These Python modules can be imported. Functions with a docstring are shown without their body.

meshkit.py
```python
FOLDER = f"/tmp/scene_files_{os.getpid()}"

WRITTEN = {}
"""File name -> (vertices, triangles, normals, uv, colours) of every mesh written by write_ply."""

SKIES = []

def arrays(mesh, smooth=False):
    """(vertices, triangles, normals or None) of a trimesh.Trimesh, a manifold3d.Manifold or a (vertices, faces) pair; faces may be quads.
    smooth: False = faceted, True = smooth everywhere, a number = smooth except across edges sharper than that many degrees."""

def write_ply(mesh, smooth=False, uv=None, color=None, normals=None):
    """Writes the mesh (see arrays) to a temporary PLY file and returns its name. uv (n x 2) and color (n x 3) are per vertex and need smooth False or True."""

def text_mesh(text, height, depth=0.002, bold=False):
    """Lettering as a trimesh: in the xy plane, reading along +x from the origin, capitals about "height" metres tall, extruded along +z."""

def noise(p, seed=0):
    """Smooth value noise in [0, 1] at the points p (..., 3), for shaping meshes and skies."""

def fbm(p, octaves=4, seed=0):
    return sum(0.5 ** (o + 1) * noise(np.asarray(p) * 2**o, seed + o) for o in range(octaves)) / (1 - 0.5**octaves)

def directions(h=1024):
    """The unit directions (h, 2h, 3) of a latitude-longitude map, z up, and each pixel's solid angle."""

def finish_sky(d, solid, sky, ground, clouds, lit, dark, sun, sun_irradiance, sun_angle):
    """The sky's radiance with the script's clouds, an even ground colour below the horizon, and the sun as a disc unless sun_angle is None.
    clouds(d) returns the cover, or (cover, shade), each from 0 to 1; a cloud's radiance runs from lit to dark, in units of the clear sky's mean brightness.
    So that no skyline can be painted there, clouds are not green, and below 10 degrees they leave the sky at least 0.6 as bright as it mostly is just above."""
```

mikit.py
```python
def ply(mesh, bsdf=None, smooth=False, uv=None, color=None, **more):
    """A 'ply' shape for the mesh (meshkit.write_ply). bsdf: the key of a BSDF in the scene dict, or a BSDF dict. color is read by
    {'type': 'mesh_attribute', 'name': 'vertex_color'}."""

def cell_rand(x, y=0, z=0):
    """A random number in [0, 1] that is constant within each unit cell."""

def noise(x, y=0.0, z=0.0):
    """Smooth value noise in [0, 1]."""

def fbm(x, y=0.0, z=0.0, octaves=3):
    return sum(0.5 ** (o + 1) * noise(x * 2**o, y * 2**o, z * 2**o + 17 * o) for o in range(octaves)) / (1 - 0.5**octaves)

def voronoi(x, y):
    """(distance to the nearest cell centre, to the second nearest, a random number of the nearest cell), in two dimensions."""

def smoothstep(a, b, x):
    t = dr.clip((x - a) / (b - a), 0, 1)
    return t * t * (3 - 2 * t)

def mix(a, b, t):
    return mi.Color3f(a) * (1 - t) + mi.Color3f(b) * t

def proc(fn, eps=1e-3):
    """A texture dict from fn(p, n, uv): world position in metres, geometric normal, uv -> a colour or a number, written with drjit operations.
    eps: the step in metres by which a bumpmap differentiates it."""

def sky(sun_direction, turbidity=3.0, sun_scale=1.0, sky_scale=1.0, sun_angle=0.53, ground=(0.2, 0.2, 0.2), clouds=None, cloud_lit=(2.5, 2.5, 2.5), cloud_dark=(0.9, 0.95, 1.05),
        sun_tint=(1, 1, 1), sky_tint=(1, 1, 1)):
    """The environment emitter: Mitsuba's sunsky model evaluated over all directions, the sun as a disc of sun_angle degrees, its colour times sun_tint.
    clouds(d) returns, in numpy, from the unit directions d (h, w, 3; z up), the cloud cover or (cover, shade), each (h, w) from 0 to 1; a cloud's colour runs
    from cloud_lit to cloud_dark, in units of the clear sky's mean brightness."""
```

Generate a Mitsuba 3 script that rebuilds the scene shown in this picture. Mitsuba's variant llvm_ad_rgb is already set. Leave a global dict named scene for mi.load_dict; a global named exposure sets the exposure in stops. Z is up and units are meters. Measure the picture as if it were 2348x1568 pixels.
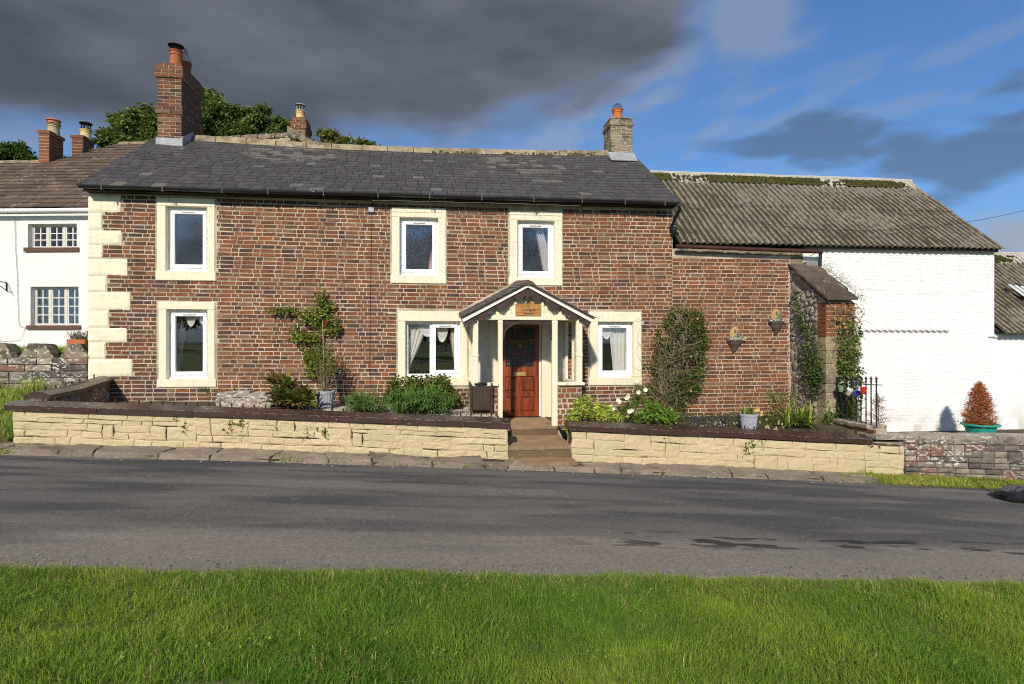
import math
import numpy as np, trimesh, drjit as dr, mitsuba as mi
import mikit, meshkit
from mikit import noise, fbm, voronoi, smoothstep, mix, cell_rand
from shapely.geometry import Polygon, box as sbox

# ------------------------------------------------------------------ camera, sky, sun, exposure
scene, labels = {}, {}
T = mi.ScalarTransform4f
EYE, TH = 1.91, math.atan(0.115)
ST, CT = math.sin(TH), math.cos(TH)
F, CX, CY = 1346.5, 1173.5, 784.0
exposure = 1.85
scene['camera'] = {'type': 'perspective', 'fov': 2 * math.degrees(math.atan(CX / F)), 'fov_axis': 'x', 'near_clip': 0.1, 'far_clip': 3000.0,
                   'to_world': T().look_at(origin=[0, 0, EYE], target=[ST, CT, EYE], up=[0, 0, 1])}
SUN = (-0.275, -0.94, 0.54)


def clouds(d):
    az = np.degrees(np.arctan2(d[..., 0], d[..., 1]))
    el = np.degrees(np.arcsin(np.clip(d[..., 2], -1, 1)))
    q = np.stack([d[..., 0] * 3, d[..., 1] * 3, d[..., 2] * 7], -1)
    n1, n2 = meshkit.fbm(q * 1.3 + 5, 5, 3), meshkit.fbm(q * 3.1 + 1, 5, 9)
    n3 = meshkit.fbm(np.stack([d[..., 0] * 9 + d[..., 2] * 14, d[..., 1] * 4, d[..., 2] * 24 - d[..., 0] * 9], -1), 4, 21)
    ss = lambda a, b, x: (lambda t: t * t * (3 - 2 * t))(np.clip((x - a) / (b - a), 0, 1))
    # the big dark bank, upper left
    edge = np.interp(az, [-80, -36, -28, -15, -3, 8, 14, 20, 25, 34, 60], [12, 15, 16, 17.0, 18.2, 20, 22, 25, 29.5, 38, 60])
    dark = ss(-2.6, 2.8, el - edge + (n1 - .5) * 9 + (n2 - .5) * 4) * ss(95, 60, np.abs(az))
    # the lower dark bank at the right
    c2 = np.interp(az, [20, 28, 34, 39, 44, 50, 62], [18, 17.3, 16.8, 14.6, 14.0, 14.2, 14])
    w2 = np.interp(az, [22, 29, 34, 40, 50, 70], [0.2, .8, 1.8, 3.0, 2.9, 2.6])
    low = ss(0.2, -0.5, (np.abs(el - c2) / w2 - 1) * .9 + (n1 - .5) * 2.0 + (n2 - .5) * 3.4 + .12) * ss(22, 30, az) * ss(80, 60, az)
    wisp = ss(5.0, 1.2, np.hypot((az - 28.5) * .8, (el - 26.2)) + (n2 - .5) * 7) * .50
    cirrus = ss(.46, .76, n3) * .42 * ss(34, 12, el) * ss(4, 12, el)
    pale = ss(15, 3, el) * .12 + ss(9, 1, np.abs(az - 4) / 1.6) * ss(19, 9, el) * .16
    back = ss(70, 110, np.abs(az))
    heap = ss(.34, .66, meshkit.fbm(np.stack([d[..., 0] * 9, d[..., 1] * 9, d[..., 2] * 14], -1) + 11, 3, 33)) * back
    fringe = ss(-8, -1, el - edge + (n2 - .5) * 6) * ss(-12, 4, az) * ss(30, 20, az) * (.25 + .75 * ss(.35, .65, n3)) * .60
    puff = ss(3.2, .6, np.hypot((az - 47) * .6, (el - 7.5)) + (n2 - .5) * 5) * .8
    white = np.maximum.reduce([wisp, cirrus, pale, heap * .9, fringe, puff]) * (1 - dark) * (1 - low)
    cover = np.clip(dark * .95 + low * .58 * (1 - dark) + white, 0, 1)
    inner = np.clip(.90 + (n1 - .5) * .55 + (n2 - .5) * .34 + (n3 - .5) * .10 - .12 * ss(-8, 24, az), 0, 1)
    shade = np.where(cover > 1e-4, (dark * inner + low * .93 * (1 - dark) + white * (.05 + .45 * back * ss(.35, .65, n2))) / np.maximum(dark + low * (1 - dark) + white, 1e-4), 0)
    return cover, shade


scene['sky'] = mikit.sky(SUN, turbidity=2.6, clouds=clouds, cloud_lit=(1.35, 1.42, 1.6), cloud_dark=(0.28, 0.315, 0.375), sky_tint=(0.55, 0.77, 1.12), sky_scale=1.2, sun_angle=2.0, sun_tint=(0.83, 0.975, 1.26), ground=(0.12, 0.13, 0.07))

# ------------------------------------------------------------------ helpers
rng = np.random.default_rng(11)
U = lambda a=0.0, b=1.0, n=None: rng.uniform(a, b, n)


def at(x, y, Y):
    """The point at distance Y from the viewer's plane that stands at this place of the survey photograph (2347 wide)."""
    r, u = (x - CX) / F, (CY - y) / F
    t = Y / (CT - ST * r)
    return np.array([(ST + CT * r) * t, Y, EYE + u * t])


def zroad(X):
    X = np.clip(X, -30, 30)
    return -0.0575 * X - 0.00061 * X * X


def numbered(base):
    if base not in USED:
        USED.add(base)
        return base
    k = COUNT.get(base, 0) + 1
    while f'{base}_{k:03d}' in USED:
        k += 1
    COUNT[base] = k
    USED.add(f'{base}_{k:03d}')
    return f'{base}_{k:03d}'


USED, COUNT = set(), {}


def thing(name, label, cat, group=None, kind=None):
    k = numbered(name)
    labels[k] = {'label': label, 'category': cat}
    if group:
        labels[k]['group'] = group
    if kind:
        labels[k]['kind'] = kind
    return k


def sub(parent, name, label=None, kind=None):
    k = numbered(parent + '__' + name)
    if label or kind:
        labels[k] = {a: b for a, b in (('label', label), ('kind', kind)) if b}
    return k


class MB:
    """Collects geometry; every vertex has a uv (seeds of its piece) and a colour."""

    def __init__(s, col=(.5, .5, .5)):
        s.v, s.f, s.u, s.c, s.n, s.col = [], [], [], [], 0, col

    def add(s, v, f, uv=None, col=None):
        v = np.asarray(v, float).reshape(-1, 3)
        f = np.asarray(f, int)
        if f.shape[1] == 4:
            f = np.vstack([f[:, [0, 1, 2]], f[:, [0, 2, 3]]])
        s.v.append(v)
        s.f.append(f + s.n)
        s.n += len(v)
        s.u.append(np.broadcast_to(np.asarray((U(), U()) if uv is None else uv, float), (len(v), 2)))
        s.c.append(np.broadcast_to(np.asarray(s.col if col is None else col, float), (len(v), 3)))
        return s

    def mesh(s, m, **k):
        return s.add(m.vertices, m.faces, **k)

    def box(s, x0, x1, y0, y1, z0, z1, c=0.0, **k):
        """An axis-aligned box, chamfered by c."""
        if c <= 0:
            v = np.array([[x, y, z] for x in (x0, x1) for y in (y0, y1) for z in (z0, z1)])
            return s.add(v, [[0, 1, 3, 2], [4, 6, 7, 5], [0, 4, 5, 1], [2, 3, 7, 6], [0, 2, 6, 4], [1, 5, 7, 3]], **k)
        v, f = CHAMFER
        lo, hi = np.array([x0, y0, z0]), np.array([x1, y1, z1])
        return s.add(np.where(np.abs(v) > 1.5, np.where(v > 0, hi, lo), np.where(v > 0, hi - c, lo + c)), f, **k)

    def hexa(s, P, **k):
        """Eight corners in the order of box()."""
        return s.add(P, [[0, 1, 3, 2], [4, 6, 7, 5], [0, 4, 5, 1], [2, 3, 7, 6], [0, 2, 6, 4], [1, 5, 7, 3]], **k)

    def beam(s, a, b, w, h, up=(0, 0, 1), **k):
        a, b, up = (np.asarray(q, float) for q in (a, b, up))
        d = (b - a) / np.linalg.norm(b - a)
        x = np.cross(d, up)
        x /= np.linalg.norm(x)
        z = np.cross(x, d)
        return s.hexa([p + x * i * w / 2 + z * j * h / 2 for p in (a, b) for i in (-1, 1) for j in (-1, 1)], **k)

    def tube(s, P, r, n=6, cap=True, **k):
        P = np.asarray(P, float)
        m = len(P)
        r = np.broadcast_to(np.asarray(r, float), (m,))
        d = np.gradient(P, axis=0)
        d /= np.linalg.norm(d, axis=1, keepdims=True) + 1e-12
        ref = np.where(np.abs(d[:, 2:3]) < .9, [[0, 0, 1.0]], [[1.0, 0, 0]])
        x = np.cross(d, ref)
        x /= np.linalg.norm(x, axis=1, keepdims=True) + 1e-12
        y = np.cross(d, x)
        a = np.arange(n) / n * 2 * np.pi
        v = P[:, None] + r[:, None, None] * (np.cos(a)[None, :, None] * x[:, None] + np.sin(a)[None, :, None] * y[:, None])
        i, j = np.meshgrid(np.arange(m - 1), np.arange(n), indexing='ij')
        i, j = i.ravel(), j.ravel()
        j2 = (j + 1) % n
        f = np.stack([i * n + j, i * n + j2, (i + 1) * n + j2, (i + 1) * n + j], 1)
        tri = np.vstack([f[:, [0, 1, 2]], f[:, [0, 2, 3]]])
        v = v.reshape(-1, 3)
        if cap:
            v = np.vstack([v, P[:1], P[-1:]])
            q = np.arange(n)
            tri = np.vstack([tri, np.stack([(q + 1) % n, q, q * 0 + m * n], 1), np.stack([(m - 1) * n + q, (m - 1) * n + (q + 1) % n, q * 0 + m * n + 1], 1)])
        return s.add(v, tri, **k)

    def lathe(s, prof, c, n=20, flute=None, tilt=None, **k):
        """prof: (radius, height) pairs from bottom to top; flute(angle, i) scales the radius."""
        prof = np.asarray(prof, float)
        a = np.arange(n) / n * 2 * np.pi
        r = prof[:, 0][:, None] * np.ones(n)
        if flute is not None:
            r = r * flute(a[None, :], np.arange(len(prof))[:, None])
        v = np.stack([r * np.cos(a), r * np.sin(a), prof[:, 1][:, None] * np.ones(n)], -1).reshape(-1, 3)
        if tilt is not None:
            v = v @ np.asarray(tilt).T
        i, j = np.meshgrid(np.arange(len(prof) - 1), np.arange(n), indexing='ij')
        i, j = i.ravel(), j.ravel()
        j2 = (j + 1) % n
        return s.add(v + np.asarray(c), np.stack([i * n + j, i * n + j2, (i + 1) * n + j2, (i + 1) * n + j], 1), **k)

    def put(s, key, bsdf, smooth=False):
        v, f = np.vstack(s.v), np.vstack(s.f)
        kw = dict(color=np.vstack(s.c)) if bsdf.startswith('vc') else dict(uv=np.vstack(s.u))
        scene[key] = mikit.ply((v, f), bsdf, smooth=smooth, **kw)
        return key


def _chamfer():
    v = np.array([[a * (2 if k == 0 else 1), b * (2 if k == 1 else 1), c * (2 if k == 2 else 1)] for k in range(3) for a in (-1, 1) for b in (-1, 1) for c in (-1, 1)], float)
    h = trimesh.convex.convex_hull(v)
    idx = [int(np.argmin(np.abs(v - p).sum(1))) for p in h.vertices]
    return v, np.array(idx)[h.faces]


CHAMFER = _chamfer()


def tidy(pts, n=20):
    return trimesh.util.concatenate(pts)


FR = lambda O, X, Z, N: (np.asarray(O, float), np.asarray(X, float), np.asarray(Z, float), np.asarray(N, float))
WALL = FR((0, 0, 0), (1, 0, 0), (0, 0, 1), (0, 1, 0))     # local x, z, depth (positive = away from the street)


def frustums(C, d0, d1, inset, fr=WALL):
    """Pieces with an inset front face: C (n,4,2) corners counter-clockwise; d0 front depth (n,), d1 back depth. Returns verts (n,8,3), faces (10,3)."""
    C = np.asarray(C, float)
    n = len(C)
    cen = C.mean(1, keepdims=True)
    inn = C + np.sign(cen - C) * np.asarray(inset).reshape(-1, 1, 1)
    O, X, Z, N = fr
    d0 = np.asarray(d0, float)
    d0 = d0 if d0.ndim == 2 else np.broadcast_to(d0, (n,))[:, None] * np.ones(4)
    A = O + inn[..., :1] * X + inn[..., 1:] * Z + d0[..., None] * N
    B = O + C[..., :1] * X + C[..., 1:] * Z + d1 * N
    f = [[0, 1, 2], [0, 2, 3]]
    for i in range(4):
        j = (i + 1) % 4
        f += [[4 + i, 4 + j, j], [4 + i, j, i]]
    return np.concatenate([A, B], 1), np.array(f)


def put_pieces(V, f, parent, name, bsdf, most=300, rest='more', uv=None, size=None, restkind='stuff'):
    """The largest `most` pieces as entries of their own, the rest as one part of stuff."""
    n = len(V)
    uv = rng.uniform(0, 1, (n, 2)) if uv is None else uv
    if size is None:
        c = V.mean(1)
        ext = np.linalg.norm(V.max(1) - V.min(1), axis=1)
        size = ext / (np.abs(c @ np.array([ST, CT, 0])) + .1)
    order = np.argsort(-size)
    for k in order[:most]:
        scene[sub(parent, name)] = mikit.ply((V[k], f), bsdf, uv=np.broadcast_to(uv[k], (V.shape[1], 2)))
    if n > most:
        o = order[most:]
        F_ = (np.arange(len(o))[:, None, None] * V.shape[1] + f[None]).reshape(-1, 3)
        scene[sub(parent, rest, kind=restkind)] = mikit.ply((V[o].reshape(-1, 3), F_), bsdf, uv=np.repeat(uv[o], V.shape[1], 0))


def rock(C, fr, proud, back, rough=.012, nu=5, nw=3, rnd=.012, seed=0):
    """One rough-faced stone: bilinear patch of the 4 corners C, its face bumped by noise, its rim pulled back."""
    C = np.asarray(C, float)
    u, w = np.meshgrid(np.linspace(0, 1, nu + 1), np.linspace(0, 1, nw + 1), indexing='ij')
    u, w = u.ravel(), w.ravel()
    P = ((1 - u) * (1 - w))[:, None] * C[0] + (u * (1 - w))[:, None] * C[1] + (u * w)[:, None] * C[2] + ((1 - u) * w)[:, None] * C[3]
    rim = (u < 1e-6) | (u > 1 - 1e-6) | (w < 1e-6) | (w > 1 - 1e-6)
    cen = C.mean(0)
    L = max(np.linalg.norm(C[1] - C[0]), 1e-3)
    sq = 1 - rnd * .6 / np.maximum(np.abs(P - cen), rnd)
    j = (meshkit.noise(np.stack([P[:, 0] * 9, P[:, 1] * 9, u * 0 + seed], -1)) - .5)[:, None] * np.array([.012, .010]) * (rough / .012)
    Q = np.where(rim[:, None], cen + (P - cen) * np.clip(sq, .6, 1), P) + j
    h = -proud - (meshkit.fbm(np.stack([P[:, 0] * 11, P[:, 1] * 24, u * 0 + seed * 3.1], -1), 3) - .5) * 2 * rough
    h = np.where(rim, -proud * .25, h)
    O, X, Z, N = fr
    A = O + Q[:, :1] * X + Q[:, 1:] * Z + h[:, None] * N
    i, k = np.meshgrid(np.arange(nu), np.arange(nw), indexing='ij')
    i, k = i.ravel(), k.ravel()
    m = nw + 1
    f = np.stack([i * m + k, (i + 1) * m + k, (i + 1) * m + k + 1, i * m + k + 1], 1)
    ring = [a * m for a in range(nu)] + [nu * m + b for b in range(nw)] + [a * m + nw for a in range(nu, 0, -1)] + [b for b in range(nw, 0, -1)]
    R = O + P[ring][:, :1] * X + P[ring][:, 1:] * Z + back * N
    q, L0 = np.arange(len(ring)), len(A)
    f2 = np.stack([L0 + q, L0 + (q + 1) % len(ring), np.array(ring)[(q + 1) % len(ring)], np.array(ring)[q]], 1)
    tri = np.vstack([f[:, [0, 1, 2]], f[:, [0, 2, 3]], f2[:, [0, 1, 2]], f2[:, [0, 2, 3]]])
    return np.vstack([A, R]), tri


def lump(P8, n=3, rough=.02, rnd=.25, seed=0, fq=6):
    """A rounded, uneven block inside eight corners (order of MB.box)."""
    g = np.linspace(-1, 1, n + 1)
    vs, fs, at_ = [], [], 0
    for ax in range(3):
        for s_ in (-1, 1):
            a, b = np.meshgrid(g, g, indexing='ij')
            p = np.zeros(a.shape + (3,))
            p[..., ax], p[..., (ax + 1) % 3], p[..., (ax + 2) % 3] = s_, a, b
            vs.append(p.reshape(-1, 3))
            i, j = np.meshgrid(np.arange(n), np.arange(n), indexing='ij')
            i, j = i.ravel(), j.ravel()
            m = n + 1
            f = np.stack([i * m + j, (i + 1) * m + j, (i + 1) * m + j + 1, i * m + j + 1], 1) + at_
            fs.append(f if s_ > 0 else f[:, ::-1])
            at_ += len(p.reshape(-1, 3))
    v, f = np.vstack(vs), np.vstack(fs)
    v = v * (1 - rnd * ((v ** 2).sum(1, keepdims=True) - 1) / 2 * .35)
    t = (v + 1) / 2
    P8 = np.asarray(P8, float)
    out = 0
    for k, (a, b, c) in enumerate(np.ndindex(2, 2, 2)):
        w = (t[:, 0] if a else 1 - t[:, 0]) * (t[:, 1] if b else 1 - t[:, 1]) * (t[:, 2] if c else 1 - t[:, 2])
        out = out + w[:, None] * P8[k]
    nz = np.stack([meshkit.fbm(out * fq + seed * 7.7 + 40 * k, 3) - .5 for k in range(3)], -1)
    return out + nz * 2 * rough, f


def box8(x0, x1, y0, y1, z0, z1):
    return [[x, y, z] for x in (x0, x1) for y in (y0, y1) for z in (z0, z1)]


def courses(L, H, hs, ls, seed, gap=.006):
    """Coursed rubble: rectangles (x0,x1,w0,w1) filling L x H, with some tall stones that take two courses."""
    r = np.random.default_rng(seed)
    zs = [0.0]
    while zs[-1] < H - hs[0] * .7:
        zs.append(zs[-1] + r.uniform(*hs))
    zs = np.array(zs) * H / zs[-1]
    out, tall = [], []
    for i in range(len(zs) - 1):
        x, nxt = 0.0, []
        while x < L - 1e-6:
            hit = [t for t in tall if t[0] - 1e-6 <= x < t[1] - 1e-6]
            if hit:
                x = hit[0][1]
                continue
            stop = min([t[0] for t in tall if t[0] > x] + [L])
            w = min(r.uniform(*ls), stop - x)
            if stop - x - w < ls[0] * .6:
                w = stop - x
            up = i < len(zs) - 2 and r.random() < .16 and w > ls[0] * .8
            out.append((x, x + w, zs[i], zs[i + 2] if up else zs[i + 1]))
            if up:
                nxt.append((x, x + w))
            x += w
        tall = nxt
    return [(a + gap / 2, b - gap / 2, c + gap / 2, d - gap / 2) for a, b, c, d in out]


# ------------------------------------------------------------------ materials
P_ = mikit.proc
C3 = mi.Color3f


def mat(name, fn, rough=.85, bump=None, bscale=.004, spec=.3, **more):
    d = {'type': 'principled', 'base_color': P_(fn) if callable(fn) else {'type': 'rgb', 'value': list(fn)}, 'roughness': rough, 'specular': spec, **more}
    if bump is not None:
        d = {'type': 'bumpmap', 'arbitrary': P_(bump, eps=.004), 'scale': bscale, 'bsdf': d}
    scene[name] = {'type': 'twosided', 'bsdf': d}


def brick_fn(p, n, uv):
    u, v = uv.x, uv.y
    c = mix((.062, .041, .034), (.122, .056, .034), smoothstep(0., .28, u))
    c = mix(c, (.175, .070, .036), smoothstep(.25, .75, u))
    c = mix(c, (.23, .085, .036), smoothstep(.86, 1.0, u))
    c = mix(c, (.19, .120, .078), smoothstep(.80, .95, v) * .75)
    big = fbm(p.x * 7, p.y * 7, p.z * 14, 3)
    fine = fbm(p.x * 60, p.y * 60, p.z * 90, 2)
    c = c * C3(1.0, .95, .92) * (.66 + .58 * big + .34 * fine)
    c = mix(c, (.035, .03, .03), smoothstep(.62, .80, fbm(p.x * 9 + 31 * v, p.z * 20, 7 * u, 2)) * .65)
    lime = smoothstep(.70, .82, fbm(p.x * 5, p.z * 7, 3.3, 4)) * smoothstep(5.6, 6.6, p.x) * smoothstep(2.2, 1.0, p.z) + smoothstep(.80, .88, fbm(p.x * 26, p.z * 30, 8.8, 2)) * .8
    return mix(c, (.52, .47, .40), dr.clip(lime, 0, .85))


def mortar_fn(p, n, uv):
    a, b = fbm(p.x * 3, p.y * 3, p.z * 3, 3), fbm(p.x * 50, p.y * 50, p.z * 50, 2)
    return mix((.37, .30, .225), (.54, .46, .36), smoothstep(.3, .7, a)) * (.72 + .5 * b)


def slate_fn(p, n, uv):
    u, v = uv.x, uv.y
    c = mix((.053, .049, .051), (.080, .072, .076), u)
    c = mix(c, (.070, .073, .077), smoothstep(.75, .9, v) * .7)
    c = mix(c, (.16, .15, .13), smoothstep(.975, .98, v) * .7)
    pt = smoothstep(.54, .64, fbm(p.x * .55 + 3, p.z * 1.6, 2.2, 3)) * smoothstep(5.3, 6.1, p.z)
    c = mix(c, (.165, .15, .125), pt * smoothstep(.45, .55, noise(u * 37, v * 29)) * .75)
    f = fbm(p.x * 22, p.y * 22, p.z * 22, 3)
    c = c * (.66 + .68 * f)
    return mix(c, (.22, .22, .19), smoothstep(.76, .84, fbm(p.x * 34, p.y * 30, u * 9, 2)) * .5)


def tile_fn(p, n, uv):
    c = mix((.075, .054, .041), (.138, .100, .074), uv.x)
    c = mix(c, (.22, .115, .065), smoothstep(.985, .99, uv.y))
    f = fbm(p.x * 9, p.y * 9, p.z * 9, 4)
    c = c * (.5 + 1.0 * f)
    return mix(c, (.38, .34, .29), smoothstep(.70, .80, fbm(p.x * 13, p.y * 9, uv.x * 7, 3)) * .6)


def sand_fn(p, n, uv):
    """Sandstone: u runs from grey to buff, v is the amount of lichen and dirt."""
    f, g = fbm(p.x * 8, p.y * 8, p.z * 8, 4), fbm(p.x * 60, p.y * 60, p.z * 60, 2)
    c = mix((.175, .145, .125), (.36, .285, .175), uv.x) * (.50 + .75 * f + .25 * g)
    c = mix(c, (.045, .042, .036), smoothstep(.50, .68, fbm(p.x * 5 + 9, p.y * 5, p.z * 6, 4)) * uv.y * .9)
    c = mix(c, (.095, .10, .03), smoothstep(.58, .7, fbm(p.x * 6, p.y * 6 + 4, p.z * 6, 3)) * uv.y * .65)
    return mix(c, (.58, .56, .50), smoothstep(.62, .70, fbm(p.x * 17, p.y * 17, p.z * 17 + 5, 3)) * uv.y * .75)


def rubble_fn(p, n, uv):
    """Mixed wall stone: grey, brown, reddish; white lichen spots."""
    f, g = fbm(p.x * 9, p.y * 9, p.z * 9, 4), fbm(p.x * 70, p.y * 70, p.z * 70, 2)
    c = mix((.16, .14, .12), (.32, .26, .205), uv.x)
    c = mix(c, (.21, .105, .075), smoothstep(.86, .92, uv.y) * .8)
    c = mix(c, (.075, .065, .062), smoothstep(.25, .1, uv.y) * .8)
    c = c * (.5 + .75 * f + .3 * g)
    c = mix(c, (.05, .046, .04), smoothstep(.56, .72, fbm(p.x * 6, p.y * 6 + 9, p.z * 7, 4)) * .6)
    w = smoothstep(.55, .63, fbm(p.x * 24, p.y * 24, p.z * 28 + 5, 4)) * smoothstep(.40, .58, fbm(p.x * 2.0, p.y * 2, p.z * 2.5 + 3, 2))
    return mix(c, (.62, .59, .53), w * .85)


def white_fn(p, n, uv):
    f = fbm(p.x * 2.2, p.y * 2, p.z * 2.2, 4)
    c = C3(.81, .81, .82) * (.94 + .10 * f)
    c = mix(c, (.50, .47, .38), smoothstep(.75, .05, p.z + .4 * f) * smoothstep(7.0, 8.4, p.x) * smoothstep(.36, .6, fbm(p.x * 4, p.y, p.z * 3, 4)) * .75)
    return mix(c, (.60, .58, .54), smoothstep(.56, .80, fbm(p.x * 7, p.y * 7, p.z * .9, 4)) * .22)


def cream_fn(p, n, uv):
    f = fbm(p.x * 4, p.y * 4, p.z * 4, 4)
    c = C3(.80, .735, .56) * (.92 + .13 * f)
    c = mix(c, (.50, .44, .33), smoothstep(.52, .75, fbm(p.x * 20, p.y * 20, p.z * 1.8, 3)) * .22)
    return mix(c, (.36, .31, .23), smoothstep(.74, .86, fbm(p.x * 8, p.y * 8, p.z * 7, 4)) * .35)


def ochre_fn(p, n, uv):
    f, g = fbm(p.x * 3, p.y * 3, p.z * 5, 4), fbm(p.x * 40, p.y * 40, p.z * 40, 2)
    c = mix((.52, .42, .255), (.58, .47, .30), uv.x) * (.84 + .22 * f + .08 * g)
    return mix(c, (.25, .20, .12), smoothstep(.70, .84, fbm(p.x * 7, p.y * 7, p.z * 9 + 3, 4)) * .55)


def brown_fn(p, n, uv):
    f = fbm(p.x * 5, p.y * 5, p.z * 5, 4)
    c = mix((.036, .017, .014), (.068, .034, .027), f)
    c = mix(c, (.10, .085, .05), smoothstep(.60, .75, fbm(p.x * 4 + 7, p.y * 4, p.z * 4, 4)) * .35 * smoothstep(-3, -6, p.x))
    return mix(c, (.45, .42, .38), smoothstep(.775, .84, fbm(p.x * 30, p.y * 45, p.z * 45, 2)) * .8)


def coping_fn(p, n, uv):
    w = smoothstep(.955, .99, uv.y) * smoothstep(.42, .60, fbm(p.x * 22, p.y * 9, 2, 3))
    return mix(brown_fn(p, n, uv), (.50, .46, .42), w * .85)


def road_fn(p, n, uv):
    X, Y = p.x, p.y
    g, h = fbm(X * 40, Y * 40, 0, 2), noise(X * 160, Y * 160)
    a = fbm(X * .55 + Y * .25, Y * 2.3, 3.1, 4)
    c = mix((.064, .062, .063), (.112, .104, .098), smoothstep(.36, .62, a))
    b = fbm(X * .55, Y * 5.5, 9.4, 4)
    dk = smoothstep(.50, .64, b) * (smoothstep(6.7, 8.0, Y) * .75 + .35)
    c = mix(c, (.050, .050, .055), dk * .70)
    dust = smoothstep(6.3, 5.2, Y + .5 * (fbm(X * .8, Y * 2, 1, 3) - .5)) + .35 * smoothstep(.55, .7, fbm(X * .4, Y * 3, 7, 3))
    c = mix(c, (.25, .215, .18), dr.clip(dust, 0, 1) * .66)
    c = c * (.62 + .46 * g + .30 * h)
    c = mix(c, (.34, .29, .22), smoothstep(.86, .89, fbm(X * 11, Y * 26, 4, 2)) * .35)
    c = mix(c, (.40, .37, .33), smoothstep(.955, .97, noise(X * 55, Y * 75, 3)) * .5)
    wet = smoothstep(.56, .62, fbm(X * 2.6, Y * 11, 2, 4) + .10 * smoothstep(.26, 0, dr.abs(Y - 5.68 - .03 * X)) - .05) * smoothstep(.36, .1, dr.abs(Y - 5.68 - .03 * X + .2 * (noise(X * .9, 5) - .5))) * smoothstep(.6, 2.4, X)
    return mix(c, (.022, .019, .016), wet * .85)


def road_bump(p, n, uv):
    return fbm(p.x * 55, p.y * 55, 0, 2) + .5 * noise(p.x * 150, p.y * 150)


def kerb_fn(p, n, uv):
    f, g = fbm(p.x * 4, p.y * 6, p.z * 6, 4), noise(p.x * 90, p.y * 90, p.z * 90)
    c = mix((.165, .135, .105), (.255, .20, .15), uv.x) * (.30 + .85 * f + .55 * g)
    c = mix(c, (.07, .062, .052), smoothstep(.55, .7, fbm(p.x * 3 + 5, p.y * 5, p.z * 5, 4)) * .6 * uv.y)
    return mix(c, (.42, .40, .36), smoothstep(.80, .86, noise(p.x * 38, p.y * 38, p.z * 38)) * .5)


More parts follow.
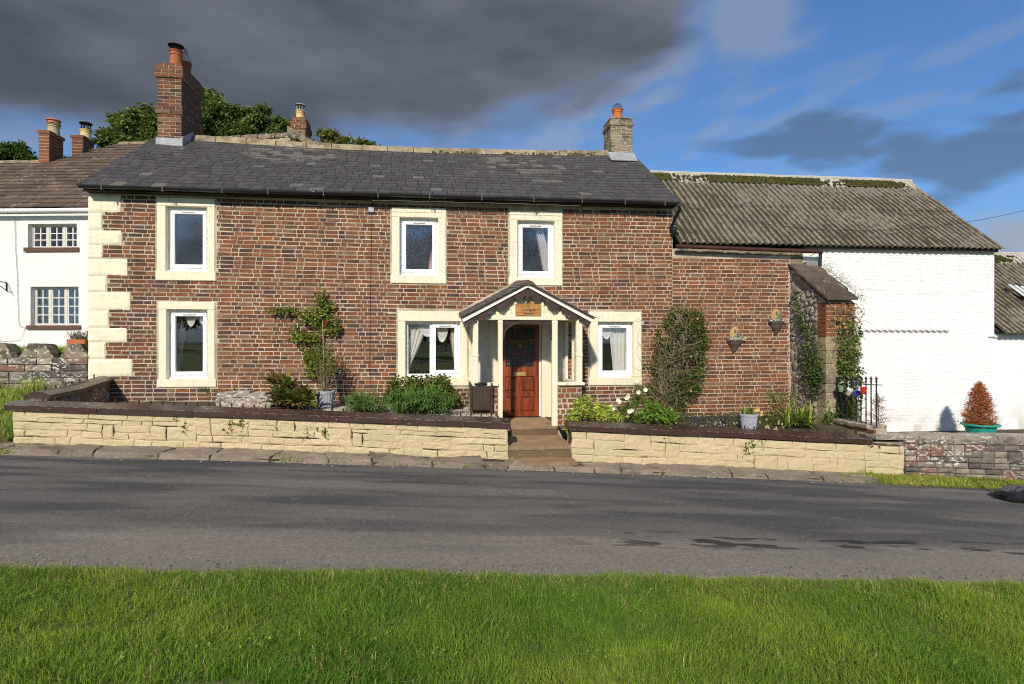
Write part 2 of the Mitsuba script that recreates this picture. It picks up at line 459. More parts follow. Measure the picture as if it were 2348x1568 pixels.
def corr_fn(p, n, uv):
    ph = noise(p.x * 30, p.y * 30, p.z * 30)
    val = .5 - .5 * dr.sin(p.x * (2 * math.pi / .146))
    f, g = fbm(p.x * 3.2, p.y * 3.0, 1.5, 4), fbm(p.x * 26, p.y * 20, p.z * 20, 3)
    c = mix((.13, .112, .09), (.31, .27, .215), g) * (.7 + .5 * f)
    c = mix(c, (.30, .245, .15), smoothstep(.62, .75, fbm(p.x * 9, p.y * 5, 4.1, 3)) * .6)
    m = smoothstep(.47, .57, .42 * fbm(p.x * 1.1, p.y * 1.4, 6.2, 3) + .34 * val + .42 * fbm(p.x * 17, p.y * 9, 3.3, 4) - .06)
    moss = mix((.026, .022, .011), (.060, .050, .017), ph)
    c = mix(c, moss, m * .9)
    dark = smoothstep(.58, .7, fbm(p.x * 30, p.y * 18, 9.9, 3))
    return mix(c, (.05, .046, .04), dark * .55)


def wood_fn(p, n, uv):
    gr = fbm(p.x * 45 + 11 * uv.x, p.y * 45, p.z * 2.2, 4)
    c = mix((.11, .022, .010), (.30, .062, .020), smoothstep(.25, .75, gr))
    return c * (.8 + .35 * fbm(p.x * 4, p.y * 4, p.z * 3, 3))


def oldwood_fn(p, n, uv):
    gr = fbm(p.x * 60 + 9 * uv.x, p.y * 60, p.z * 3, 4)
    return mix((.030, .020, .014), (.085, .058, .040), gr)


def soil_fn(p, n, uv):
    f, g = fbm(p.x * 6, p.y * 6, 1, 4), noise(p.x * 70, p.y * 70)
    return mix((.035, .027, .018), (.10, .078, .05), f) * (.6 + .8 * g)


def turf_fn(p, n, uv):
    f, g = fbm(p.x * 3, p.y * 3, 1, 4), fbm(p.x * 40, p.y * 40, 2, 2)
    c = mix((.060, .085, .018), (.10, .14, .026), f) * (.5 + g)
    bare = dr.square((p.x + 1.22) / .46) + dr.square((p.y - 2.96) / .2) + 2.2 * (g - .5)
    c = mix(c, (.17, .125, .07), smoothstep(1.2, .6, bare))
    return mix(c, (.10, .075, .04), smoothstep(.62, .75, fbm(p.x * 1.4, p.y * 1.4, 8, 3)) * .5)


def gravel_fn(p, n, uv):
    c = mix((.30, .24, .18), (.62, .57, .49), uv.x)
    return c * (.75 + .4 * noise(p.x * 90, p.y * 90, p.z * 90))


def lead_fn(p, n, uv):
    f = fbm(p.x * 5, p.y * 5, p.z * 3, 4)
    return mix((.22, .235, .255), (.42, .44, .47), f)


def porchwhite_fn(p, n, uv):
    f = fbm(p.x * 9, p.y * 9, p.z * 9, 4)
    return C3(.70, .655, .57) * (.8 + .3 * f)


def render_fn(p, n, uv):
    f = fbm(p.x * 3, p.y * 3, p.z * 3, 3)
    return C3(.78, .78, .78) * (.95 + .08 * f)


def render_bump(p, n, uv):
    return fbm(p.x * 38, p.y * 38, p.z * 38, 3)


mat('m_brick', brick_fn)
mat('m_mortar', mortar_fn, .95)
mat('m_slate', slate_fn, .5, spec=.45)
mat('m_tile', tile_fn)
mat('m_sand', sand_fn, .92)
mat('m_rubble', rubble_fn, .92)
mat('m_white', white_fn, .7)
mat('m_cream', cream_fn, .62)
mat('m_porchwhite', porchwhite_fn, .8)
mat('m_ochre', ochre_fn, .75)
mat('m_brown', brown_fn, .34, spec=.5)
mat('m_coping', coping_fn, .34, spec=.5)
mat('m_road', road_fn, .86, bump=road_bump, bscale=.006)
mat('m_kerb', kerb_fn, .9)
mat('m_corr', corr_fn, .92)
mat('m_wood', wood_fn, .32, spec=.5)
mat('m_oldwood', oldwood_fn, .8)
mat('m_soil', soil_fn, .95)
mat('m_turf', turf_fn, .95)
mat('m_gravel', gravel_fn, .85)
mat('m_lead', lead_fn, .5)
mat('m_render', render_fn, .8, bump=render_bump, bscale=.016)
VC = {'type': 'mesh_attribute', 'name': 'vertex_color'}
scene['vc'] = {'type': 'twosided', 'bsdf': {'type': 'principled', 'base_color': VC, 'roughness': .75, 'specular': .3}}
scene['vc_gloss'] = {'type': 'twosided', 'bsdf': {'type': 'principled', 'base_color': VC, 'roughness': .28, 'specular': .5}}
scene['vc_leaf'] = {'type': 'principledthin', 'base_color': VC, 'roughness': .5, 'diff_trans': .7, 'spec_trans': 0.0}
scene['m_pane'] = {'type': 'thindielectric', 'int_ior': 1.9}
scene['m_obscure'] = {'type': 'twosided', 'bsdf': {'type': 'bumpmap', 'arbitrary': P_(lambda p, n, uv: dr.sin(p.z * 95 + 3.2 * dr.sin(p.x * 60)) * .5, eps=.003), 'scale': .006,
                      'bsdf': {'type': 'principled', 'base_color': {'type': 'rgb', 'value': [.012, .015, .014]}, 'roughness': .12, 'specular': .8}}}
# ------------------------------------------------------------------ ground, road, gardens
ss = lambda a, b, x: (lambda t: t * t * (3 - 2 * t))(np.clip((x - a) / (b - a), 0, 1))


def sheet(key, xs, ys, zf, bsdf, warp=None):
    x, y = np.meshgrid(xs, ys, indexing='ij')
    x = x if warp is None else warp(x, y)
    v = np.stack([x.ravel(), y.ravel(), zf(x.ravel(), y.ravel())], 1)
    i, j = np.meshgrid(np.arange(len(xs) - 1), np.arange(len(ys) - 1), indexing='ij')
    i, j = i.ravel(), j.ravel()
    m = len(ys)
    f = np.stack([i * m + j, (i + 1) * m + j, (i + 1) * m + j + 1, i * m + j + 1], 1)
    MB().add(v, f, uv=(.5, .5)).put(key, bsdf, smooth=True)


def ground(name, label, xs, ys, zf, bsdf, warp=None):
    sheet(thing(name, label, name.split('_')[-1], kind='structure'), xs, ys, zf, bsdf, warp)


YW, YF, YK = 12.0, 9.42, 8.95          # house front, garden wall front, kerb line
ground('ground', 'open land around the houses', np.array([-900, -300, -100, -40, -30, -20, -10, -5, 0, 5, 10, 20, 30, 40, 100, 300, 900.]), np.array([-900, -300, -100, -45, 0, 8, 9, 12, 20, 50, 100, 300, 900.]), lambda x, y: zroad(x) - .08, 'm_turf')
ground('road', 'grey worn tarmac lane falling gently to the right in front of the house', np.linspace(-30, 30, 121), np.linspace(4.7, 9.05, 20), lambda x, y: zroad(x) + .012 * np.sin((y - 4.7) / 4.3 * np.pi), 'm_road')
mat('m_lawn', lambda p, n, uv: mix((.13, .20, .035), (.20, .27, .05), fbm(p.x * 2, p.y * 2, 1, 4)), .95)
zgreen = lambda x, y: zroad(x) + .02 + .27 * ss(4.9, -.5, y) + .07 * (meshkit.fbm(np.stack([x * .8, y * .8, x * 0], -1), 3, 4) - .5) * ss(5, 4.2, y) - .09 * ss(4.7, 5.05, y)
ground('village_green', 'rough mown grass green in the foreground', np.linspace(-30, 30, 201), np.linspace(1.2, 5.15, 60), zgreen, 'm_turf')
ground('far_green', 'open grass of the green behind the camera', np.linspace(-40, 40, 81), np.linspace(-60, 1.2, 30), zgreen, 'm_lawn')
zbank = lambda x, y: zroad(x) + .02 + .52 * ss(9.0, 11.7, y) + .04 * (meshkit.fbm(np.stack([x * 1.5, y * 1.5, x * 0], -1), 3, 8) - .5)
ground('grass_bank', 'grassy bank left of the yellow garden wall', np.linspace(-26, -6.28, 60), np.linspace(8.93, 12.1, 20), zbank, 'm_turf', lambda x, y: x - .07 * np.maximum(y - 9.42, 0) * ss(-12, -6.28, x))
ground('neighbour_garden', 'strip of grass behind the rough stone wall', np.linspace(-26, -6.72, 20), np.linspace(12.2, 17, 8), lambda x, y: 1.70 + 0 * x, 'm_turf')
zgl = lambda x, y: np.minimum(.78 - .0275 * (x + 5.94), zroad(x) + .645 + 3 * ss(9.9, 11.6, y)) + .03 * (meshkit.fbm(np.stack([x * 3, y * 3, x * 0], -1), 2, 5) - .5)
ground('left_garden_bed', 'earth of the front garden left of the porch', np.linspace(-6.2, .96, 60), np.linspace(9.6, 12.02, 20), zgl, 'm_soil', lambda x, y: x - .12 * (y - 9.6) * ss(-4, -6.2, x))
zgr = lambda x, y: np.minimum(.36 - .012 * (x - 2.5), zroad(x) + .640 + 1.2 * ss(9.75, 11.6, y)) + .03 * (meshkit.fbm(np.stack([x * 3, y * 3, x * 0], -1), 2, 6) - .5)
ground('right_garden_bed', 'earth of the front garden right of the porch', np.linspace(2.06, 8.0, 50), np.linspace(9.6, 12.02, 20), zgr, 'm_soil')
ground('terrace', 'ground at the foot of the white barn wall', np.linspace(7.8, 24, 30), np.linspace(9.7, 12.1, 8), lambda x, y: -.09 + 0 * x, 'm_soil')

# garden path and steps in red-brown sandstone
k = thing('path_steps', 'worn sandstone steps from the lane up to the porch door', 'steps', kind='structure')
for (x0, x1, y0, y1, z0, z1) in ((.97, 2.07, 10.62, 12.05, .1, .36), (.95, 2.1, 9.44, 10.70, -.1, .205), (.96, 2.08, 9.04, 9.50, -.2, .022)):
    v, f = lump(box8(x0, x1, y0, y1, z1 - .05, z1), 5, .007, .03, seed=x0 * 9 + y0)
    scene[sub(k, 'tread')] = mikit.ply((v, f), 'm_step', uv=np.tile([.9, .35], (len(v), 1)))
    v, f = lump(box8(x0 + .01, x1 - .01, y0 + .012, y1 - .01, z0, z1 - .053), 5, .010, .03, seed=x0 * 9 + y0 + 4)
    scene[sub(k, 'riser')] = mikit.ply((v, f), 'm_step', uv=np.tile([.25, .35], (len(v), 1)))


def step_fn(p, n, uv):
    f, g = fbm(p.x * 4, p.y * 4, p.z * 5, 4), noise(p.x * 60, p.y * 60, p.z * 60)
    c = mix((.16, .10, .07), (.32, .22, .12), f) * (.7 + .4 * g) * (.45 + .8 * uv.x)
    return mix(c, (.27, .26, .2), smoothstep(.66, .74, fbm(p.x * 12, p.y * 12, p.z * 12, 3)) * .6)


mat('m_step', step_fn, .9)

# kerb of broken stone slabs
k = thing('kerb', 'broken stone kerb slabs along the foot of the yellow wall', 'kerb', kind='structure')
r = np.random.default_rng(3)
x = -6.5
while x < 7.15:
    w = r.uniform(.25, .95) if x < 2 else r.uniform(.4, 1.2)
    if .80 < x + w and x < 2.15 and x + w > 1.0:
        w = max(w, .6)
    x1 = min(x + w, 7.2)
    tilt, up = r.uniform(-.05, .06, 2) if -2.8 < x < 1.0 else r.uniform(-.02, .02, 2)
    za, zb = zroad(x), zroad(x1)
    g = .004
    yb = YF + .02
    if .6 < x < 2.2:
        yb = 9.12
    sk = (sk_last if x > -6.45 else 0, r.uniform(-.2, .2) if x1 < 7.1 else 0)
    sk_last = sk[1]
    P8 = [[x + g, YK + r.uniform(-.03, .03), za - .1], [x + g, YK + .05, za + .075 + tilt * .5], [x + g + sk[0], yb, za - .1], [x + g + sk[0], yb, za + .10 + up],
          [x1 - g, YK + r.uniform(-.03, .03), zb - .1], [x1 - g, YK + .05, zb + .075 + up * .5], [x1 - g + sk[1], yb, zb - .1], [x1 - g + sk[1], yb, zb + .10 + tilt]]
    v, f = lump(P8, 8, .036 if -2.8 < x < 1.5 else .026, .10, seed=x * 3.3, fq=11)
    scene[sub(k, 'stone')] = mikit.ply((v, f), 'm_kerb', uv=np.tile(r.uniform(0, 1, 2), (len(v), 1)), smooth=False)
    x = x1
# fill below the joints
m = MB()
for a in np.arange(-6.4, 7.2, .4):
    m.hexa([[q, y, z] for q in (a, a + .4) for y in (YK + .05, YF + .03) for z in (zroad(q) - .15, zroad(q) + .045)])
m.put(thing('earth_strip', 'dirt in the joints between the kerb stones', 'dirt', kind='structure'), 'm_soil')

# ------------------------------------------------------------------ garden wall (yellow painted stone, brown coping)


mat('m_joint', lambda p, n, uv: mix((.06, .05, .035), (.40, .32, .19), smoothstep(.48, .60, fbm(p.x * 4, p.y * 4, p.z * 6, 4))), .95)


def walltop(X):
    return zroad(X) + .572 + .0022 * (X + 6)


def garden_wall(name, label, xa, xb, cop_a, cop_b, seed, stub_x):
    g = thing(name, label, 'wall')
    n = max(4, int((xb - xa) * 2))
    core = MB()
    for q in np.linspace(xa, xb, n + 1)[:-1]:
        q2 = q + (xb - xa) / n
        core.hexa([[a, y, z] for a in (q, q2) for y in (YF + .015, YF + .34) for z in (zroad(a) - .15, walltop(a) + .004)], uv=(.3, .3))
    core.put(numbered(g + '__core'), 'm_joint')
    for j, (a, b, c, d) in enumerate(courses(xb - xa, .50 + .001 * (xb - 1), (.07, .145), (.16, .58), seed, .003)):
        sl = lambda q: zroad(xa + q) + .075
        C = np.array([[xa + a, sl(a) + c], [xa + b, sl(b) + c], [xa + b, sl(b) + d], [xa + a, sl(a) + d]])
        C += [[.012 * math.sin(57 * q[0] + 31 * q[1]), .010 * math.sin(23 * q[0] + 71 * q[1])] for q in np.round(C / .012) * .012]
        v, f = rock(C, FR((0, YF, 0), (1, 0, 0), (0, 0, 1), (0, 1, 0)), U(.002, .014), .03, .016, 10, 5, .004, seed=j + seed)
        scene[sub(g, 'stone')] = mikit.ply((v, f), 'm_ochre', uv=np.tile(rng.uniform(0, 1, 2), (len(v), 1)))
    x = cop_a
    while x < cop_b - .05:
        x1 = min(x + U(.95, 1.35), cop_b)
        if cop_b - x1 < .5:
            x1 = cop_b
        t0 = U(-.006, .006)
        pr = [(YF - .055, .0), (YF - .055, .083), (YF + .02, .098), (YF + .22, .128), (YF + .40, .108), (YF + .40, .0)]
        a, b = x + .004, x1 - .004
        v = [[q, y, walltop(q) + z + t0] for q in (a, b) for y, z in pr]
        q = len(pr)
        f = [[i, (i + 1) % q, q + (i + 1) % q] for i in range(q)] + [[i, q + (i + 1) % q, q + i] for i in range(q)] + [[0, i + 1, i] for i in range(1, q - 1)] + [[q, q + i, q + i + 1] for i in range(1, q - 1)]
        v = np.array(v)
        v[:, 1:] += (meshkit.noise(v * 3 + seed) - .5)[:, None] * .012
        MB().add(v, f, uv=np.array([[.5, 1.0 if (i % q) == 1 else 0.0] for i in range(2 * q)])).put(sub(g, 'coping'), 'm_coping')
        x = x1
    for x in stub_x:
        z = walltop(x) + .100 + U(0, .008)
        MB((.05, .028, .022)).tube([[x, YF + .33, z], [x, YF + .33, z + .055 + U(0, .02)]], .013, 6).put(sub(g, 'railing_stub'), 'vc')
    return g


gw = garden_wall('garden_wall', 'long yellow painted garden wall with brown coping left of the steps', -6.30, 1.02, -6.40, 1.06, 21, np.arange(-6.1, .95, .172))
# the return wall that runs back to the house corner
for i, (p, q) in enumerate((((-6.24, 9.83), (-6.34, 10.95)), ((-6.34, 10.95), (-6.46, 11.98)))):
    za, zb = (1.02, 1.05) if i == 0 else (1.055, 1.14)
    m = MB()
    pr = [(-.19, 0), (-.19, .07), (-.07, .12), (.07, .12), (.19, .07), (.19, 0)]
    v = [[e[0] + o, e[1], z0 + z] for e, z0 in ((p, za), (q, zb)) for o, z in pr]
    n = 6
    f = [[a, (a + 1) % n, n + (a + 1) % n] for a in range(n)] + [[a, n + (a + 1) % n, n + a] for a in range(n)] + [[0, a + 1, a] for a in range(1, n - 1)] + [[n, n + a, n + a + 1] for a in range(1, n - 1)]
    m.add(v, f).put(sub(gw, 'coping', 'dusty brown coping of the return wall'), 'm_brown')
    MB().hexa([[e[0] + o, e[1], z] for e, z1 in ((p, za), (q, zb)) for o in (-.14, .14) for z in (.2, z1)]).put(sub(gw, 'return_wall'), 'm_rubble')
    for s in np.linspace(.1, .9, 4):
        c = np.array([*(np.array(p) * (1 - s) + np.array(q) * s), za * (1 - s) + zb * s + .11])
        MB((.05, .028, .022)).tube([c + [-.1, 0, 0], c + [-.1, 0, .06]], .013, 6).put(sub(gw, 'railing_stub'), 'vc')
garden_wall('garden_wall', 'yellow painted garden wall with brown coping right of the steps', 2.06, 7.98, 2.02, 7.36, 45, np.arange(2.3, 7.2, .172))

# the rough stone retaining wall at the far right
g = thing('retaining_wall', 'weathered stone and brick retaining wall with white lichen at the right edge', 'wall')
MB().hexa([[a, y, z] for a in (8.0, 16.0) for y in (YF + .03, YF + .42) for z in (zroad(a) - .2, zroad(7.9) + .71 - (a - 7.9) * .027)], uv=(.2, .5)).put(sub(g, 'core'), 'm_rubble')
top = lambda x: zroad(7.9) + .75 - (x - 7.9) * .027
for j, (a, b, c, d) in enumerate(courses(4.6, .85, (.06, .13), (.14, .42), 9)):
    X0, X1 = 8.0 + a, 8.0 + b
    h = lambda X, w: zroad(X) - .03 + (top(X) - zroad(X) + .01) * w / .85
    v, f = rock([[X0, h(X0, c)], [X1, h(X1, c)], [X1, h(X1, d)], [X0, h(X0, d)]], FR((0, YF, 0), (1, 0, 0), (0, 0, 1), (0, 1, 0)), U(.004, .03), .05, .016, 4, 3, .012, seed=j + 3.3)
    uv = rng.uniform(0, 1, 2)
    if a < .55 and j % 2:
        uv = np.array([.3, .95])
    scene[sub(g, 'stone')] = mikit.ply((v, f), 'm_rubble', uv=np.tile(uv, (len(v), 1)))
x = 7.42
while x < 12.6:
    x1 = x + U(.5, 1.0)
    zt = (lambda q: max(top(q), -9))
    v, f = lump([[a, y, z] for a in (x + .01, x1 - .01) for y in (YF - .02, YF + .46) for z in (zt(a) - .06, zt(a) + .015)], 4, .014, .08, seed=x)
    scene[sub(g, 'cap_stone')] = mikit.ply((v, f), 'm_rubble', uv=np.tile([.6, .5], (len(v), 1)))
    x = x1

# the stone wall with upright coping stones at the far left
g = thing('boundary_wall', 'old grey stone wall topped with upright coping stones at the left edge', 'wall')
MB().box(-16, -6.72, YW + .03, YW + .4, .3, 1.61, uv=(.2, .5)).put(sub(g, 'core'), 'm_rubble')
for j, (a, b, c, d) in enumerate(courses(3.6, 1.00, (.09, .16), (.22, .55), 17)):
    v, f = rock([[-10.32 + a, .62 + c], [-10.32 + b, .62 + c], [-10.32 + b, .62 + d], [-10.32 + a, .62 + d]], FR((0, YW, 0), (1, 0, 0), (0, 0, 1), (0, 1, 0)), U(.0, .03), .05, .016, 4, 3, .012, seed=j + 77.)
    scene[sub(g, 'stone')] = mikit.ply((v, f), 'm_rubble', uv=np.tile(rng.uniform(0, 1, 2), (len(v), 1)))
for cx, w, h in ((-9.75, .55, .27), (-8.33, .56, .29), (-7.62, .54, .28), (-6.96, .46, .27), (-9.05, .55, .27)):
    P8 = [[cx - w / 2 - .04, YW - .02, 1.61], [cx - w * .30, YW + .02, 1.61 + h], [cx - w / 2, YW + .4, 1.61], [cx - w * .28, YW + .38, 1.61 + h * .9],
          [cx + w / 2 + .05, YW - .02, 1.61], [cx + w * .22, YW + .02, 1.61 + h], [cx + w / 2, YW + .4, 1.61], [cx + w * .2, YW + .38, 1.61 + h * .9]]
    v, f = lump(P8, 3, .018, .12, seed=cx)
    scene[sub(g, 'coping_stone')] = mikit.ply((v, f), 'm_sand', uv=np.tile([.35, .9], (len(v), 1)))

# ------------------------------------------------------------------ the brick house
H = thing('brick_house', 'two storey old brick house with slate roof and cream window surrounds', 'house')
XL, XR, XE = -6.70, 4.81, 7.46
ZE = 4.80


def sag(x):
    return np.where(x < 1.5, -.008 * (x + 6.7), np.where(x < 4.8, -.0656 + .010 * (x - 1.5), -.0326 + .004 * (x - 4.8)))


def rect(x0, y0, x1, y1, Y=YW):
    xm, ym = (x0 + x1) / 2, (y0 + y1) / 2
    return at(x0, ym, Y)[0], at(x1, ym, Y)[0], at(xm, y1, Y)[2], at(xm, y0, Y)[2]


# surround rectangles (lintel top .. sill bottom) and openings, surveyed on the front plane
WIN = [  # lintel rect, opening rect, sill rect, panes
    ((360.1, 454.5, 493.2, 473.5), (380.2, 473.5, 475.4, 621.7), (358.2, 621.7, 495.6, 643.4), 1, 'upper'),
    ((897.9, 476.5, 1022.2, 499), (915.9, 499, 1004.2, 631.8), (895.9, 631.8, 1022.6, 649.9), 1, 'upper'),
    ((1168, 484, 1288.3, 506), (1186, 506, 1271, 636), (1165.8, 636, 1288.6, 654.4), 1, 'upper'),
    ((363.7, 692, 493.2, 709.5), (381.8, 709.5, 475.6, 869.3), (361, 869.3, 496.5, 887.1), 1, 'lower'),
    ((911.8, 713.6, 1071, 736.6), (929.2, 736.6, 1055, 865), (910.5, 865, 1074, 884.4), 2, 'lower'),
    ((1351.6, 715, 1469.8, 738), (1370.5, 738, 1451.8, 865.6), (1349.4, 865.6, 1470, 882.9), 1, 'lower')]
holes, excl = [], []
for lin, op, sil, n, lv in WIN:
    a = rect(*op)
    holes.append(sbox(a[0] - .04, a[2] - .04, a[1] + .04, a[3] + .04))
    l, s = rect(*lin), rect(*sil)
    excl.append((min(l[0], s[0]) - .012, max(l[1], s[1]) + .012, s[2] - .012, l[3] + .012, l, s))
door = (1.17, 1.99, .36, 2.34)
holes.append(sbox(door[0], door[2], door[1], door[3]))
front = Polygon([(XL, .1), (XR, .1), (XR, ZE), (XL, ZE)]).difference(holes[0])
for h in holes[1:]:
    front = front.difference(h)


def panel(poly, y0, y1, key, bsdf):
    """A wall panel: a polygon in x, z made solid from y0 to y1."""
    e = trimesh.creation.extrude_polygon(poly, y1 - y0, engine='earcut')
    v = np.stack([e.vertices[:, 0], y1 - e.vertices[:, 2], e.vertices[:, 1]], 1)
    MB().add(v, e.faces, uv=(.5, .5)).put(key, bsdf)


wall = sub(H, 'wall')
panel(front, YW, YW + .38, wall, 'm_mortar')
m = MB()
m.box(XL, XL + .35, YW + .381, 17.8, .1, ZE)
m.box(XR - .35, XR, YW + .381, 17.8, .1, ZE)
m.box(XL + .351, XR - .351, 17.45, 17.8, .1, ZE)
for x0, x1 in ((XL, XL + .35), (XR - .35, XR)):
    m.add([[x, y, z] for x in (x0, x1) for y, z in ((YW + .05, ZE + .003), (14.9, 6.62), (17.75, ZE + .003))], [[0, 1, 2], [3, 5, 4], [0, 3, 4], [0, 4, 1], [1, 4, 5], [1, 5, 2]])
m.put(sub(H, 'side_walls'), 'm_mortar')
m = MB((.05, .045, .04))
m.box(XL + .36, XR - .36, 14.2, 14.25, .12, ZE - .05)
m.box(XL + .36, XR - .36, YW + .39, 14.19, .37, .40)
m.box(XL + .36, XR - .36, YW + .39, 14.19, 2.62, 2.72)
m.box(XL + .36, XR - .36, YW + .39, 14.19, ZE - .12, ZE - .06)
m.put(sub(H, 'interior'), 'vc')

# quoins: alternating long and short painted blocks at the left corner
QZ = [(446, 487, 276), (487, 527.5, 234), (527.5, 560.5, 279), (560.5, 593, 235), (593, 632, 291), (632, 669, 245), (669, 711, 298), (711, 751, 249), (751, 784, 290), (784, 823, 241), (823, 862, 302), (862, 882, 249), (882, 905, 245)]
qx = []
for i, (ya, yb, xr) in enumerate(QZ):
    zt, zb, x1 = at(220, ya, YW)[2], at(220, yb, YW)[2], at(xr, (ya + yb) / 2, YW)[0]
    qx.append((XL, x1, zb, zt))
    j = lambda: U(-.01, .012)
    v, f = rock([[XL - .02, zb], [x1 + j(), zb + .001], [x1 + j(), zt - .002], [XL - .02, zt - .002]], WALL if False else FR((0, YW, 0), (1, 0, 0), (0, 0, 1), (0, 1, 0)), .017, .02, .009, 14, 7, .004, seed=i * 2.2 + 5)
    scene[sub(H, 'quoin')] = mikit.ply((v, f), 'm_cream', uv=np.tile([.5, .5], (len(v), 1)))
quo_lo = min(q[2] for q in qx)


def flemish(x0, x1, z0, z1, cz, ex, seed, sagf=sag, pair=.398, hd=.136, jt=.0135, wob=.004):
    """Corners (n,4,2) of the bricks of a wall in Flemish bond, cut round the rectangles ex."""
    r = np.random.default_rng(seed)
    out = []
    nrow = int((z1 - z0) / cz)
    for i in range(nrow):
        za = z0 + i * cz
        zmid = za + cz / 2
        segs = [(x0, x1)]
        for (a, b, c, d) in ex:
            new = []
            for s, e in segs:
                sz = zmid + float(sagf(np.array((max(a, s) + min(b, e)) / 2)))
                if c < sz < d and a < e and b > s:
                    new += [(s, a), (b, e)]
                else:
                    new.append((s, e))
            segs = [(s, e) for s, e in new if e - s > .03]
        x = x0 - r.uniform(0, .05) - (0 if i % 2 else (pair) / 2) - .2
        k = i % 2
        while x < x1:
            w = (hd if k % 2 else pair - hd) + r.normal(0, .006)
            a, b = x + jt / 2, x + w - jt / 2
            for s, e in segs:
                p, q = max(a, s), min(b, e)
                if q - p > .035:
                    if e - q < .05 and e < b + .05:
                        q = e - .004
                    dz = r.normal(0, .0016, 4)
                    dx = r.normal(0, .002, 4)
                    g = jt * .5
                    zs = [float(sagf(np.array(p))), float(sagf(np.array(q)))]
                    c = cz - g * 2 + r.normal(0, .002)
                    out.append([[p + dx[0], za + g + zs[0] + dz[0]], [q + dx[1], za + g + zs[1] + dz[1]], [q + dx[2], za + g + c + zs[1] + dz[2]], [p + dx[3], za + g + c + zs[0] + dz[3]]])
            x += w
            k += 1
    return np.array(out)


ex = [e[:4] for e in excl] + [(-9, q[1] + .012, q[2], q[3]) for q in qx] + [(.50, 2.56, 0, 2.40), (.93, 2.12, 2.0, 2.46)]
B = flemish(XL + .01, XR - .004, .30, ZE - .02, .0805, ex, 5)
V, f = frustums(B, -(.003 + rng.uniform(0, .004, len(B))), .004,   .0028 + rng.uniform(0, .0015, len(B)), FR((0, YW, 0), (1, 0, 0), (0, 0, 1), (0, 1, 0)))
V[:, :4] += rng.normal(0, .0016, (len(V), 4, 3))
uvb = rng.uniform(0, 1, (len(B), 2))
# two old brick repairs and sooty bricks under the eaves and by the quoins
cx, cz = B[:, :, 0].mean(1), B[:, :, 1].mean(1)
uvb[(cx < -5.2) & (rng.random(len(B)) < .6), 0] *= .45
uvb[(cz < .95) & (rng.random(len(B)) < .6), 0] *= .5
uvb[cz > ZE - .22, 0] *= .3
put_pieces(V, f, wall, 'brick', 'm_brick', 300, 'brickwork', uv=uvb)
# smeared mortar along the straight joint right of the left windows
m = MB()
for i in range(46):
    z = 1.05 + i * .079
    if z < 4.65:
        x = at(497.5, 700, YW)[0] + .02 + U(-.012, .02)
        w = U(.015, .045)
        v, ff = rock([[x, z], [x + w, z + U(-.01, .01)], [x + w, z + .07], [x, z + .075]], FR((0, YW, 0), (1, 0, 0), (0, 0, 1), (0, 1, 0)), .010, .002, .006, 2, 2, .01, seed=i)
        m.add(v, ff)
m.put(sub(wall, 'mortar_repair', kind='stuff'), 'm_mortar')


def ring(m, x0, x1, z0, z1, wl, wr, wb, wt, y0, y1, c=.004, **k):
    """A rectangular frame."""
    m.box(x0, x1, y0, y1, z0, z0 + wb, c, **k)
    m.box(x0, x1, y0, y1, z1 - wt, z1, c, **k)
    m.box(x0, x0 + wl, y0, y1, z0 + wb + .0005, z1 - wt - .0005, c, **k)
    m.box(x1 - wr, x1, y0, y1, z0 + wb + .0005, z1 - wt - .0005, c, **k)


WHITE = (.80, .81, .83)
panes = []
for i, (lin, op, sil, n, lv) in enumerate(WIN):
    w = sub(H, 'window')
    l, o, s = rect(*lin), rect(*op), rect(*sil)
    fr = FR((0, YW, 0), (1, 0, 0), (0, 0, 1), (0, 1, 0))
    y1 = YW + .20

    def stone(nm, x0, x1, z0, z1, pr):
        MB().box(x0, x1, YW - pr, y1, z0, z1, .008).put(sub(w, nm), 'm_cream')
    stone('lintel', l[0], l[1], l[2] + .001, l[3], .022)
    stone('jamb', l[0] + .004, o[0], s[3] + .001, l[2], .018)
    stone('jamb', o[1], l[1] - .004, s[3] + .001, l[2], .018)
    stone('sill', s[0], s[1], s[2], s[3], .034)
    x0, x1, z0, z1 = o[0] - .004, o[1] + .004, s[3] - .003, l[2] + .004
    m = MB(WHITE)
    yf = YW + .11
    ring(m, x0, x1, z0, z1, .055, .055, .07, .06, yf, yf + .07, .005)
    m.box(x0 + .02, x1 - .02, yf - .05, yf - .001, z0 + .004, z0 + .034, .005)
    ix0, ix1 = x0 + .056, x1 - .056
    halves = [(ix0, ix1)]
    if n == 2:
        mid = at(988, 800, yf)[0]
        m.box(mid - .028, mid + .028, yf, yf + .07, z0 + .0705, z1 - .0605, .005)
        halves = [(mid + .029, ix1)]
    m.put(sub(w, 'frame'), 'vc_gloss')
    for a, b in halves:
        m = MB(WHITE)
        ring(m, a, b, z0 + .071, z1 - .061, .07, .07, .075, .07, yf - .022, yf + .05, .006)
        m.put(sub(w, 'sash'), 'vc_gloss')
        gx0, gx1, gz0, gz1 = a + .068, b - .068, z0 + .144, z1 - .129
        MB().box((a + b) / 2 - .12, (a + b) / 2 + .12, yf - .04, yf - .0225, z1 - .105, z1 - .082, .003).put(sub(w, 'trickle_vent'), 'vc_gloss')
        panes.append((gx0, gx1, gz0, gz1, w))
    if n == 2:
        panes.append((ix0 - .002, mid - .027, z0 + .068, z1 - .058, w))
for gx0, gx1, gz0, gz1, w in panes:
    t = U(-.004, .004, 2)
    MB().add([[gx0, YW + .13 + t[0], gz0], [gx1, YW + .13 - t[0], gz0], [gx1, YW + .13 - t[0] + t[1], gz1], [gx0, YW + .13 + t[0] + t[1], gz1]], [[0, 1, 2, 3]]).put(sub(w, 'pane'), 'm_pane')


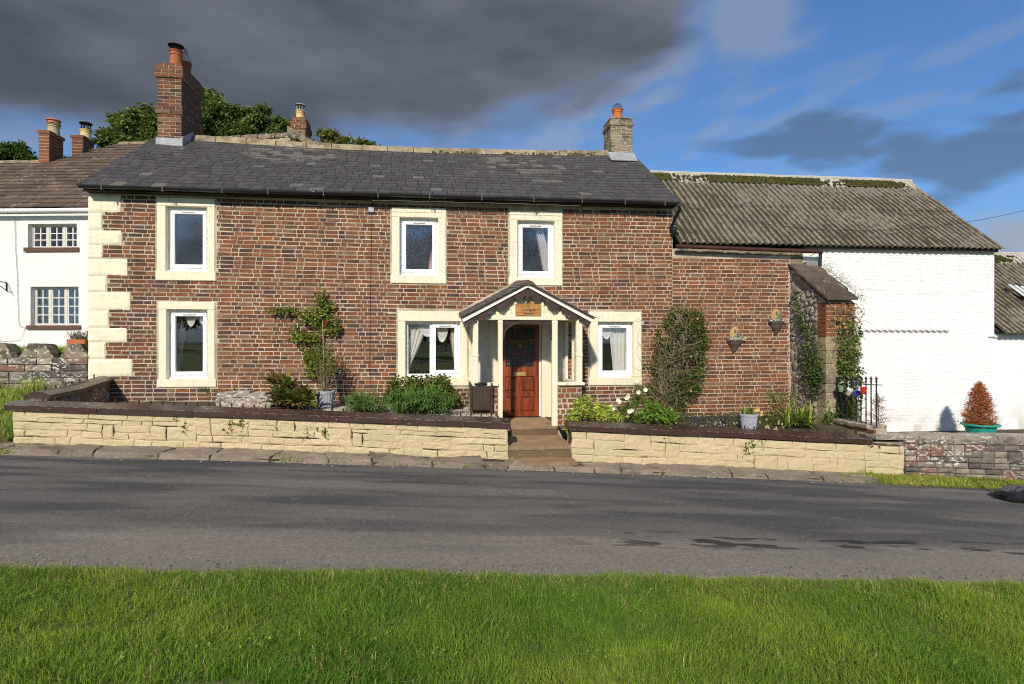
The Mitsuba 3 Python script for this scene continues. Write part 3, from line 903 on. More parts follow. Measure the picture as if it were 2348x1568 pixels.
# curtains
def curtain(label, x0, x1, z0, z1, shape, col, trim=None):
    """A gathered cloth: shape(s) in 0..1 from the top down gives the left and right fraction of the width."""
    c = thing('curtain', label, 'curtain')
    nu, nz = 40, 24
    s = np.linspace(0, 1, nz + 1)
    LR = np.array([shape(q) for q in s])
    u = np.linspace(0, 1, nu + 1)
    X = x0 + (x1 - x0) * (LR[:, :1] + (LR[:, 1:] - LR[:, :1]) * u)
    Y = YW + .27 + .022 * np.sin(u * 26 + s[:, None] * 2) * (1.1 - .5 * s[:, None])
    v = np.stack([X, Y, (z1 - (z1 - z0) * s)[:, None] * np.ones(nu + 1)], -1).reshape(-1, 3)
    i, j = np.meshgrid(np.arange(nz), np.arange(nu), indexing='ij')
    i, j = i.ravel(), j.ravel()
    f = np.stack([i * (nu + 1) + j, i * (nu + 1) + j + 1, (i + 1) * (nu + 1) + j + 1, (i + 1) * (nu + 1) + j], 1)
    cols = np.tile(np.asarray(col, float), (len(v), 1))
    if trim is not None:
        cols = np.where((np.tile(u, nz + 1) < trim[0])[:, None] if trim[0] < .5 else (np.tile(u, nz + 1) > trim[0])[:, None], trim[1], cols)
    MB().add(v, f, col=cols).put(c, 'vc', smooth=True)


def swag(label, x0, x1, z0, z1, col):
    c = thing('curtain_swag', label, 'curtain')
    nu, nz = 20, 10
    u, s = np.meshgrid(np.linspace(0, 1, nu + 1), np.linspace(0, 1, nz + 1), indexing='ij')
    v = np.stack([x0 + (x1 - x0) * u, YW + .24 + .012 * np.sin(s * 18), z1 - (z1 - z0) * s * (1 - (2 * u - 1) ** 2 * .85)], -1).reshape(-1, 3)
    i, j = np.meshgrid(np.arange(nu), np.arange(nz), indexing='ij')
    i, j = i.ravel(), j.ravel()
    f = np.stack([i * (nz + 1) + j, (i + 1) * (nz + 1) + j, (i + 1) * (nz + 1) + j + 1, i * (nz + 1) + j + 1], 1)
    MB(col).add(v, f).put(c, 'vc', smooth=True)


lace, cloth, red = (.62, .61, .58), (.55, .52, .48), (.35, .03, .03)
p0, p1, p2, p3, p4b, p4a, p5 = panes
W_ = lambda p: p[1] - p[0]
curtain('white curtain with red edge drawn to the right of the middle upstairs window', p1[1] - .16, p1[1] + .03, p1[2] - .05, p1[3] + .02, lambda q: (.92 - .55 * ss(.25, .9, q), 1), cloth, (.22, red))
curtain('pale striped curtain hanging at the right of the upstairs window above the porch', p2[1] - .26, p2[1] + .04, p2[2] - .05, p2[3] + .05, lambda q: (.02 + .62 * q, .62 + .38 * ss(0, .5, q)), (.50, .47, .48), (.12, (.32, .2, .2)))
curtain('grey net curtain at the left side of the bottom left window', p3[0] - .05, p3[0] + .17, p3[2] - .1, p3[3] + .05, lambda q: (0, .8 - .5 * q), (.28, .28, .27), (.72, (.20, .10, .05)))
swag('left white swag in the bottom left window', p3[0] + .12, p3[0] + .34, p3[3] - .20, p3[3] + .05, lace)
swag('right white swag in the bottom left window', p3[0] + .34, p3[1] + .1, p3[3] - .16, p3[3] + .05, lace)
curtain('cream curtain tied back in the left pane of the wide window beside the porch', p4a[0] - .03, p4a[1] + .03, p4a[2] - .05, p4a[3] + .05, lambda q: (0, .75 - .75 * ss(.1, 1.15, q) ** .8), lace)
swag('cream swag in the left pane of the wide window beside the porch', p4a[0] + .16, p4a[1] + .2, p4a[3] - .26, p4a[3] + .05, lace)
swag('round cream swag in the right pane of the wide window beside the porch', p4b[0] - .02, p4b[0] + .27, p4b[3] - .30, p4b[3] + .05, lace)
curtain('cream curtain with red edge in the right pane of the wide window beside the porch', p4b[1] - .13, p4b[1] + .05, p4b[2] - .05, p4b[3] + .05, lambda q: (.25 + .5 * ss(.2, 1, q), 1), lace, (.18, (.35, .14, .08)))
swag('white lace swag in the small window right of the porch', p5[0] - .02, p5[0] + .28, p5[3] - .24, p5[3] + .05, lace)
curtain('white lace curtain on the right of the small window right of the porch', p5[0] + .22, p5[1] + .04, p5[2] - .05, p5[3] + .03, lambda q: (.0 + .18 * ss(.15, 1, q), 1), lace)

# --- roof
TP = .606
CP, SP = math.cos(math.atan(TP)), math.sin(math.atan(TP))
YE = 11.76
RX0, RX1 = XL - .10, XR + .08
SL = (14.9 - YE) / CP
roof = sub(H, 'roof')
rsag = lambda x, s: (.13 * ((x + 1.0) / 5.7) ** 2 - .055) * s / SL
m = MB()
for a, b in zip(np.linspace(RX0, RX1, 13)[:-1], np.linspace(RX0, RX1, 13)[1:]):
    P = lambda x, y, z: [x, y, z]
    rg = lambda x: 4.84 + TP * (14.9 - YE) + rsag(x, SL)
    m.add([P(a, YE + .02, 4.815), P(b, YE + .02, 4.815), P(b, 14.9, rg(b) - .025), P(a, 14.9, rg(a) - .025), P(b, 18.1, 4.82), P(a, 18.1, 4.82), P(a, YE + .02, 4.79), P(b, YE + .02, 4.79), P(b, 14.9, rg(b) - .09), P(a, 14.9, rg(a) - .09), P(b, 18.1, 4.78), P(a, 18.1, 4.78)],
          [[0, 1, 2, 3], [3, 2, 4, 5], [6, 7, 1, 0], [9, 8, 7, 6], [11, 10, 8, 9], [0, 3, 9, 6], [1, 7, 8, 2], [3, 5, 11, 9], [2, 8, 10, 4]])
m.put(roof, 'm_slate')
rows = 17
gauge = SL / rows
Cs, dd = [], []
r = np.random.default_rng(8)
for i in range(rows):
    x = RX0 + (0 if i % 2 else -.13)
    while x < RX1 - .02:
        w = r.uniform(.205, .30)
        a, b = max(x, RX0), min(x + w, RX1)
        if b - a > .05:
            s0, s1 = i * gauge - (.02 if i == 0 else 0) + r.normal(0, .006), (i + 1) * gauge + .015
            tw = r.normal(0, .004)
            Cs.append([[a + .003, s0 - tw], [b - .003, s0 + tw], [b - .003, s1], [a + .003, s1]])
            l = r.uniform(.014, .023)
            dd.append([-l - r.uniform(0, .004), -l - r.uniform(0, .004), -.004, -.004])
        x += w
Cs = np.array(Cs)
fr = FR((0, YE, 4.84), (1, 0, 0), (0, CP, SP), (0, SP, -CP))
V, f = frustums(Cs, np.array(dd), .01, .0035, fr)
sq = np.concatenate([Cs[:, :, 1], Cs[:, :, 1]], 1)
V[:, :, 2] += rsag(V[:, :, 0], sq) + .03 * (meshkit.fbm(np.stack([V[:, :, 0] * .7, sq * .9, sq * 0], -1), 3, 2) - .5)
put_pieces(V, f, roof, 'slate', 'm_slate', 300, 'slates')
x = RX0 + .85
rg = lambda q: 4.84 + TP * (14.9 - YE) + rsag(q, SL)
while x < 4.18:
    x1 = min(x + U(.45, .75), 4.2)
    y = U(-.01, .01)
    za, zb = rg(x) - .02, rg(x1) - .02
    P8 = [[x + .004, 14.74, za - .095], [x + .004, 14.80, za + .10 + y], [x + .004, 15.06, za - .095], [x + .004, 15.0, za + .10 + y],
          [x1 - .004, 14.74, zb - .095], [x1 - .004, 14.80, zb + .10 + y], [x1 - .004, 15.06, zb - .095], [x1 - .004, 15.0, zb + .10 + y]]
    v, ff = lump(P8, 3, .010, .10, seed=x)
    scene[sub(roof, 'ridge_stone')] = mikit.ply((v, ff), 'm_sand', uv=np.tile([U(.55, 1), U(.3, .75)], (len(v), 1)))
    x = x1
# moss along the foot of the ridge
m = MB()
for q in range(520):
    x = rng.uniform(-2.6, 4.1)
    if meshkit.noise(np.array([x * 1.7, 3., 1.])) < .42:
        continue
    c = np.array([x, 14.70 + U(0, .1), 0])
    c[2] = rg(x) - .10 + (c[1] - 14.74) * 1.6 + .0
    s = U(.015, .04)
    v, ff = lump(box8(c[0] - s, c[0] + s, c[1] - s, c[1] + s, c[2] - s * .6, c[2] + s * .6), 1, .008, .5, seed=q)
    m.add(v, ff, col=np.array([.075, .07, .018]) * U(.5, 1.3))
m.put(sub(roof, 'moss', kind='stuff'), 'vc')

# gutter with brackets
g = sub(H, 'gutter')
GY, GR = 11.70, .052
gx = np.linspace(at(182, 430, GY)[0], at(1552, 467, GY)[0], 30)
a = np.linspace(np.pi, 2 * np.pi, 9)
gz = 4.80 - .006 * np.sin(gx * 1.3) - .012 * ss(3.4, 4.8, gx)
m = MB((.012, .013, .015))
v = np.stack([np.repeat(gx, 18).reshape(-1, 18), GY + np.tile(np.concatenate([np.cos(a) * GR, np.cos(a[::-1]) * (GR - .004)]), (30, 1)), gz[:, None] + np.tile(np.concatenate([np.sin(a) * GR, np.sin(a[::-1]) * (GR - .004)]), (30, 1))], -1).reshape(-1, 3)
i, j = np.meshgrid(np.arange(29), np.arange(18), indexing='ij')
i, j = i.ravel(), j.ravel()
m.add(v, np.stack([i * 18 + j, i * 18 + (j + 1) % 18, (i + 1) * 18 + (j + 1) % 18, (i + 1) * 18 + j], 1))
m.put(g, 'vc_gloss', smooth=False)
MB((.02, .016, .013)).box(XL, XR, 11.80, YW - .002, 4.74, 4.785).put(sub(H, 'soffit'), 'vc')
for q in (237, 376, 512, 616, 743, 867, 985, 1104, 1223, 1333, 1431, 1522):
    x = at(q, 450, 11.7)[0]
    m = MB((.10, .085, .07))
    m.tube([[x, 11.64, 4.83], [x, 11.643, 4.745], [x, 11.70, 4.735], [x + .005, 11.86, 4.67], [x + .005, 11.87, 4.60]], .006, 5)
    m.box(x - .011, x + .011, 11.63, 11.645, 4.72, 4.83)
    m.put(sub(g, 'bracket'), 'vc')
for q in (720, 1226):
    x = at(q, 450, 11.7)[0]
    MB((.012, .013, .015)).tube([[x - .03, GY, 4.79], [x + .03, GY, 4.79]], GR + .008, 12).put(sub(g, 'joint'), 'vc_gloss')
dp = sub(H, 'downpipe')
pts = [at(1556, 470, 11.7), at(1558, 480, 11.7), at(1545, 505, 11.85), at(1538, 520, 11.93), at(1540, 530, 11.9), at(1553, 536, 11.75)]
MB((.010, .011, .013)).tube(pts, .036, 10).put(dp, 'vc_gloss', smooth=True)


# chimneys
def chimney(parent, x0, x1, y0, y1, z0, z1, side, bands, cz, bl, seed, bsdf='m_brick', uvf=None, most=300):
    """A brick stack: bands = [(z0, z1, projection)]; side = +1 shows the right face, -1 the left."""
    c = sub(parent, 'chimney')
    MB().box(x0 + .004, x1 - .004, y0 + .004, y1 - .004, z0, z1 - .005).put(c, 'm_mortar')
    r = np.random.default_rng(seed)
    n = max(3, round((z1 - z0) / cz))
    h = (z1 - z0) / n
    Vs = []
    for i in range(n):
        za, zb = z0 + i * h + .006, z0 + (i + 1) * h - .006
        pr = max([b[2] for b in bands if b[0] <= (za + zb) / 2 <= b[1]] + [0.0])
        for fr, L in ((FR((x0 - pr, y0 - pr, 0), (1, 0, 0), (0, 0, 1), (0, 1, 0)), x1 - x0 + 2 * pr),
                      (FR((x1 + pr, y0 - pr, 0), (0, 1, 0), (0, 0, 1), (-1, 0, 0)), y1 - y0 + 2 * pr),
                      (FR((x0 - pr, y1 + pr, 0), (0, -1, 0), (0, 0, 1), (1, 0, 0)), y1 - y0 + 2 * pr)):
            nb = max(1, round(L / bl))
            e = np.linspace(0, L, nb + 1) + 0
            if i % 2 and nb > 1:
                e = np.concatenate([[0], (e[1:] + e[:-1]) / 2, [L]])
            C = [[[p + (.006 if p > 0 else 0), za], [q - (.006 if q < L else 0), za], [q - (.006 if q < L else 0), zb], [p + (.006 if p > 0 else 0), zb]] for p, q in zip(e[:-1], e[1:]) if q - p > .04]
            V, f = frustums(C, -.003 - r.uniform(0, .004, len(C)), pr + .003, .0025, fr)
            Vs.append(V)
        if pr > 0:
            MB().box(x0 - pr + .004, x1 + pr - .004, y0 - pr + .004, y1 + pr - .004, za - .006, zb + .003).put(sub(c, 'corbel'), 'm_mortar')
    V = np.concatenate(Vs)
    uv = r.uniform(0, 1, (len(V), 2))
    if uvf is not None:
        uv = uvf(V.mean(1), uv)
    put_pieces(V, f, c, 'brick', bsdf, most, 'bricks', uv=uv)
    return c


def pot(c, x, y, z, h, r, col, cowl):
    m = MB(col)
    m.lathe([(r * .94, -.05), (r * .98, 0), (r * .90, h * .5), (r * .90, h * .72), (r * 1.02, h * .74), (r * 1.02, h * .79), (r * .93, h * .80), (r * .95, h * .93), (r * 1.10, h * .94), (r * 1.10, h), (r * .8, h), (r * .8, h * .4)], (x, y, z), 20)
    m.put(sub(c, 'pot'), 'vc', smooth=False)
    if cowl is None:
        return
    kind, cc = cowl
    m = MB(cc)
    z2 = z + h
    if kind == 'disc':
        m.lathe([(0, .16), (r * 1.25, .13), (r * 1.28, .115), (0, .12)], (x, y, z2), 20)
        for a in np.arange(14) / 14 * 6.283:
            m.tube([[x + r * 1.1 * math.cos(a), y + r * 1.1 * math.sin(a), z2 - .02], [x + r * .75 * math.cos(a + .2), y + r * .75 * math.sin(a + .2), z2 + .125]], .006, 4)
        m.tube([[x, y, z2 + .15], [x, y, z2 + .19]], .008, 4)
    elif kind == 'cone':
        for a in np.arange(12) / 12 * 6.283:
            m.tube([[x + r * .85 * math.cos(a), y + r * .85 * math.sin(a), z2 - .02], [x + r * .9 * math.cos(a), y + r * .9 * math.sin(a), z2 + .06], [x + .01 * math.cos(a), y + .01 * math.sin(a), z2 + .36]], .006, 4)
    elif kind == 'dome':
        for a in np.arange(9) / 9 * math.pi:
            t = np.linspace(0, math.pi, 9)
            m.tube(np.stack([x + r * np.cos(t) * math.cos(a) * 1.02, y + r * np.cos(t) * math.sin(a) * 1.02, z2 - .02 + np.sin(t) * r * 1.35], 1), .0035, 4)
        for hh in (.35, .7):
            t = np.linspace(0, 6.283, 15)
            q = r * math.sqrt(1 - hh * hh)
            m.tube(np.stack([x + q * np.cos(t), y + q * np.sin(t), z2 + hh * r * 1.35 - .02 + 0 * t], 1), .0035, 4)
    elif kind == 'lantern':
        for a in np.arange(8) / 8 * 6.283:
            m.tube([[x + r * .8 * math.cos(a), y + r * .8 * math.sin(a), z2 - .01], [x + r * .8 * math.cos(a), y + r * .8 * math.sin(a), z2 + .17]], .012, 4)
        m.lathe([(r * .95, 0), (r * .98, .03), (r * .8, .03)], (x, y, z2), 16)
        m.lathe([(r * 1.2, .17), (r * 1.05, .20), (0, .225), (0, .17)], (x, y, z2), 16)
    elif kind == 'hood':
        m.lathe([(r * 1.15, .02), (r * .9, .07), (r * .9, .10), (r * 1.18, .10), (r * 1.0, .14), (0, .17)], (x, y, z2), 16)
    m.put(sub(c, 'cowl'), 'vc')


TERRA = (.36, .115, .045)
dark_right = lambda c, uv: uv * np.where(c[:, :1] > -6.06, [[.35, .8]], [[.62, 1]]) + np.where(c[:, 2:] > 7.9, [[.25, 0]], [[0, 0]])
c = chimney(H, -6.55, -6.03, 14.34, 15.45, 4.30, 8.34, 1, [(8.02, 8.22, .05), (7.14, 7.32, .035)], .0835, .26, 3, uvf=dark_right)
pot(c, -6.27, 14.62, 8.34, .40, .135, TERRA, ('disc', (.02, .018, .018)))
pot(c, -6.27, 15.12, 8.34, .36, .135, (.24, .085, .045), ('cone', (.06, .06, .06)))
m = MB()
m.box(-6.575, -6.005, 14.30, 14.335, 6.28, 6.60, .01)
m.hexa([[x, y, z] for x in (-6.78, -5.92) for y, z in ((14.02, 4.84 + TP * (14.02 - YE) + .02), (14.02, 4.84 + TP * (14.02 - YE) + .035), (14.338, 4.84 + TP * (14.338 - YE) + .02), (14.338, 4.84 + TP * (14.338 - YE) + .035))])
m.hexa([[x, y, z] for x in (-6.028, -5.99) for y, z in ((14.30, 6.30), (14.30, 6.62), (14.9, 6.65), (14.9, 6.95))])
m.put(sub(c, 'lead_flashing'), 'm_lead')
grey = lambda cc, uv: np.stack([.25 + uv[:, 0] * .45, .35 + uv[:, 1] * .6], 1)
c = chimney(H, 4.21, 4.77, 14.57, 15.23, 5.8, 7.60, -1, [(7.44, 7.53, .035)], .083, .24, 6, 'm_sand', grey)
MB().box(4.19, 4.79, 14.55, 15.25, 7.601, 7.64, .015, uv=(.8, .7)).put(sub(c, 'cap'), 'm_sand')
pot(c, 4.45, 14.8, 7.62, .30, .135, (.50, .155, .05), ('dome', (.07, .07, .075)))
m = MB()
m.hexa([[x, y, z] for x in (4.12, 4.80) for y, z in ((14.22, 4.84 + TP * (14.22 - YE) + .10), (14.22, 4.84 + TP * (14.22 - YE) + .125), (14.55, 4.84 + TP * (14.55 - YE) + .08), (14.55, 6.74))])
m.put(sub(c, 'lead_flashing'), 'm_lead')
# ------------------------------------------------------------------ porch
YP = 10.68
FLOOR = .36
CREAM = (.80, .715, .495)
pc = lambda x, y, Y=YP: at(974 + x / 3.6014, 607.4 + y / 3.6014, Y)     # from the porch survey sheet
porch = sub(H, 'porch')
ztop = pc(850, 455)[2]
zbm = pc(850, 421)[2]
xs = [pc(605, 800)[0], pc(642, 800)[0], pc(1050, 800)[0], pc(1096, 800)[0]]
ox = [pc(396, 800)[0], pc(440, 800)[0], pc(1250, 800)[0], pc(1300, 800)[0]]
zs0, zs1 = pc(400, 1000)[2], pc(400, 976)[2]
panelkey = None
MB().box(ox[0] - .03, ox[3] + .03, YP - .005, YP + .11, ztop, zbm, .006).put(numbered(porch + '__beam'), 'm_cream')
for a, b, z0 in ((xs[0], xs[1], FLOOR), (xs[2], xs[3], FLOOR), (ox[0], ox[1], zs1), (ox[2], ox[3], zs1)):
    m = MB()
    m.box(a, b, YP, YP + .09, z0, ztop - .001, .006)
    m.box(a - .005, b + .005, YP - .005, YP + .095, ztop - .07, ztop - .03, .005)
    if z0 > 1:
        m.box(a - .01, b + .01, YP - .010, YP + .10, z0 + (ztop - z0) * .42, z0 + (ztop - z0) * .46, .006)
    m.put(sub(porch, 'post'), 'm_cream')
for a, b in ((ox[0] - .04, xs[0] - .001), (xs[3] + .001, ox[3] + .04)):
    MB().box(a, b, YP - .05, YP + .20, zs0, zs1, .008).put(sub(porch, 'sill'), 'm_cream')
# dwarf walls of larger worn bricks, side walls with cream boarding
for a, b in ((ox[0], xs[0] - .002), (xs[3] + .002, ox[3])):
    MB().box(a + .004, b - .004, YP + .03, YP + .17, .15, zs0 - .001).put(sub(porch, 'dwarf_wall'), 'm_mortar')
    C = flemish(a, b, .28, zs0, .098, [], 31, lambda q: 0 * q, .30, .10, .02)
    V, f = frustums(C, -(.004 + rng.uniform(0, .012, len(C))), .02, .006, FR((0, YP + .03, 0), (1, 0, 0), (0, 0, 1), (0, 1, 0)))
    V[:, :4] += rng.normal(0, .003, (len(V), 4, 3))
    put_pieces(V, f, porch, 'brick', 'm_brick', 300, uv=np.stack([rng.uniform(.4, .95, len(V)), rng.uniform(.3, 1, len(V))], 1))
for x in (ox[0], ox[3]):
    s = 1 if x == ox[0] else -1
    MB().box(min(x, x + s * .12), max(x, x + s * .12), YP + .171, YW - .012, .15, zs0).put(sub(porch, 'side_wall'), 'm_brick')
    m = MB()
    m.box(min(x, x + s * .06), max(x, x + s * .06), YP + .201, YW - .012, zs0 + .001, zs1 - .01, .004)
    for y in (YP + .55, YW - .10):
        m.box(min(x + s * .01, x + s * .07), max(x + s * .01, x + s * .07), y, y + .08, zs1 - .009, ztop - .001, .005)
    m.box(min(x + s * .008, x + s * .068), max(x + s * .008, x + s * .068), YP + .12, YW - .012, ztop, zbm - .005, .004)
    m.box(min(x + s * .03, x + s * .045), max(x + s * .03, x + s * .045), YP + .09, YP + .549, zs1 - .009, ztop - .001)
    m.put(sub(porch, 'side_frame'), 'm_cream')
# cream stone surround of the door and whitewashed brick either side
for a, b in ((.935, 1.165), (1.995, 2.29)):
    MB().box(a, b, YW - .03, YW + .05, FLOOR - .02, 2.42, .01).put(sub(porch, 'door_surround'), 'm_cream')
MB().box(1.1655, 1.9945, YW - .025, YW + .05, 2.30, 2.42, .01).put(sub(porch, 'door_surround'), 'm_cream')
C = np.concatenate([flemish(.52, .932, .3, 2.55, .0805, [], 41, lambda q: 0 * q), flemish(2.293, 2.55, .3, 2.55, .0805, [], 42, lambda q: 0 * q)])
V, f = frustums(C, -(.005 + rng.uniform(0, .006, len(C))), .01, .005, FR((0, YW, 0), (1, 0, 0), (0, 0, 1), (0, 1, 0)))
put_pieces(V, f, porch, 'whitewashed_brick', 'm_porchwhite', 300)
MB().box(.5, .934, YW - .0015, YW, .3, 2.5).box(2.291, 2.56, YW - .0015, YW, .3, 2.5).put(sub(porch, 'whitewash'), 'm_porchwhite')
# gable: boards, white verge boards, brown scalloped barge boards
YG = 10.55
A, L, R = pc(850, 150, YG), pc(298, 436, YG), pc(1397, 440, YG)
A, L, R = (np.array([q[0], q[2]]) for q in (A, L, R))
n = 15
for i in range(n):
    a, b = ox[0] + .12 + (ox[3] - ox[0] - .24) * i / n, ox[0] + .12 + (ox[3] - ox[0] - .24) * (i + 1) / n
    h = lambda x: (A[1] - .10) + (abs(x - A[0]) / (A[0] - L[0])) * (L[1] - A[1])
    if max(h(a), h(b)) < zbm + .02:
        continue
    MB().hexa([[x, y, z] for x in (a + .0025, b - .0025) for y in (YP + .03, YP + .05) for z in (zbm + .0005, max(h(x), zbm + .01))]).put(sub(porch, 'gable_board'), 'm_cream')


def verge(P, Q, o0, o1, y0, y1, key, bsdf, low=None, **kw):
    """A board along the line P-Q, from o0 to o1 below it (low(s) sets a shaped lower edge)."""
    d = (Q - P) / np.linalg.norm(Q - P)
    nrm = np.array([d[1], -d[0]])
    nrm = nrm if nrm[1] < 0 else -nrm
    s = np.linspace(0, np.linalg.norm(Q - P), 121 if low else 2)
    lo = np.array([low(q) for q in s]) if low else np.full(2, o1)
    up = P + d * s[:, None] + nrm * o0
    dn = P + d * s[:, None] + nrm * lo[:, None]
    up[0, 0] = dn[0, 0] = P[0]
    poly = Polygon(np.vstack([up, dn[::-1]])).buffer(0)
    poly = max(getattr(poly, 'geoms', [poly]), key=lambda q: q.area)
    e = trimesh.creation.extrude_polygon(poly, y1 - y0, engine='earcut')
    v = np.stack([e.vertices[:, 0], y1 - e.vertices[:, 2], e.vertices[:, 1]], 1)
    MB(kw.get('col', (.8, .8, .78))).add(v, e.faces).put(key, bsdf)


def scallop(s):
    q = (s - .06) % .375
    if s < .06:
        return .17
    return .138 + .070 * max(0, math.sin(q / .375 * math.pi)) ** 1.5 * (1 if q < .26 else .3) + (.022 if .05 < q % .13 < .09 else 0) - (.055 * math.exp(-((q - .30) / .035) ** 2))


for Q in (L, R):
    verge(A, Q, .0, .088, YG - .02, YG + .015, sub(porch, 'verge_board'), 'vc', col=(.80, .78, .72))
    verge(A, Q + (Q - A) * -.012, .0885, .2, YG + .016, YG + .045, sub(porch, 'barge_board'), 'm_brown', low=scallop)
MB().box(A[0] - .035, A[0] + .035, YG, YG + .06, A[1] - .30, A[1] - .14, .006).put(sub(porch, 'finial'), 'm_brown')
# porch roof
RISE = .15
Rp = {}
for nm, Q in (('l', L), ('r', R)):
    P4 = np.array([[Q[0], YG - .03, Q[1]], [Q[0] + (.02 if nm == 'l' else -.02), YW - .01, Q[1] + RISE], [A[0], YW - .01, A[1] + RISE], [A[0], YG - .03, A[1]]])
    Rp[nm] = P4
    nr = np.cross(P4[1] - P4[0], P4[3] - P4[0])
    nr *= np.sign(nr[2]) / np.linalg.norm(nr)
    MB((.10, .08, .06)).hexa([P4[0] - nr * .03, P4[0], P4[1] - nr * .03, P4[1], P4[3] - nr * .03, P4[3], P4[2] - nr * .03, P4[2]]).put(sub(porch, 'roof_deck'), 'vc')
    bil = lambda u, v: P4[0] * (1 - u) * (1 - v) + P4[1] * u * (1 - v) + P4[2] * u * v + P4[3] * (1 - u) * v
    Vs = []
    for i in range(7):
        e = np.linspace(-.02, 1, 7 + i % 2)
        for a, b in zip(e[:-1], e[1:]):
            v0, v1 = i / 7 - .02, (i + 1) / 7 + .03
            q = np.array([bil(a + .004, v0), bil(b - .004, v0), bil(b - .004, v1), bil(a + .004, v1)])
            up = np.array([.026, .026, .010, .010])[:, None] * nr
            Vs.append(np.vstack([q + up, q + up - nr * .012]))
    f8 = np.array([[0, 1, 2], [0, 2, 3]] + sum([[[4 + i, 4 + (i + 1) % 4, (i + 1) % 4], [4 + i, (i + 1) % 4, i]] for i in range(4)], []))
    put_pieces(np.array(Vs), f8, porch, 'slate', 'm_slate', 300)
for i in range(3):
    ya, yb = YG - .05 + i * .52, YG - .05 + (i + 1) * .52 - .008
    za, zb = A[1] + RISE * i / 3, A[1] + RISE * (i + 1) / 3
    v = [[A[0] + x, y, z0 + z] for y, z0 in ((ya, za), (yb, zb)) for x, z in ((-.15, -.045), (-.09, .02), (0, .055), (.09, .02), (.15, -.045))]
    MB().add(v, [[0, 1, 6, 5], [1, 2, 7, 6], [2, 3, 8, 7], [3, 4, 9, 8], [0, 4, 2, 1], [2, 4, 3, 3], [5, 6, 7, 9], [7, 8, 9, 9]], uv=(.45, .8)).put(sub(porch, 'ridge_tile'), 'm_tile')
# mortar fillet where the porch roof meets the wall
for nm in 'lr':
    P4 = Rp[nm]
    MB().beam(P4[1] + [0, -.03, .03], P4[2] + [0, -.03, .03], .07, .06).put(sub(porch, 'mortar_fillet'), 'm_mortar')
# brown lattice arch
cx_, top_, half, rise = (xs[1] + xs[2]) / 2, ztop - .002, (xs[2] - xs[1]) / 2, .33
th = np.linspace(0, math.pi, 41)
arch = Polygon([(cx_ + (half - .03) * math.cos(t), top_ - rise - .02 + (rise - .02) * math.sin(t) ** .8) for t in th] + [(cx_ - half + .03, top_ - 1), (cx_ + half - .03, top_ - 1)])
full = sbox(xs[1] + .001, top_ - rise - .03, xs[2] - .001, top_)
span = full.difference(arch)
bars = [sbox(x, top_ - 1, x + .008, top_) for x in np.arange(xs[1], xs[2], .021)] + [sbox(xs[1], z, xs[2], z + .008) for z in np.arange(top_ - .4, top_, .021)]
from shapely import union_all
lat = union_all(bars).intersection(span)
rim = span.difference(span.buffer(-.013))
rim = union_all([rim, arch.buffer(.024).difference(arch).intersection(full)])
for poly, y0 in ((lat, YP + .035), (rim, YP + .025)):
    ms = []
    for q in getattr(poly, 'geoms', [poly]):
        if q.area > 1e-5 and q.geom_type == 'Polygon':
            e = trimesh.creation.extrude_polygon(q, .018, engine='earcut')
            ms.append((np.stack([e.vertices[:, 0], y0 + .018 - e.vertices[:, 2], e.vertices[:, 1]], 1), e.faces))
    m = MB()
    for v, f in ms:
        m.add(v, f)
    m.put(sub(porch, 'lattice_arch'), 'm_brown')

# --- door
dr_ = sub(H, 'door')
YD = YW + .05
dx0, dx1, dz0, dz1 = 1.20, 1.945, .375, 2.27
MB().box(dx0, dx1, YD + .012, YD + .045, dz0, dz1, uv=(.3, .3)).put(numbered(dr_ + '__slab'), 'm_wood')
dc = lambda x, y: (lambda p: (p[0], p[2]))(pc(x, y, YD))
col = [dx0, dx0 + .036, dx1 - .095, dx1]
zr = lambda y: pc(800, y, YD)[2]
m = MB()
m.box(dx0, dx0 + .05, YD - .022, YD + .0115, dz0, dz1, .004)
m.box(dx1 - .095, dx1, YD - .022, YD + .0115, dz0, dz1, .004)
for a, b in ((dz0, zr(1218)), (zr(1088), zr(1048)), (zr(920), zr(842)), (zr(512), dz1)):
    m.box(dx0 + .0505, dx1 - .0955, YD - .022, YD + .0115, a, b, .004)
m.box(dc(757, 1000)[0], dc(793, 1000)[0], YD - .0215, YD + .0112, zr(1217), zr(921), .004)
m.put(sub(dr_, 'stile'), 'm_wood')
g0, g1 = dx0 + .0505, dx1 - .0955
m = MB()
for i in (1, 2):
    x = g0 + (g1 - g0) * i / 3
    m.box(x - .012, x + .012, YD - .008, YD + .011, zr(841), zr(513), .003)
    z = zr(841) + (zr(513) - zr(841)) * i / 3
    m.box(g0, g1, YD - .007, YD + .0105, z - .012, z + .012, .003)
m.put(sub(dr_, 'glazing_bar'), 'm_wood')
for i in range(3):
    for j in range(3):
        x, z = g0 + (g1 - g0) * i / 3, zr(841) + (zr(513) - zr(841)) * j / 3
        MB().box(x + .012, x + (g1 - g0) / 3 - .012, YD + .002, YD + .0105, z + .012, z + (zr(513) - zr(841)) / 3 - .012).put(sub(dr_, 'glass_pane'), 'm_obscure')
for xa, xb in ((652, 755), (797, 907)):
    for ya, yb in ((1215, 1092), (1045, 923)):
        a, b, c, d = dc(xa, ya)[0], dc(xb, ya)[0], zr(ya), zr(yb)
        V, f = frustums([[[a + .012, c + .012], [b - .012, c + .012], [b - .012, d - .012], [a + .012, d - .012]]], [-.010], .011, .034, FR((0, YD, 0), (1, 0, 0), (0, 0, 1), (0, 1, 0)))
        scene[sub(dr_, 'panel')] = mikit.ply((V[0], f), 'm_wood', uv=np.tile(rng.uniform(0, 1, 2), (8, 1)))
a, b, c, d = dc(728, 900)[0], dc(830, 900)[0], zr(916), zr(884)
m = MB((.36, .26, .10))
m.box(a, b, YD - .030, YD - .0225, c, d, .003)
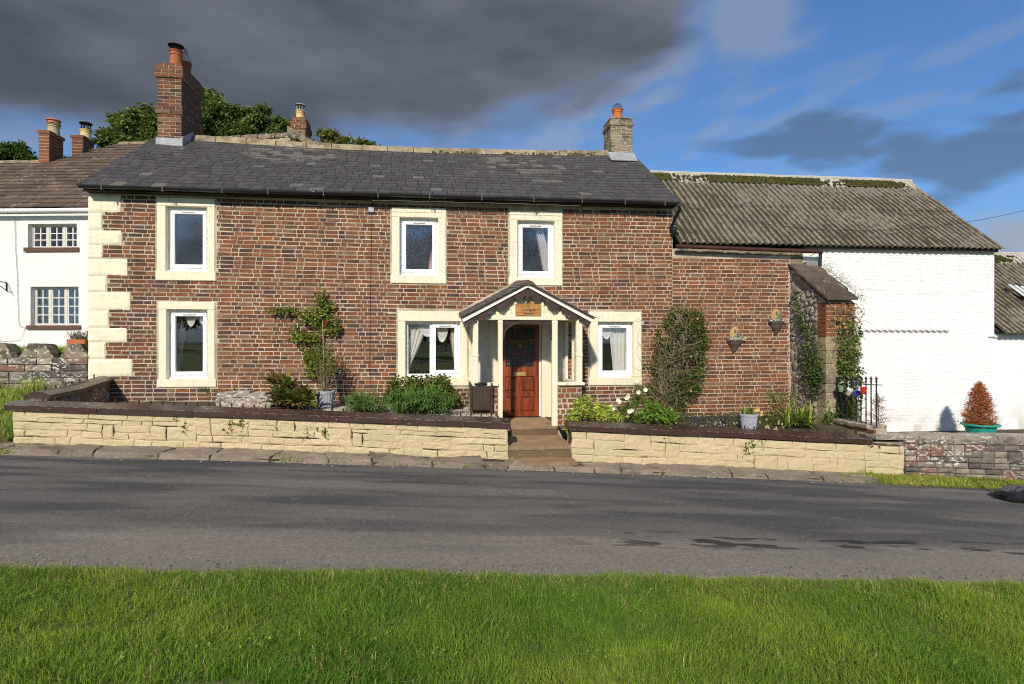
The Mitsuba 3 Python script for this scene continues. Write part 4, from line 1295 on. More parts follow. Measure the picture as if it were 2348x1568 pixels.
m.box(a + .02, b - .02, YD - .036, YD - .0305, c + .008, d - .008, .002)
m.put(sub(dr_, 'letter_plate'), 'vc_gloss')
m = MB((.80, .81, .83))
m.box(dx1 + .002, 1.988, YD - .012, YD + .05, .365, 2.295, .004)
m.box(1.172, dx0 - .002, YD - .012, YD + .05, .365, 2.295, .004)
m.box(dx0 - .0015, dx1 + .0015, YD - .012, YD + .05, dz1 + .003, 2.295, .004)
m.put(sub(dr_, 'frame'), 'vc_gloss')
MB((.03, .02, .018)).box(1.172, 1.988, YW - .06, YD + .05, .352, .372, .004).put(sub(dr_, 'threshold'), 'vc')

# --- the name sign
sg = thing('house_sign', 'varnished wooden name board reading Orchard House above the porch opening', 'sign')
YS = YP - .012
a, b = pc(746, 370, YS)[0], pc(955, 370, YS)[0]
z0, z1, zh = pc(850, 419, YS)[2], pc(850, 322, YS)[2], pc(850, 298, YS)[2]
mx = pc(866, 300, YS)[0]
hump = Polygon([(mx + .125 * math.cos(t) * (1 + .0 * t), z1 - .055 + (zh - z1 + .055) * math.sin(t)) for t in np.linspace(-.6, math.pi + .6, 40)])
prof = sbox(a, z0, b, z1).union(hump)


def board_fn(p, n, uv):
    gr = fbm(p.x * 5, p.y * 4, p.z * 90, 3)
    return mix((.26, .105, .022), (.56, .29, .075), smoothstep(.3, .7, gr))


mat('m_board', board_fn, .35, spec=.5)
e = trimesh.creation.extrude_polygon(prof, .018, engine='earcut')
MB().add(np.stack([e.vertices[:, 0], YS - e.vertices[:, 2], e.vertices[:, 1]], 1), e.faces).put(numbered(sg + '__board'), 'm_board')
carve = prof.buffer(-.002).difference(prof.buffer(-.008))
for word, yy, xx0, xx1 in (('Orchard', 382, 799, 905), ('House', 411, 812, 890)):
    tm = meshkit.text_mesh(word, 1.0, .05, bold=True)
    b0, b1 = tm.bounds[0], tm.bounds[1]
    p, q = pc(xx0, yy, YS), pc(xx1, yy, YS)
    s = (q[0] - p[0]) / (b1[0] - b0[0])
    v = np.stack([p[0] + (tm.vertices[:, 0] - b0[0]) * s, YS - .0185 - tm.vertices[:, 2] * .04, p[2] + tm.vertices[:, 1] * s], 1)
    MB((.03, .035, .04)).add(v, tm.faces).put(sub(sg, 'lettering', f'dark lettering {word}'), 'vc')
m = MB((.05, .05, .035))
ec = pc(852, 330, YS)
m.box(ec[0] - .004, ec[0] + .004, YS - .022, YS - .0185, ec[2] - .038, ec[2])
m.box(ec[0] - .03, ec[0] + .03, YS - .0215, YS - .0185, ec[2] - .041, ec[2] - .036)
for i in range(26):
    t, q = U(-.3, 3.44), U(.012, .036)
    c = np.array([ec[0] + q * math.cos(t) * 1.15, YS - .020, ec[2] + .006 + q * math.sin(t) * .8])
    m.add(c + np.array([[-.006, 0, 0], [0, 0, -.005], [.006, 0, .001], [0, 0, .006]]), [[0, 1, 2, 3]])
m.put(sub(sg, 'tree_emblem'), 'vc')
for x in (a + .02, b - .02):
    for z in (z0 + .015, z1 - .015):
        MB((.2, .2, .2)).lathe([(.006, 0), (.005, .004), (0, .005)], (x, YS - .018, z), 8, tilt=[[1, 0, 0], [0, 0, -1], [0, 1, 0]]).put(sub(sg, 'screw'), 'vc')

# --- dried wreath on the door
wr = thing('door_wreath', 'wreath of dried stalks hanging on the glazed front door', 'wreath')
c0 = pc(785, 565, YD - .03)
m = MB((.10, .065, .03))
t = np.linspace(0, 6.283, 40)
for k in range(3):
    m.tube(np.stack([c0[0] + (.155 + .01 * np.sin(t * 5 + k)) * np.cos(t), c0[1] + .012 * np.sin(t * 7 + k), c0[2] + (.165 + .01 * np.cos(t * 6 + k)) * np.sin(t)], 1), .006, 4, cap=False)
m.put(numbered(wr + '__ring'), 'vc')
m = MB((.30, .22, .10))
for k in range(44):
    an = rng.normal(0, .38) + (math.pi if k % 2 else 0)
    l = U(.10, .31)
    b0 = c0 + np.array([U(-.05, .05), -.02, -.17 + U(-.04, .03)])
    e_ = b0 + np.array([math.cos(an) * l, U(-.05, .01), math.sin(an) * l * .55 - .01])
    m.tube([b0, (b0 + e_) / 2 + [0, -.015, .01], e_], [.003, .0025, .004], 4, col=np.array([.26, .20, .09]) * U(.5, 1.2))
    if U() < .5:
        m.lathe([(0, -.014), (.010, 0), (0, .02)], e_, 5, col=np.array([.42, .30, .12]) * U(.6, 1.2))
for k in range(14):
    q = c0 + np.array([rng.normal(0, .03), -.03, -.22 - abs(rng.normal(0, .07))])
    m.lathe([(0, -.02), (.016, 0), (0, .02)], q, 6, col=np.array([.40, .30, .14]) * U(.6, 1.2))
m.put(sub(wr, 'dried_stalks'), 'vc')

# ------------------------------------------------------------------ rear wing behind the ridge, third chimney
rw = thing('rear_wing', 'back wing of the brick house with stone slab roof peeping over the ridge', 'building')
ra, rb = at(436, 322, 17.9), at(672, 308, 17.9)
m = MB()
zf = lambda y, zr_: zr_ - .62 * (17.9 - y)
m.add([[ra[0], 15.6, ra[2] - 1.45], [rb[0], 15.6, rb[2] - 1.45], [rb[0], 17.9, rb[2] - .06], [ra[0], 17.9, ra[2] - .06], [rb[0] + .75, 15.6, rb[2] - 1.45], [ra[0], 21, ra[2] - 2], [rb[0] + .75, 21, rb[2] - 2]], [[0, 1, 2, 3], [1, 4, 2, 2], [3, 2, 6, 5], [2, 4, 6, 6]], uv=(.6, .9))
m.put(numbered(rw + '__roof'), 'm_sand')
MB().box(ra[0] + .1, rb[0] + .5, 17.82, 20.5, .5, ra[2] - 1.6).put(sub(rw, 'wall'), 'm_mortar')
for i in range(6):
    p, q = ra + (rb - ra) * i / 6, ra + (rb - ra) * (i + 1) / 6
    v, f = lump([[c[0] + s_, y, c[2] + z] for c, s_ in ((p, .01), (q, -.01)) for y in (17.75, 18.05) for z in (-.13, .015)], 3, .016, .12, seed=i * 5.)
    scene[sub(rw, 'ridge_stone')] = mikit.ply((v, f), 'm_sand', uv=np.tile([.25, .75], (len(v), 1)))
for i in range(3):
    p, q = rb + np.array([.26 * i, -.1 * i, -.10 * i]), rb + np.array([.26 * (i + 1), -.1 * (i + 1), -.10 * (i + 1) - .05])
    v, f = lump([[c[0], y, c[2] + z] for c in (p, q) for y in (17.2, 17.9) for z in (-.25, .02 - .05 * i)], 3, .02, .1, seed=i * 3.)
    scene[sub(rw, 'roof_slab')] = mikit.ply((v, f), 'm_sand', uv=np.tile([.35, .7], (len(v), 1)))
q0, q1 = at(667, 300, 17.3), at(700, 300, 17.3)
zt = at(690, 268, 17.3)[2]
c = chimney(rw, q0[0] + .03, q1[0], 17.3, 17.95, zt - 1.5, zt, 1, [(zt - .30, zt - .14, .03)], .078, .22, 14, uvf=lambda cc, uv: np.stack([.45 + uv[:, 0] * .5, uv[:, 1] * .9], 1))
pot(c, (q0[0] + q1[0]) / 2 - .02, 17.62, zt + .01, .26, .125, (.62, .42, .20), ('lantern', (.30, .30, .30)))

# ------------------------------------------------------------------ barn: brick end, white wall, corrugated roof
BN = thing('barn', 'long barn with mossy corrugated roof, one end of brick and the rest painted white', 'barn')
bw = sub(BN, 'brick_wall')
zbt = 3.80
panel(Polygon([(XR + .002, .05), (XE + .309, .05), (XE + .309, zbt + .09), (XR + .002, zbt + .09)]), YW + .001, YW + .4, bw, 'm_mortar')
B = flemish(XR - .002, XE - .004, .28, zbt - .03, .0802, [], 15)
V, f = frustums(B, -(.003 + rng.uniform(0, .004, len(B))), .004, .0035, FR((0, YW, 0), (1, 0, 0), (0, 0, 1), (0, 1, 0)))
V[:, :4] += rng.normal(0, .0016, (len(V), 4, 3))
put_pieces(V, f, bw, 'brick', 'm_brick', 300, 'brickwork', uv=np.stack([rng.uniform(.1, 1, len(B)), rng.uniform(0, 1, len(B))], 1))
x = XR + .02
while x < XE + .25:
    x1 = min(x + U(.25, .6), XE + .3)
    v, f = rock([[x + .004, zbt - .02], [x1 - .004, zbt - .02], [x1 - .004, zbt + .10], [x + .004, zbt + .10]], FR((0, YW, 0), (1, 0, 0), (0, 0, 1), (0, 1, 0)), .025, .3, .008, 4, 2, .008, seed=x)
    scene[sub(BN, 'sandstone_block')] = mikit.ply((v, f), 'm_sand', uv=np.tile([.4, .4], (len(v), 1)))
    x = x1
v, f = rock([[XE + .005, 3.50], [XE + .30, 3.50], [XE + .30, 3.78], [XE + .005, 3.78]], FR((0, YW, 0), (1, 0, 0), (0, 0, 1), (0, 1, 0)), .02, .3, .012, 4, 3, .01, seed=2.)
scene[sub(BN, 'sandstone_block')] = mikit.ply((v, f), 'm_sand', uv=np.tile([.55, .3], (len(v), 1)))
ww = sub(BN, 'white_wall')
XB, YB = 12.43, 12.03
zB = 3.97
panel(Polygon([(XE + .31, -.4), (XB - .10, -.4), (XB, .8), (XB, zB), (XE + .31, zB)]), YB, YB + .4, ww, 'm_white')
B = flemish(XE + .32, XB - .002, -.30, zB - .02, .0795, [(XE, 9.9, -1, 2.05)], 25, lambda q: 0 * q, .48, .236, .012)
B = B[B[:, 1, 0] < np.interp(B[:, 0, 1], [-.4, .8], [XB - .10, XB])]
V, f = frustums(B, -(.002 + rng.uniform(0, .005, len(B))), .003, .006, FR((0, YB, 0), (1, 0, 0), (0, 0, 1), (0, 1, 0)))
V[:, :4, 1] += rng.normal(0, .0008, (len(V), 4))
put_pieces(V, f, ww, 'brick', 'm_white', 300, 'brickwork')
MB().box(XB, 18.5, YB + .03, YB + .4, -.5, 2.10).put(sub(BN, 'far_wall'), 'm_white')
# remains of an old lean-to roof: a wavy mortar line
m = MB()
xa, xb = at(1955, 757, YB)[0], at(2172, 761, YB)[0]
xx = np.linspace(xa, xb, 110)
zz = at(2060, 758, YB)[2] + .018 * np.sin(xx * 2 * np.pi / .146) - .002 * (xx - xa)
v = np.concatenate([np.stack([xx, xx * 0 + YB - .004, zz - .014], 1), np.stack([xx, xx * 0 + YB - .065, zz + .0], 1), np.stack([xx, xx * 0 + YB - .002, zz + .030], 1)])
i = np.arange(109)
m.add(v, np.vstack([np.stack([i, i + 1, i + 111, i + 110], 1), np.stack([i + 110, i + 111, i + 221, i + 220], 1)]), col=(.5, .48, .45))
m.put(sub(BN, 'old_roof_line', 'wavy mortar line of a vanished lean-to roof on the white wall'), 'vc')
MB((.6, .58, .55)).box(XB - .16, XB + .05, YB - .05, YB - .005, 2.02, 2.05).put(sub(BN, 'bracket'), 'vc')


def corrugated(parent, x0, x1, y0, z0, tp, length, w, nrow, seed, most=1000):
    cp, sp = math.cos(math.atan(tp)), math.sin(math.atan(tp))
    r = np.random.default_rng(seed)
    x = x0
    while x < x1 - .2:
        xe = min(x + w, x1)
        for k in range(nrow):
            s0, s1 = length * k / nrow, length * (k + 1) / nrow + (.12 if k < nrow - 1 else 0)
            lift = .012 * k + r.uniform(0, .006)
            nx = int(round((xe - x + .05) / .146 * 8))
            u, s = np.meshgrid(np.linspace(x, xe + (.05 if xe < x1 else 0), nx + 1), np.linspace(s0 - r.uniform(0, .02) * (k == 0), s1, 4), indexing='ij')
            h = .026 * np.sin(u * 2 * np.pi / .146) + lift + .008 * (s1 - s) / (s1 - s0) * (k > 0) + .02 * (meshkit.noise(np.stack([u * .7, s * .8, s * 0 + seed], -1)) - .5)
            v = np.stack([u, y0 + s * cp - h * sp, z0 + s * sp + h * cp], -1)
            lip = v[:, 0] + np.array([0, sp * .009, -cp * .009])
            v = np.vstack([v.reshape(-1, 3), lip])
            i, j = np.meshgrid(np.arange(nx), np.arange(3), indexing='ij')
            i, j = i.ravel(), j.ravel()
            f = np.stack([i * 4 + j, (i + 1) * 4 + j, (i + 1) * 4 + j + 1, i * 4 + j + 1], 1)
            q, L0 = np.arange(nx), 4 * (nx + 1)
            f = np.vstack([f, np.stack([q * 4, L0 + q, L0 + q + 1, (q + 1) * 4], 1)])
            MB().add(v, f, uv=r.uniform(0, 1, 2)).put(sub(parent, 'sheet'), 'm_corr', smooth=True)
        x = xe


br = sub(BN, 'roof')
TB = .81
cb, sb = math.cos(math.atan(TB)), math.sin(math.atan(TB))
ZBE = 4.005
LB = (14.56 - 11.83) / cb
MB((.06, .055, .05)).hexa([[x, y, z - .05] for x in (XR + .10, XB - .02) for y, z in ((11.90, ZBE + .03), (11.90, ZBE + .05), (14.55, ZBE + TB * 2.72 - .03), (14.55, ZBE + TB * 2.72 - .01))]).put(br, 'vc')
corrugated(br, XR + .09, XB + .07, 11.83, ZBE, TB, LB, 1.022, 2, 4)
MB((.12, .11, .10)).box(XE + .31, XB, 11.93, YB - .001, zB - .03, zB + .045).put(sub(BN, 'wall_plate'), 'vc')
MB().add([[XB + .10, 14.56, ZBE + TB * 2.73 - .03], [XB + .10, 17.5, ZBE], [XR + .09, 17.5, ZBE], [XR + .09, 14.56, ZBE + TB * 2.73 - .03]], [[0, 1, 2, 3]]).put(sub(br, 'back_slope'), 'm_corr')
MB().add([[XB - .002, y, z] for y, z in ((YB + .05, zB), (14.56, ZBE + TB * 2.7), (17.3, zB))] + [[XB - .35, y, z] for y, z in ((YB + .05, zB), (14.56, ZBE + TB * 2.7), (17.3, zB))], [[0, 1, 2], [3, 5, 4], [0, 3, 4], [0, 4, 1]]).box(XB - .35, XB, YB + .402, 17.3, -.4, zB).put(sub(BN, 'end_wall'), 'm_white')


def ridge_caps(parent, x0, x1, yr, zr_, tp, seed, w=1.08):
    cp, sp = math.cos(math.atan(tp)), math.sin(math.atan(tp))
    r = np.random.default_rng(seed)
    x = x0
    while x < x1 - .2:
        xe = min(x + w, x1)
        pr = [(-.34, -.34 * tp - .01), (-.32, -.32 * tp + .03), (-.10, -.10 * tp + .05), (-.085, .065), (0, .10), (.085, .065), (.10, -.10 * tp + .05), (.32, -.32 * tp + .03)]
        dz = r.uniform(-.008, .008)
        v = [[q, yr + y, zr_ + z + dz] for q in (x, xe + .03) for y, z in pr]
        n = len(pr)
        MB().add(v, [[i, i + 1, n + i + 1, n + i] for i in range(n - 1)] + [[0, 1, n - 1, n - 1][:4]] + [[i, n - 1 - i, n - 2 - i, i + 1] for i in range(3)] + [[n + i, n + i + 1, 2 * n - 2 - i, 2 * n - 1 - i] for i in range(3)], uv=(.5, .5)).put(sub(parent, 'ridge_cap'), 'm_cap')
        x = xe


def cap_fn(p, n, uv):
    f, g = fbm(p.x * 5, p.y * 5, p.z * 5, 4), noise(p.x * 60, p.y * 60, p.z * 60)
    c = mix((.36, .34, .30), (.58, .55, .49), f) * (.75 + .3 * g)
    return mix(c, (.34, .29, .12), smoothstep(.6, .72, fbm(p.x * 9, p.y * 9, p.z * 9 + 2, 3)) * .6)


mat('m_cap', cap_fn, .9)


def moss_band(parent, n, x0, x1, yr, zr_, tp, seed, lo=.09, hi=.37, thr=.27):
    r = np.random.default_rng(seed)
    m = MB()
    for q in range(n):
        x = r.uniform(x0, x1)
        if meshkit.noise(np.array([x * .98, 3.7, seed])) < thr and r.random() < .9:
            continue
        d = r.uniform(lo, hi)
        s = r.uniform(.012, .036)
        y, z = yr - d, zr_ - d * tp + .055
        v, f = lump(box8(x - s, x + s, y - s, y + s, z - s * .5, z + s * 1.2), 1, .010, .6, seed=q)
        m.add(v, f, col=np.array([.062, .058, .014]) * r.uniform(.35, 1.5))
    m.put(sub(parent, 'moss', kind='stuff'), 'vc')


zrb = ZBE + TB * 2.73
ridge_caps(br, XR + .35, XB + .05, 14.56, zrb, TB, 2)
moss_band(br, 4200, XR + .45, XB - .25, 14.56, zrb, TB, 5)
bg = sub(BN, 'gutter', 'rusty brown gutter under the corrugated eaves')
pa, pb = at(1550, 564, 11.80), at(1885, 577, 11.80)
MB((.060, .024, .017)).tube([pa, pa * .6 + pb * .4 + [0, 0, -.006], pb], .042, 10).put(bg, 'vc')
for s in np.linspace(.05, .95, 5):
    q = pa + (pb - pa) * s
    MB((.09, .035, .02)).tube([q + [0, 0, .02], q + [.01, .03, -.04], q + [.02, .2, -.06]], .007, 5).put(sub(bg, 'bracket'), 'vc')
q = at(1880, 580, 11.85)
MB((.02, .03, .045)).tube([q + [0, 0, .03], q + [0, 0, -.1], q + [.01, .03, -.42]], .036, 10).put(sub(BN, 'downpipe'), 'vc_gloss')
MB((.22, .23, .25)).box(XE + .32, XE + .62, YB - .14, YB - .004, 3.42, 3.66, .01).put(sub(BN, 'vent_box'), 'vc')

# the lower barn beyond, at the right edge
B2 = thing('far_barn', 'lower barn with mossy corrugated roof at the right edge of the picture', 'barn')
r2 = sub(B2, 'roof')
ze2 = at(2300, 763, 11.82)[2]
LB2 = (14.5 - 11.82) / cb
MB((.06, .055, .05)).hexa([[x, y, z] for x in (XB + .01, 18.5) for y, z in ((11.95, ze2 + .02), (11.95, ze2 + .04), (14.45, ze2 + TB * 2.6 - .06), (14.45, ze2 + TB * 2.6 - .04))]).put(r2, 'vc')
corrugated(r2, XB + .02, 18.5, 11.82, ze2, TB, LB2, 1.022, 2, 7)
ridge_caps(r2, XB + .10, 18.5, 14.5, ze2 + TB * 2.68, TB, 8)
moss_band(r2, 900, XB + .1, 15.5, 14.5, ze2 + TB * 2.68, TB, 9, thr=.2)
MB().box(XB + .001, 18.5, YB + .401, YB + .7, -.5, ze2 + .1).put(sub(B2, 'wall'), 'm_white')
i0 = at(2308, 655, 13.2)
m = MB((.55, .57, .60))
for k in range(3):
    P = [at(2311 + 14 * k, 655 + 2 * k, 13.05), at(2311 + 30 * k * .6 + 40, 684 + k * 4, 12.72)]
    d = np.array([0, -.035 * sb, .035 * cb])
    m.beam(P[0] + d, P[1] + d, .10, .012, up=(0, -sb, cb))
m.put(sub(r2, 'clear_sheet', 'pale patched sheet on the mossy roof'), 'vc')

m = MB()
for i in range(38):
    z = .28 + i * .086
    v, ff = rock([[XE - .055 + U(-.02, .015), z], [XE + .015, z], [XE + .015, z + .085], [XE - .05 + U(-.02, .015), z + .086]], FR((0, YW, 0), (1, 0, 0), (0, 0, 1), (0, 1, 0)), .012, .01, .010, 2, 2, .004, seed=i * 3.7)
    m.add(v, ff)
m.put(sub(bw, 'mortar_strip', kind='stuff'), 'm_mortar')

# ------------------------------------------------------------------ buttress
BT = thing('stone_buttress', 'rubble stone buttress with sloping slab roof between the brick wall and the white wall', 'buttress')
bx0, bx1, by = XE + .004, 8.09, 10.80
zt0, zt1 = 3.50, 2.70
prof = Polygon([(YW - .002, -.2), (by, -.2), (by, zt1), (YW - .002, zt0)])
e = trimesh.creation.extrude_polygon(prof, bx1 - bx0 - .05, engine='earcut')
MB().add(np.stack([bx0 + .02 + e.vertices[:, 2], e.vertices[:, 0], e.vertices[:, 1]], 1), e.faces[:, ::-1]).put(numbered(BT + '__core'), 'm_mortar')
frL = FR((bx0 + .02, YW, 0), (0, -1, 0), (0, 0, 1), (1, 0, 0))
r = np.random.default_rng(4)
# irregular field stones on the left face
pts = np.stack([r.uniform(0, YW - by, 400), r.uniform(.1, 3.5, 400)], 1)
from scipy.spatial import Voronoi
keep = []
for p in pts:
    if all(np.linalg.norm((p - q) * [1, 1.35]) > .115 for q in keep):
        keep.append(p)
vor = Voronoi(np.vstack([keep, [[-9, -9], [9, -9], [9, 9], [-9, 9]]]))
clip_ = Polygon([(.02, .1), (YW - by - .26, .1), (YW - by - .26, zt1 + .2), (.02, zt0 - .03)])
for k in range(len(keep)):
    reg = vor.regions[vor.point_region[k]]
    if -1 in reg or not reg:
        continue
    cell = Polygon(vor.vertices[reg]).intersection(clip_).buffer(-.011).buffer(.006)
    if cell.is_empty or cell.area < .002 or cell.geom_type != 'Polygon':
        continue
    cell = cell.simplify(.006)
    ring_ = np.array(cell.exterior.coords)[:-1]
    cc = ring_.mean(0)
    m_ = len(ring_)
    pr_ = r.uniform(.015, .05)
    loc = np.vstack([ring_, cc + (ring_ - cc) * .72, cc + (ring_ - cc) * .30])
    dep = np.concatenate([np.full(m_, .0), -pr_ * r.uniform(.7, 1.0, m_), -pr_ * r.uniform(.95, 1.2, m_)])
    O, X_, Z_, N_ = frL
    v = O + loc[:, :1] * X_ + loc[:, 1:] * Z_ + dep[:, None] * N_
    q = np.arange(m_)
    f = np.vstack([np.stack([q, (q + 1) % m_, m_ + (q + 1) % m_, m_ + q], 1), np.stack([m_ + q, m_ + (q + 1) % m_, 2 * m_ + (q + 1) % m_, 2 * m_ + q], 1)])
    m = MB().add(v, f, uv=r.uniform(.35, 1, 2) * [1, .85])
    m.add(v[2 * m_:], np.array([[0, i, i + 1] for i in range(1, m_ - 1)]), uv=m.u[0][0])
    m.put(sub(BT, 'stone'), 'm_rubble', smooth=True)
# dressed corner stones and bricks on the front
z, k = -.1, 0
while z < zt1 - .02:
    h = min(r.uniform(.16, .30) if not (1.95 < z < 2.7) else .085, zt1 - z)
    if 1.95 < z < 2.7:
        for a in (0, .21, .42):
            V, f = frustums([[[bx0 + a + .004, z + .005], [min(bx0 + a + .205, bx1) - .004, z + .005], [min(bx0 + a + .205, bx1) - .004, z + h - .005], [bx0 + a + .004, z + h - .005]]], [-.012], .06, .005, FR((0, by, 0), (1, 0, 0), (0, 0, 1), (0, 1, 0)))
            scene[sub(BT, 'brick')] = mikit.ply((V[0], f), 'm_brick', uv=np.tile([r.uniform(.7, 1), .2], (8, 1)))
        MB().box(bx0 + .002, bx0 + .10, by + .003, by + .24, z + .005, z + h - .005, .005, uv=(r.uniform(.6, 1), .2)).put(sub(BT, 'brick'), 'm_brick')
    else:
        d = .26 if k % 2 else .40
        v, f = lump(box8(bx0 - .005, bx0 + (.40 if k % 2 else .26), by - .02, by + d, z + .006, z + h - .006), 3, .012, .05, seed=z)
        scene[sub(BT, 'corner_stone')] = mikit.ply((v, f), 'm_sand', uv=np.tile([r.uniform(.3, .9), .35], (len(v), 1)))
        v, f = lump(box8(bx0 + (.41 if k % 2 else .27), bx1, by - .015, by + .2, z + .006, z + h - .006), 3, .015, .06, seed=z + 5)
        scene[sub(BT, 'corner_stone')] = mikit.ply((v, f), 'm_sand', uv=np.tile([r.uniform(.2, .8), .35], (len(v), 1)))
    z += h
    k += 1
for i in range(4):
    s0, s1 = i / 4 - .02, (i + 1) / 4 + .06
    y0, y1 = by - .12 + (YW - by + .10) * s0, by - .12 + (YW - by + .10) * s1
    zz = lambda y: zt1 + .04 + (y - by + .08) * (zt0 - zt1) / (YW - by)
    v, f = lump([[x, y, zz(y) + z_ + (.035 if y == y0 else -.018)] for x in (bx0 - .07 + U(-.02, .02), bx1 - .02 + U(-.02, .02)) for y in (y0, min(y1, YW - .02)) for z_ in (0, .052)], 3, .012, .04, seed=i * 9.)
    scene[sub(BT, 'roof_slab')] = mikit.ply((v, f), 'm_tile', uv=np.tile([.1 + .2 * i, .5], (len(v), 1)))

# ------------------------------------------------------------------ the white neighbour on the left
NB = thing('white_cottage', 'white rendered cottage with brown tile roof at the left edge', 'house')
nd = np.array([-.9934, .150])          # the wall runs left and slightly back
nd /= np.linalg.norm(nd)
n0 = np.array([-6.55, 13.15])
nrm = np.array([nd[1], -nd[0]])          # towards the inside
nrm = nrm if nrm[1] > 0 else -nrm


def nat(x, y, off=0.0):
    """(distance along the cottage wall, height) of a place on its front."""
    r = (x - CX) / F
    d = np.array([ST + CT * r, CT - ST * r])
    o = n0 + nrm * off
    t, l = np.linalg.solve(np.array([d, -nd]).T, o)
    return l, EYE + (CY - y) / F * t


FN = FR((*n0, 0), (*-nd, 0), (0, 0, 1), (*nrm, 0))


def nbox(m, l0, l1, z0, z1, d0, d1, **k):
    """A box on the cottage front: l along the wall from the house corner leftwards, d into the wall."""
    g = lambda l, d: (*(n0 + nd * l + nrm * d),)
    return m.hexa([[*g(l, d), z] for l in (l0, l1) for d in (d0, d1) for z in (z0, z1)], **k)


eave = nat(100, 484)[1]
wins = [(64, 513, 176, 571), (70, 657, 180, 749)]
pol = sbox(-.3, 1.2, 9, eave)
wr_ = []
for x0, y0, x1, y1 in wins:
    la, lb = nat(x1, (y0 + y1) / 2)[0], nat(x0, (y0 + y1) / 2)[0]
    za, zb = nat((x0 + x1) / 2, y1)[1], nat((x0 + x1) / 2, y0)[1]
    wr_.append((la, lb, za, zb))
    pol = pol.difference(sbox(la, za, lb, zb))
e = trimesh.creation.extrude_polygon(pol, .35, engine='earcut')
v = np.array([[*(n0 + nd * l + nrm * d), z] for l, z, d in e.vertices])
MB().add(v, e.faces).put(sub(NB, 'wall'), 'm_render')
m = MB((.05, .045, .04))
nbox(m, -.2, 9, 1.2, eave - .1, 1.6, 1.65)
nbox(m, -.2, 9, 2.95, 3.0, .36, 1.6)
nbox(m, -.2, 9, 4.7, 4.75, .36, 1.6)
m.put(sub(NB, 'interior'), 'vc')
for wi, ((la, lb, za, zb), nc) in enumerate(zip(wr_, ((2, 3, 3), (2, 3, 4)))):
    w = sub(NB, 'window')
    m = MB((.62, .60, .56))
    sh = .03
    for a, b, c, d in ((la, lb, za + sh, za + sh + .045), (la, lb, zb - .045, zb)):
        nbox(m, a, b, c, d, .10, .17)
    thirds = np.linspace(la, lb, 4)
    for q in thirds:
        nbox(m, max(q - .028, la), min(q + .028, lb), za + sh + .0455, zb - .0455, .101, .169)
    m.put(numbered(w + '__frame'), 'vc')
    for a, b in zip(thirds[:-1], thirds[1:]):
        m = MB((.70, .69, .66))
        a2, b2, c2, d2 = a + .029, b - .029, za + sh + .046, zb - .046
        for i in range(1, 2):
            q = a2 + (b2 - a2) * i / 2
            nbox(m, q - .011, q + .011, c2, d2, .115, .145)
        nr_ = nc[2]
        for i in range(1, nr_):
            q = c2 + (d2 - c2) * i / nr_
            nbox(m, a2, b2, q - .010, q + .010, .116, .144)
        for i in range(2):
            pass
        nbox(m, a2, a2 + .02, c2, d2, .112, .15)
        nbox(m, b2 - .02, b2, c2, d2, .112, .15)
        m.put(sub(w, 'glazing_bars'), 'vc')
        g = lambda l, d: (*(n0 + nd * l + nrm * d),)
        MB().add([[*g(a2, .13), c2], [*g(b2, .13), c2], [*g(b2, .13), d2], [*g(a2, .13), d2]], [[0, 1, 2, 3]]).put(sub(w, 'pane'), 'm_pane')
    m = MB((.12, .062, .046))
    nbox(m, la - .06, lb + .06, za - .055, za + .0285, -.045, .3)
    m.put(sub(w, 'sill'), 'vc')
# roof plane with long stone tiles
g = lambda l, d, z: np.array([*(n0 + nd * l + nrm * d), z])
TPn = .64
slp = lambda l, s: g(l, -.16, eave + .03) + s * (np.array([*nrm, 0]) * math.cos(math.atan(TPn)) + np.array([0, 0, math.sin(math.atan(TPn))]))
nr3 = np.array([*(-nrm * math.sin(math.atan(TPn))), math.cos(math.atan(TPn))])
Lr = lambda l: float(np.interp(l, [3.3, 4.15], [5.25, 3.45]))
nrf = sub(NB, 'roof')
m = MB((.06, .05, .045))
m.add([slp(-.4, 0), slp(3.3, 0), slp(3.3, 5.23), slp(-.4, 5.23)], [[0, 1, 2, 3]])
m.add([slp(3.3, 0), slp(4.15, 0), slp(4.15, 3.43), slp(3.3, 5.23)], [[0, 1, 2, 3]])
m.add([slp(4.15, 0), slp(9, 0), slp(9, 3.43), slp(4.15, 3.43)], [[0, 1, 2, 3]])
back = lambda p: p + np.array([*nrm, 0]) * 4 - [0, 0, 2.6]
m.add([slp(-.4, 5.23), slp(3.3, 5.23), back(slp(3.3, 5.23)), back(slp(-.4, 5.23))], [[0, 1, 2, 3]])
m.add([slp(3.3, 5.23), slp(4.15, 3.43), back(slp(4.15, 3.43)), back(slp(3.3, 5.23))], [[0, 1, 2, 3]])
m.add([slp(4.15, 3.43), slp(9, 3.43), back(slp(9, 3.43)), back(slp(4.15, 3.43))], [[0, 1, 2, 3]])
m.put(nrf, 'vc')
Vs = []
r = np.random.default_rng(12)
for i in range(21):
    s0, s1 = i * .252, (i + 1) * .252 + .02
    l = -.35 - (i % 2) * .17
    while l < 7.2:
        w = r.uniform(.27, .42)
        if s1 < Lr(l + w / 2) + .1:
            sj = r.normal(0, .006)
            q = np.array([slp(l + .003, s0 + sj), slp(l + w - .003, s0 + sj + r.normal(0, .005)), slp(l + w - .003, s1), slp(l + .003, s1)])
            up = np.array([.036, .036, .012, .012])[:, None] * nr3 + r.uniform(0, .006) * nr3
            Vs.append(np.vstack([q + up, q + up - nr3 * .022]))
        l += w
put_pieces(np.array(Vs), f8, nrf, 'tile', 'm_tile', 300, 'tiles')
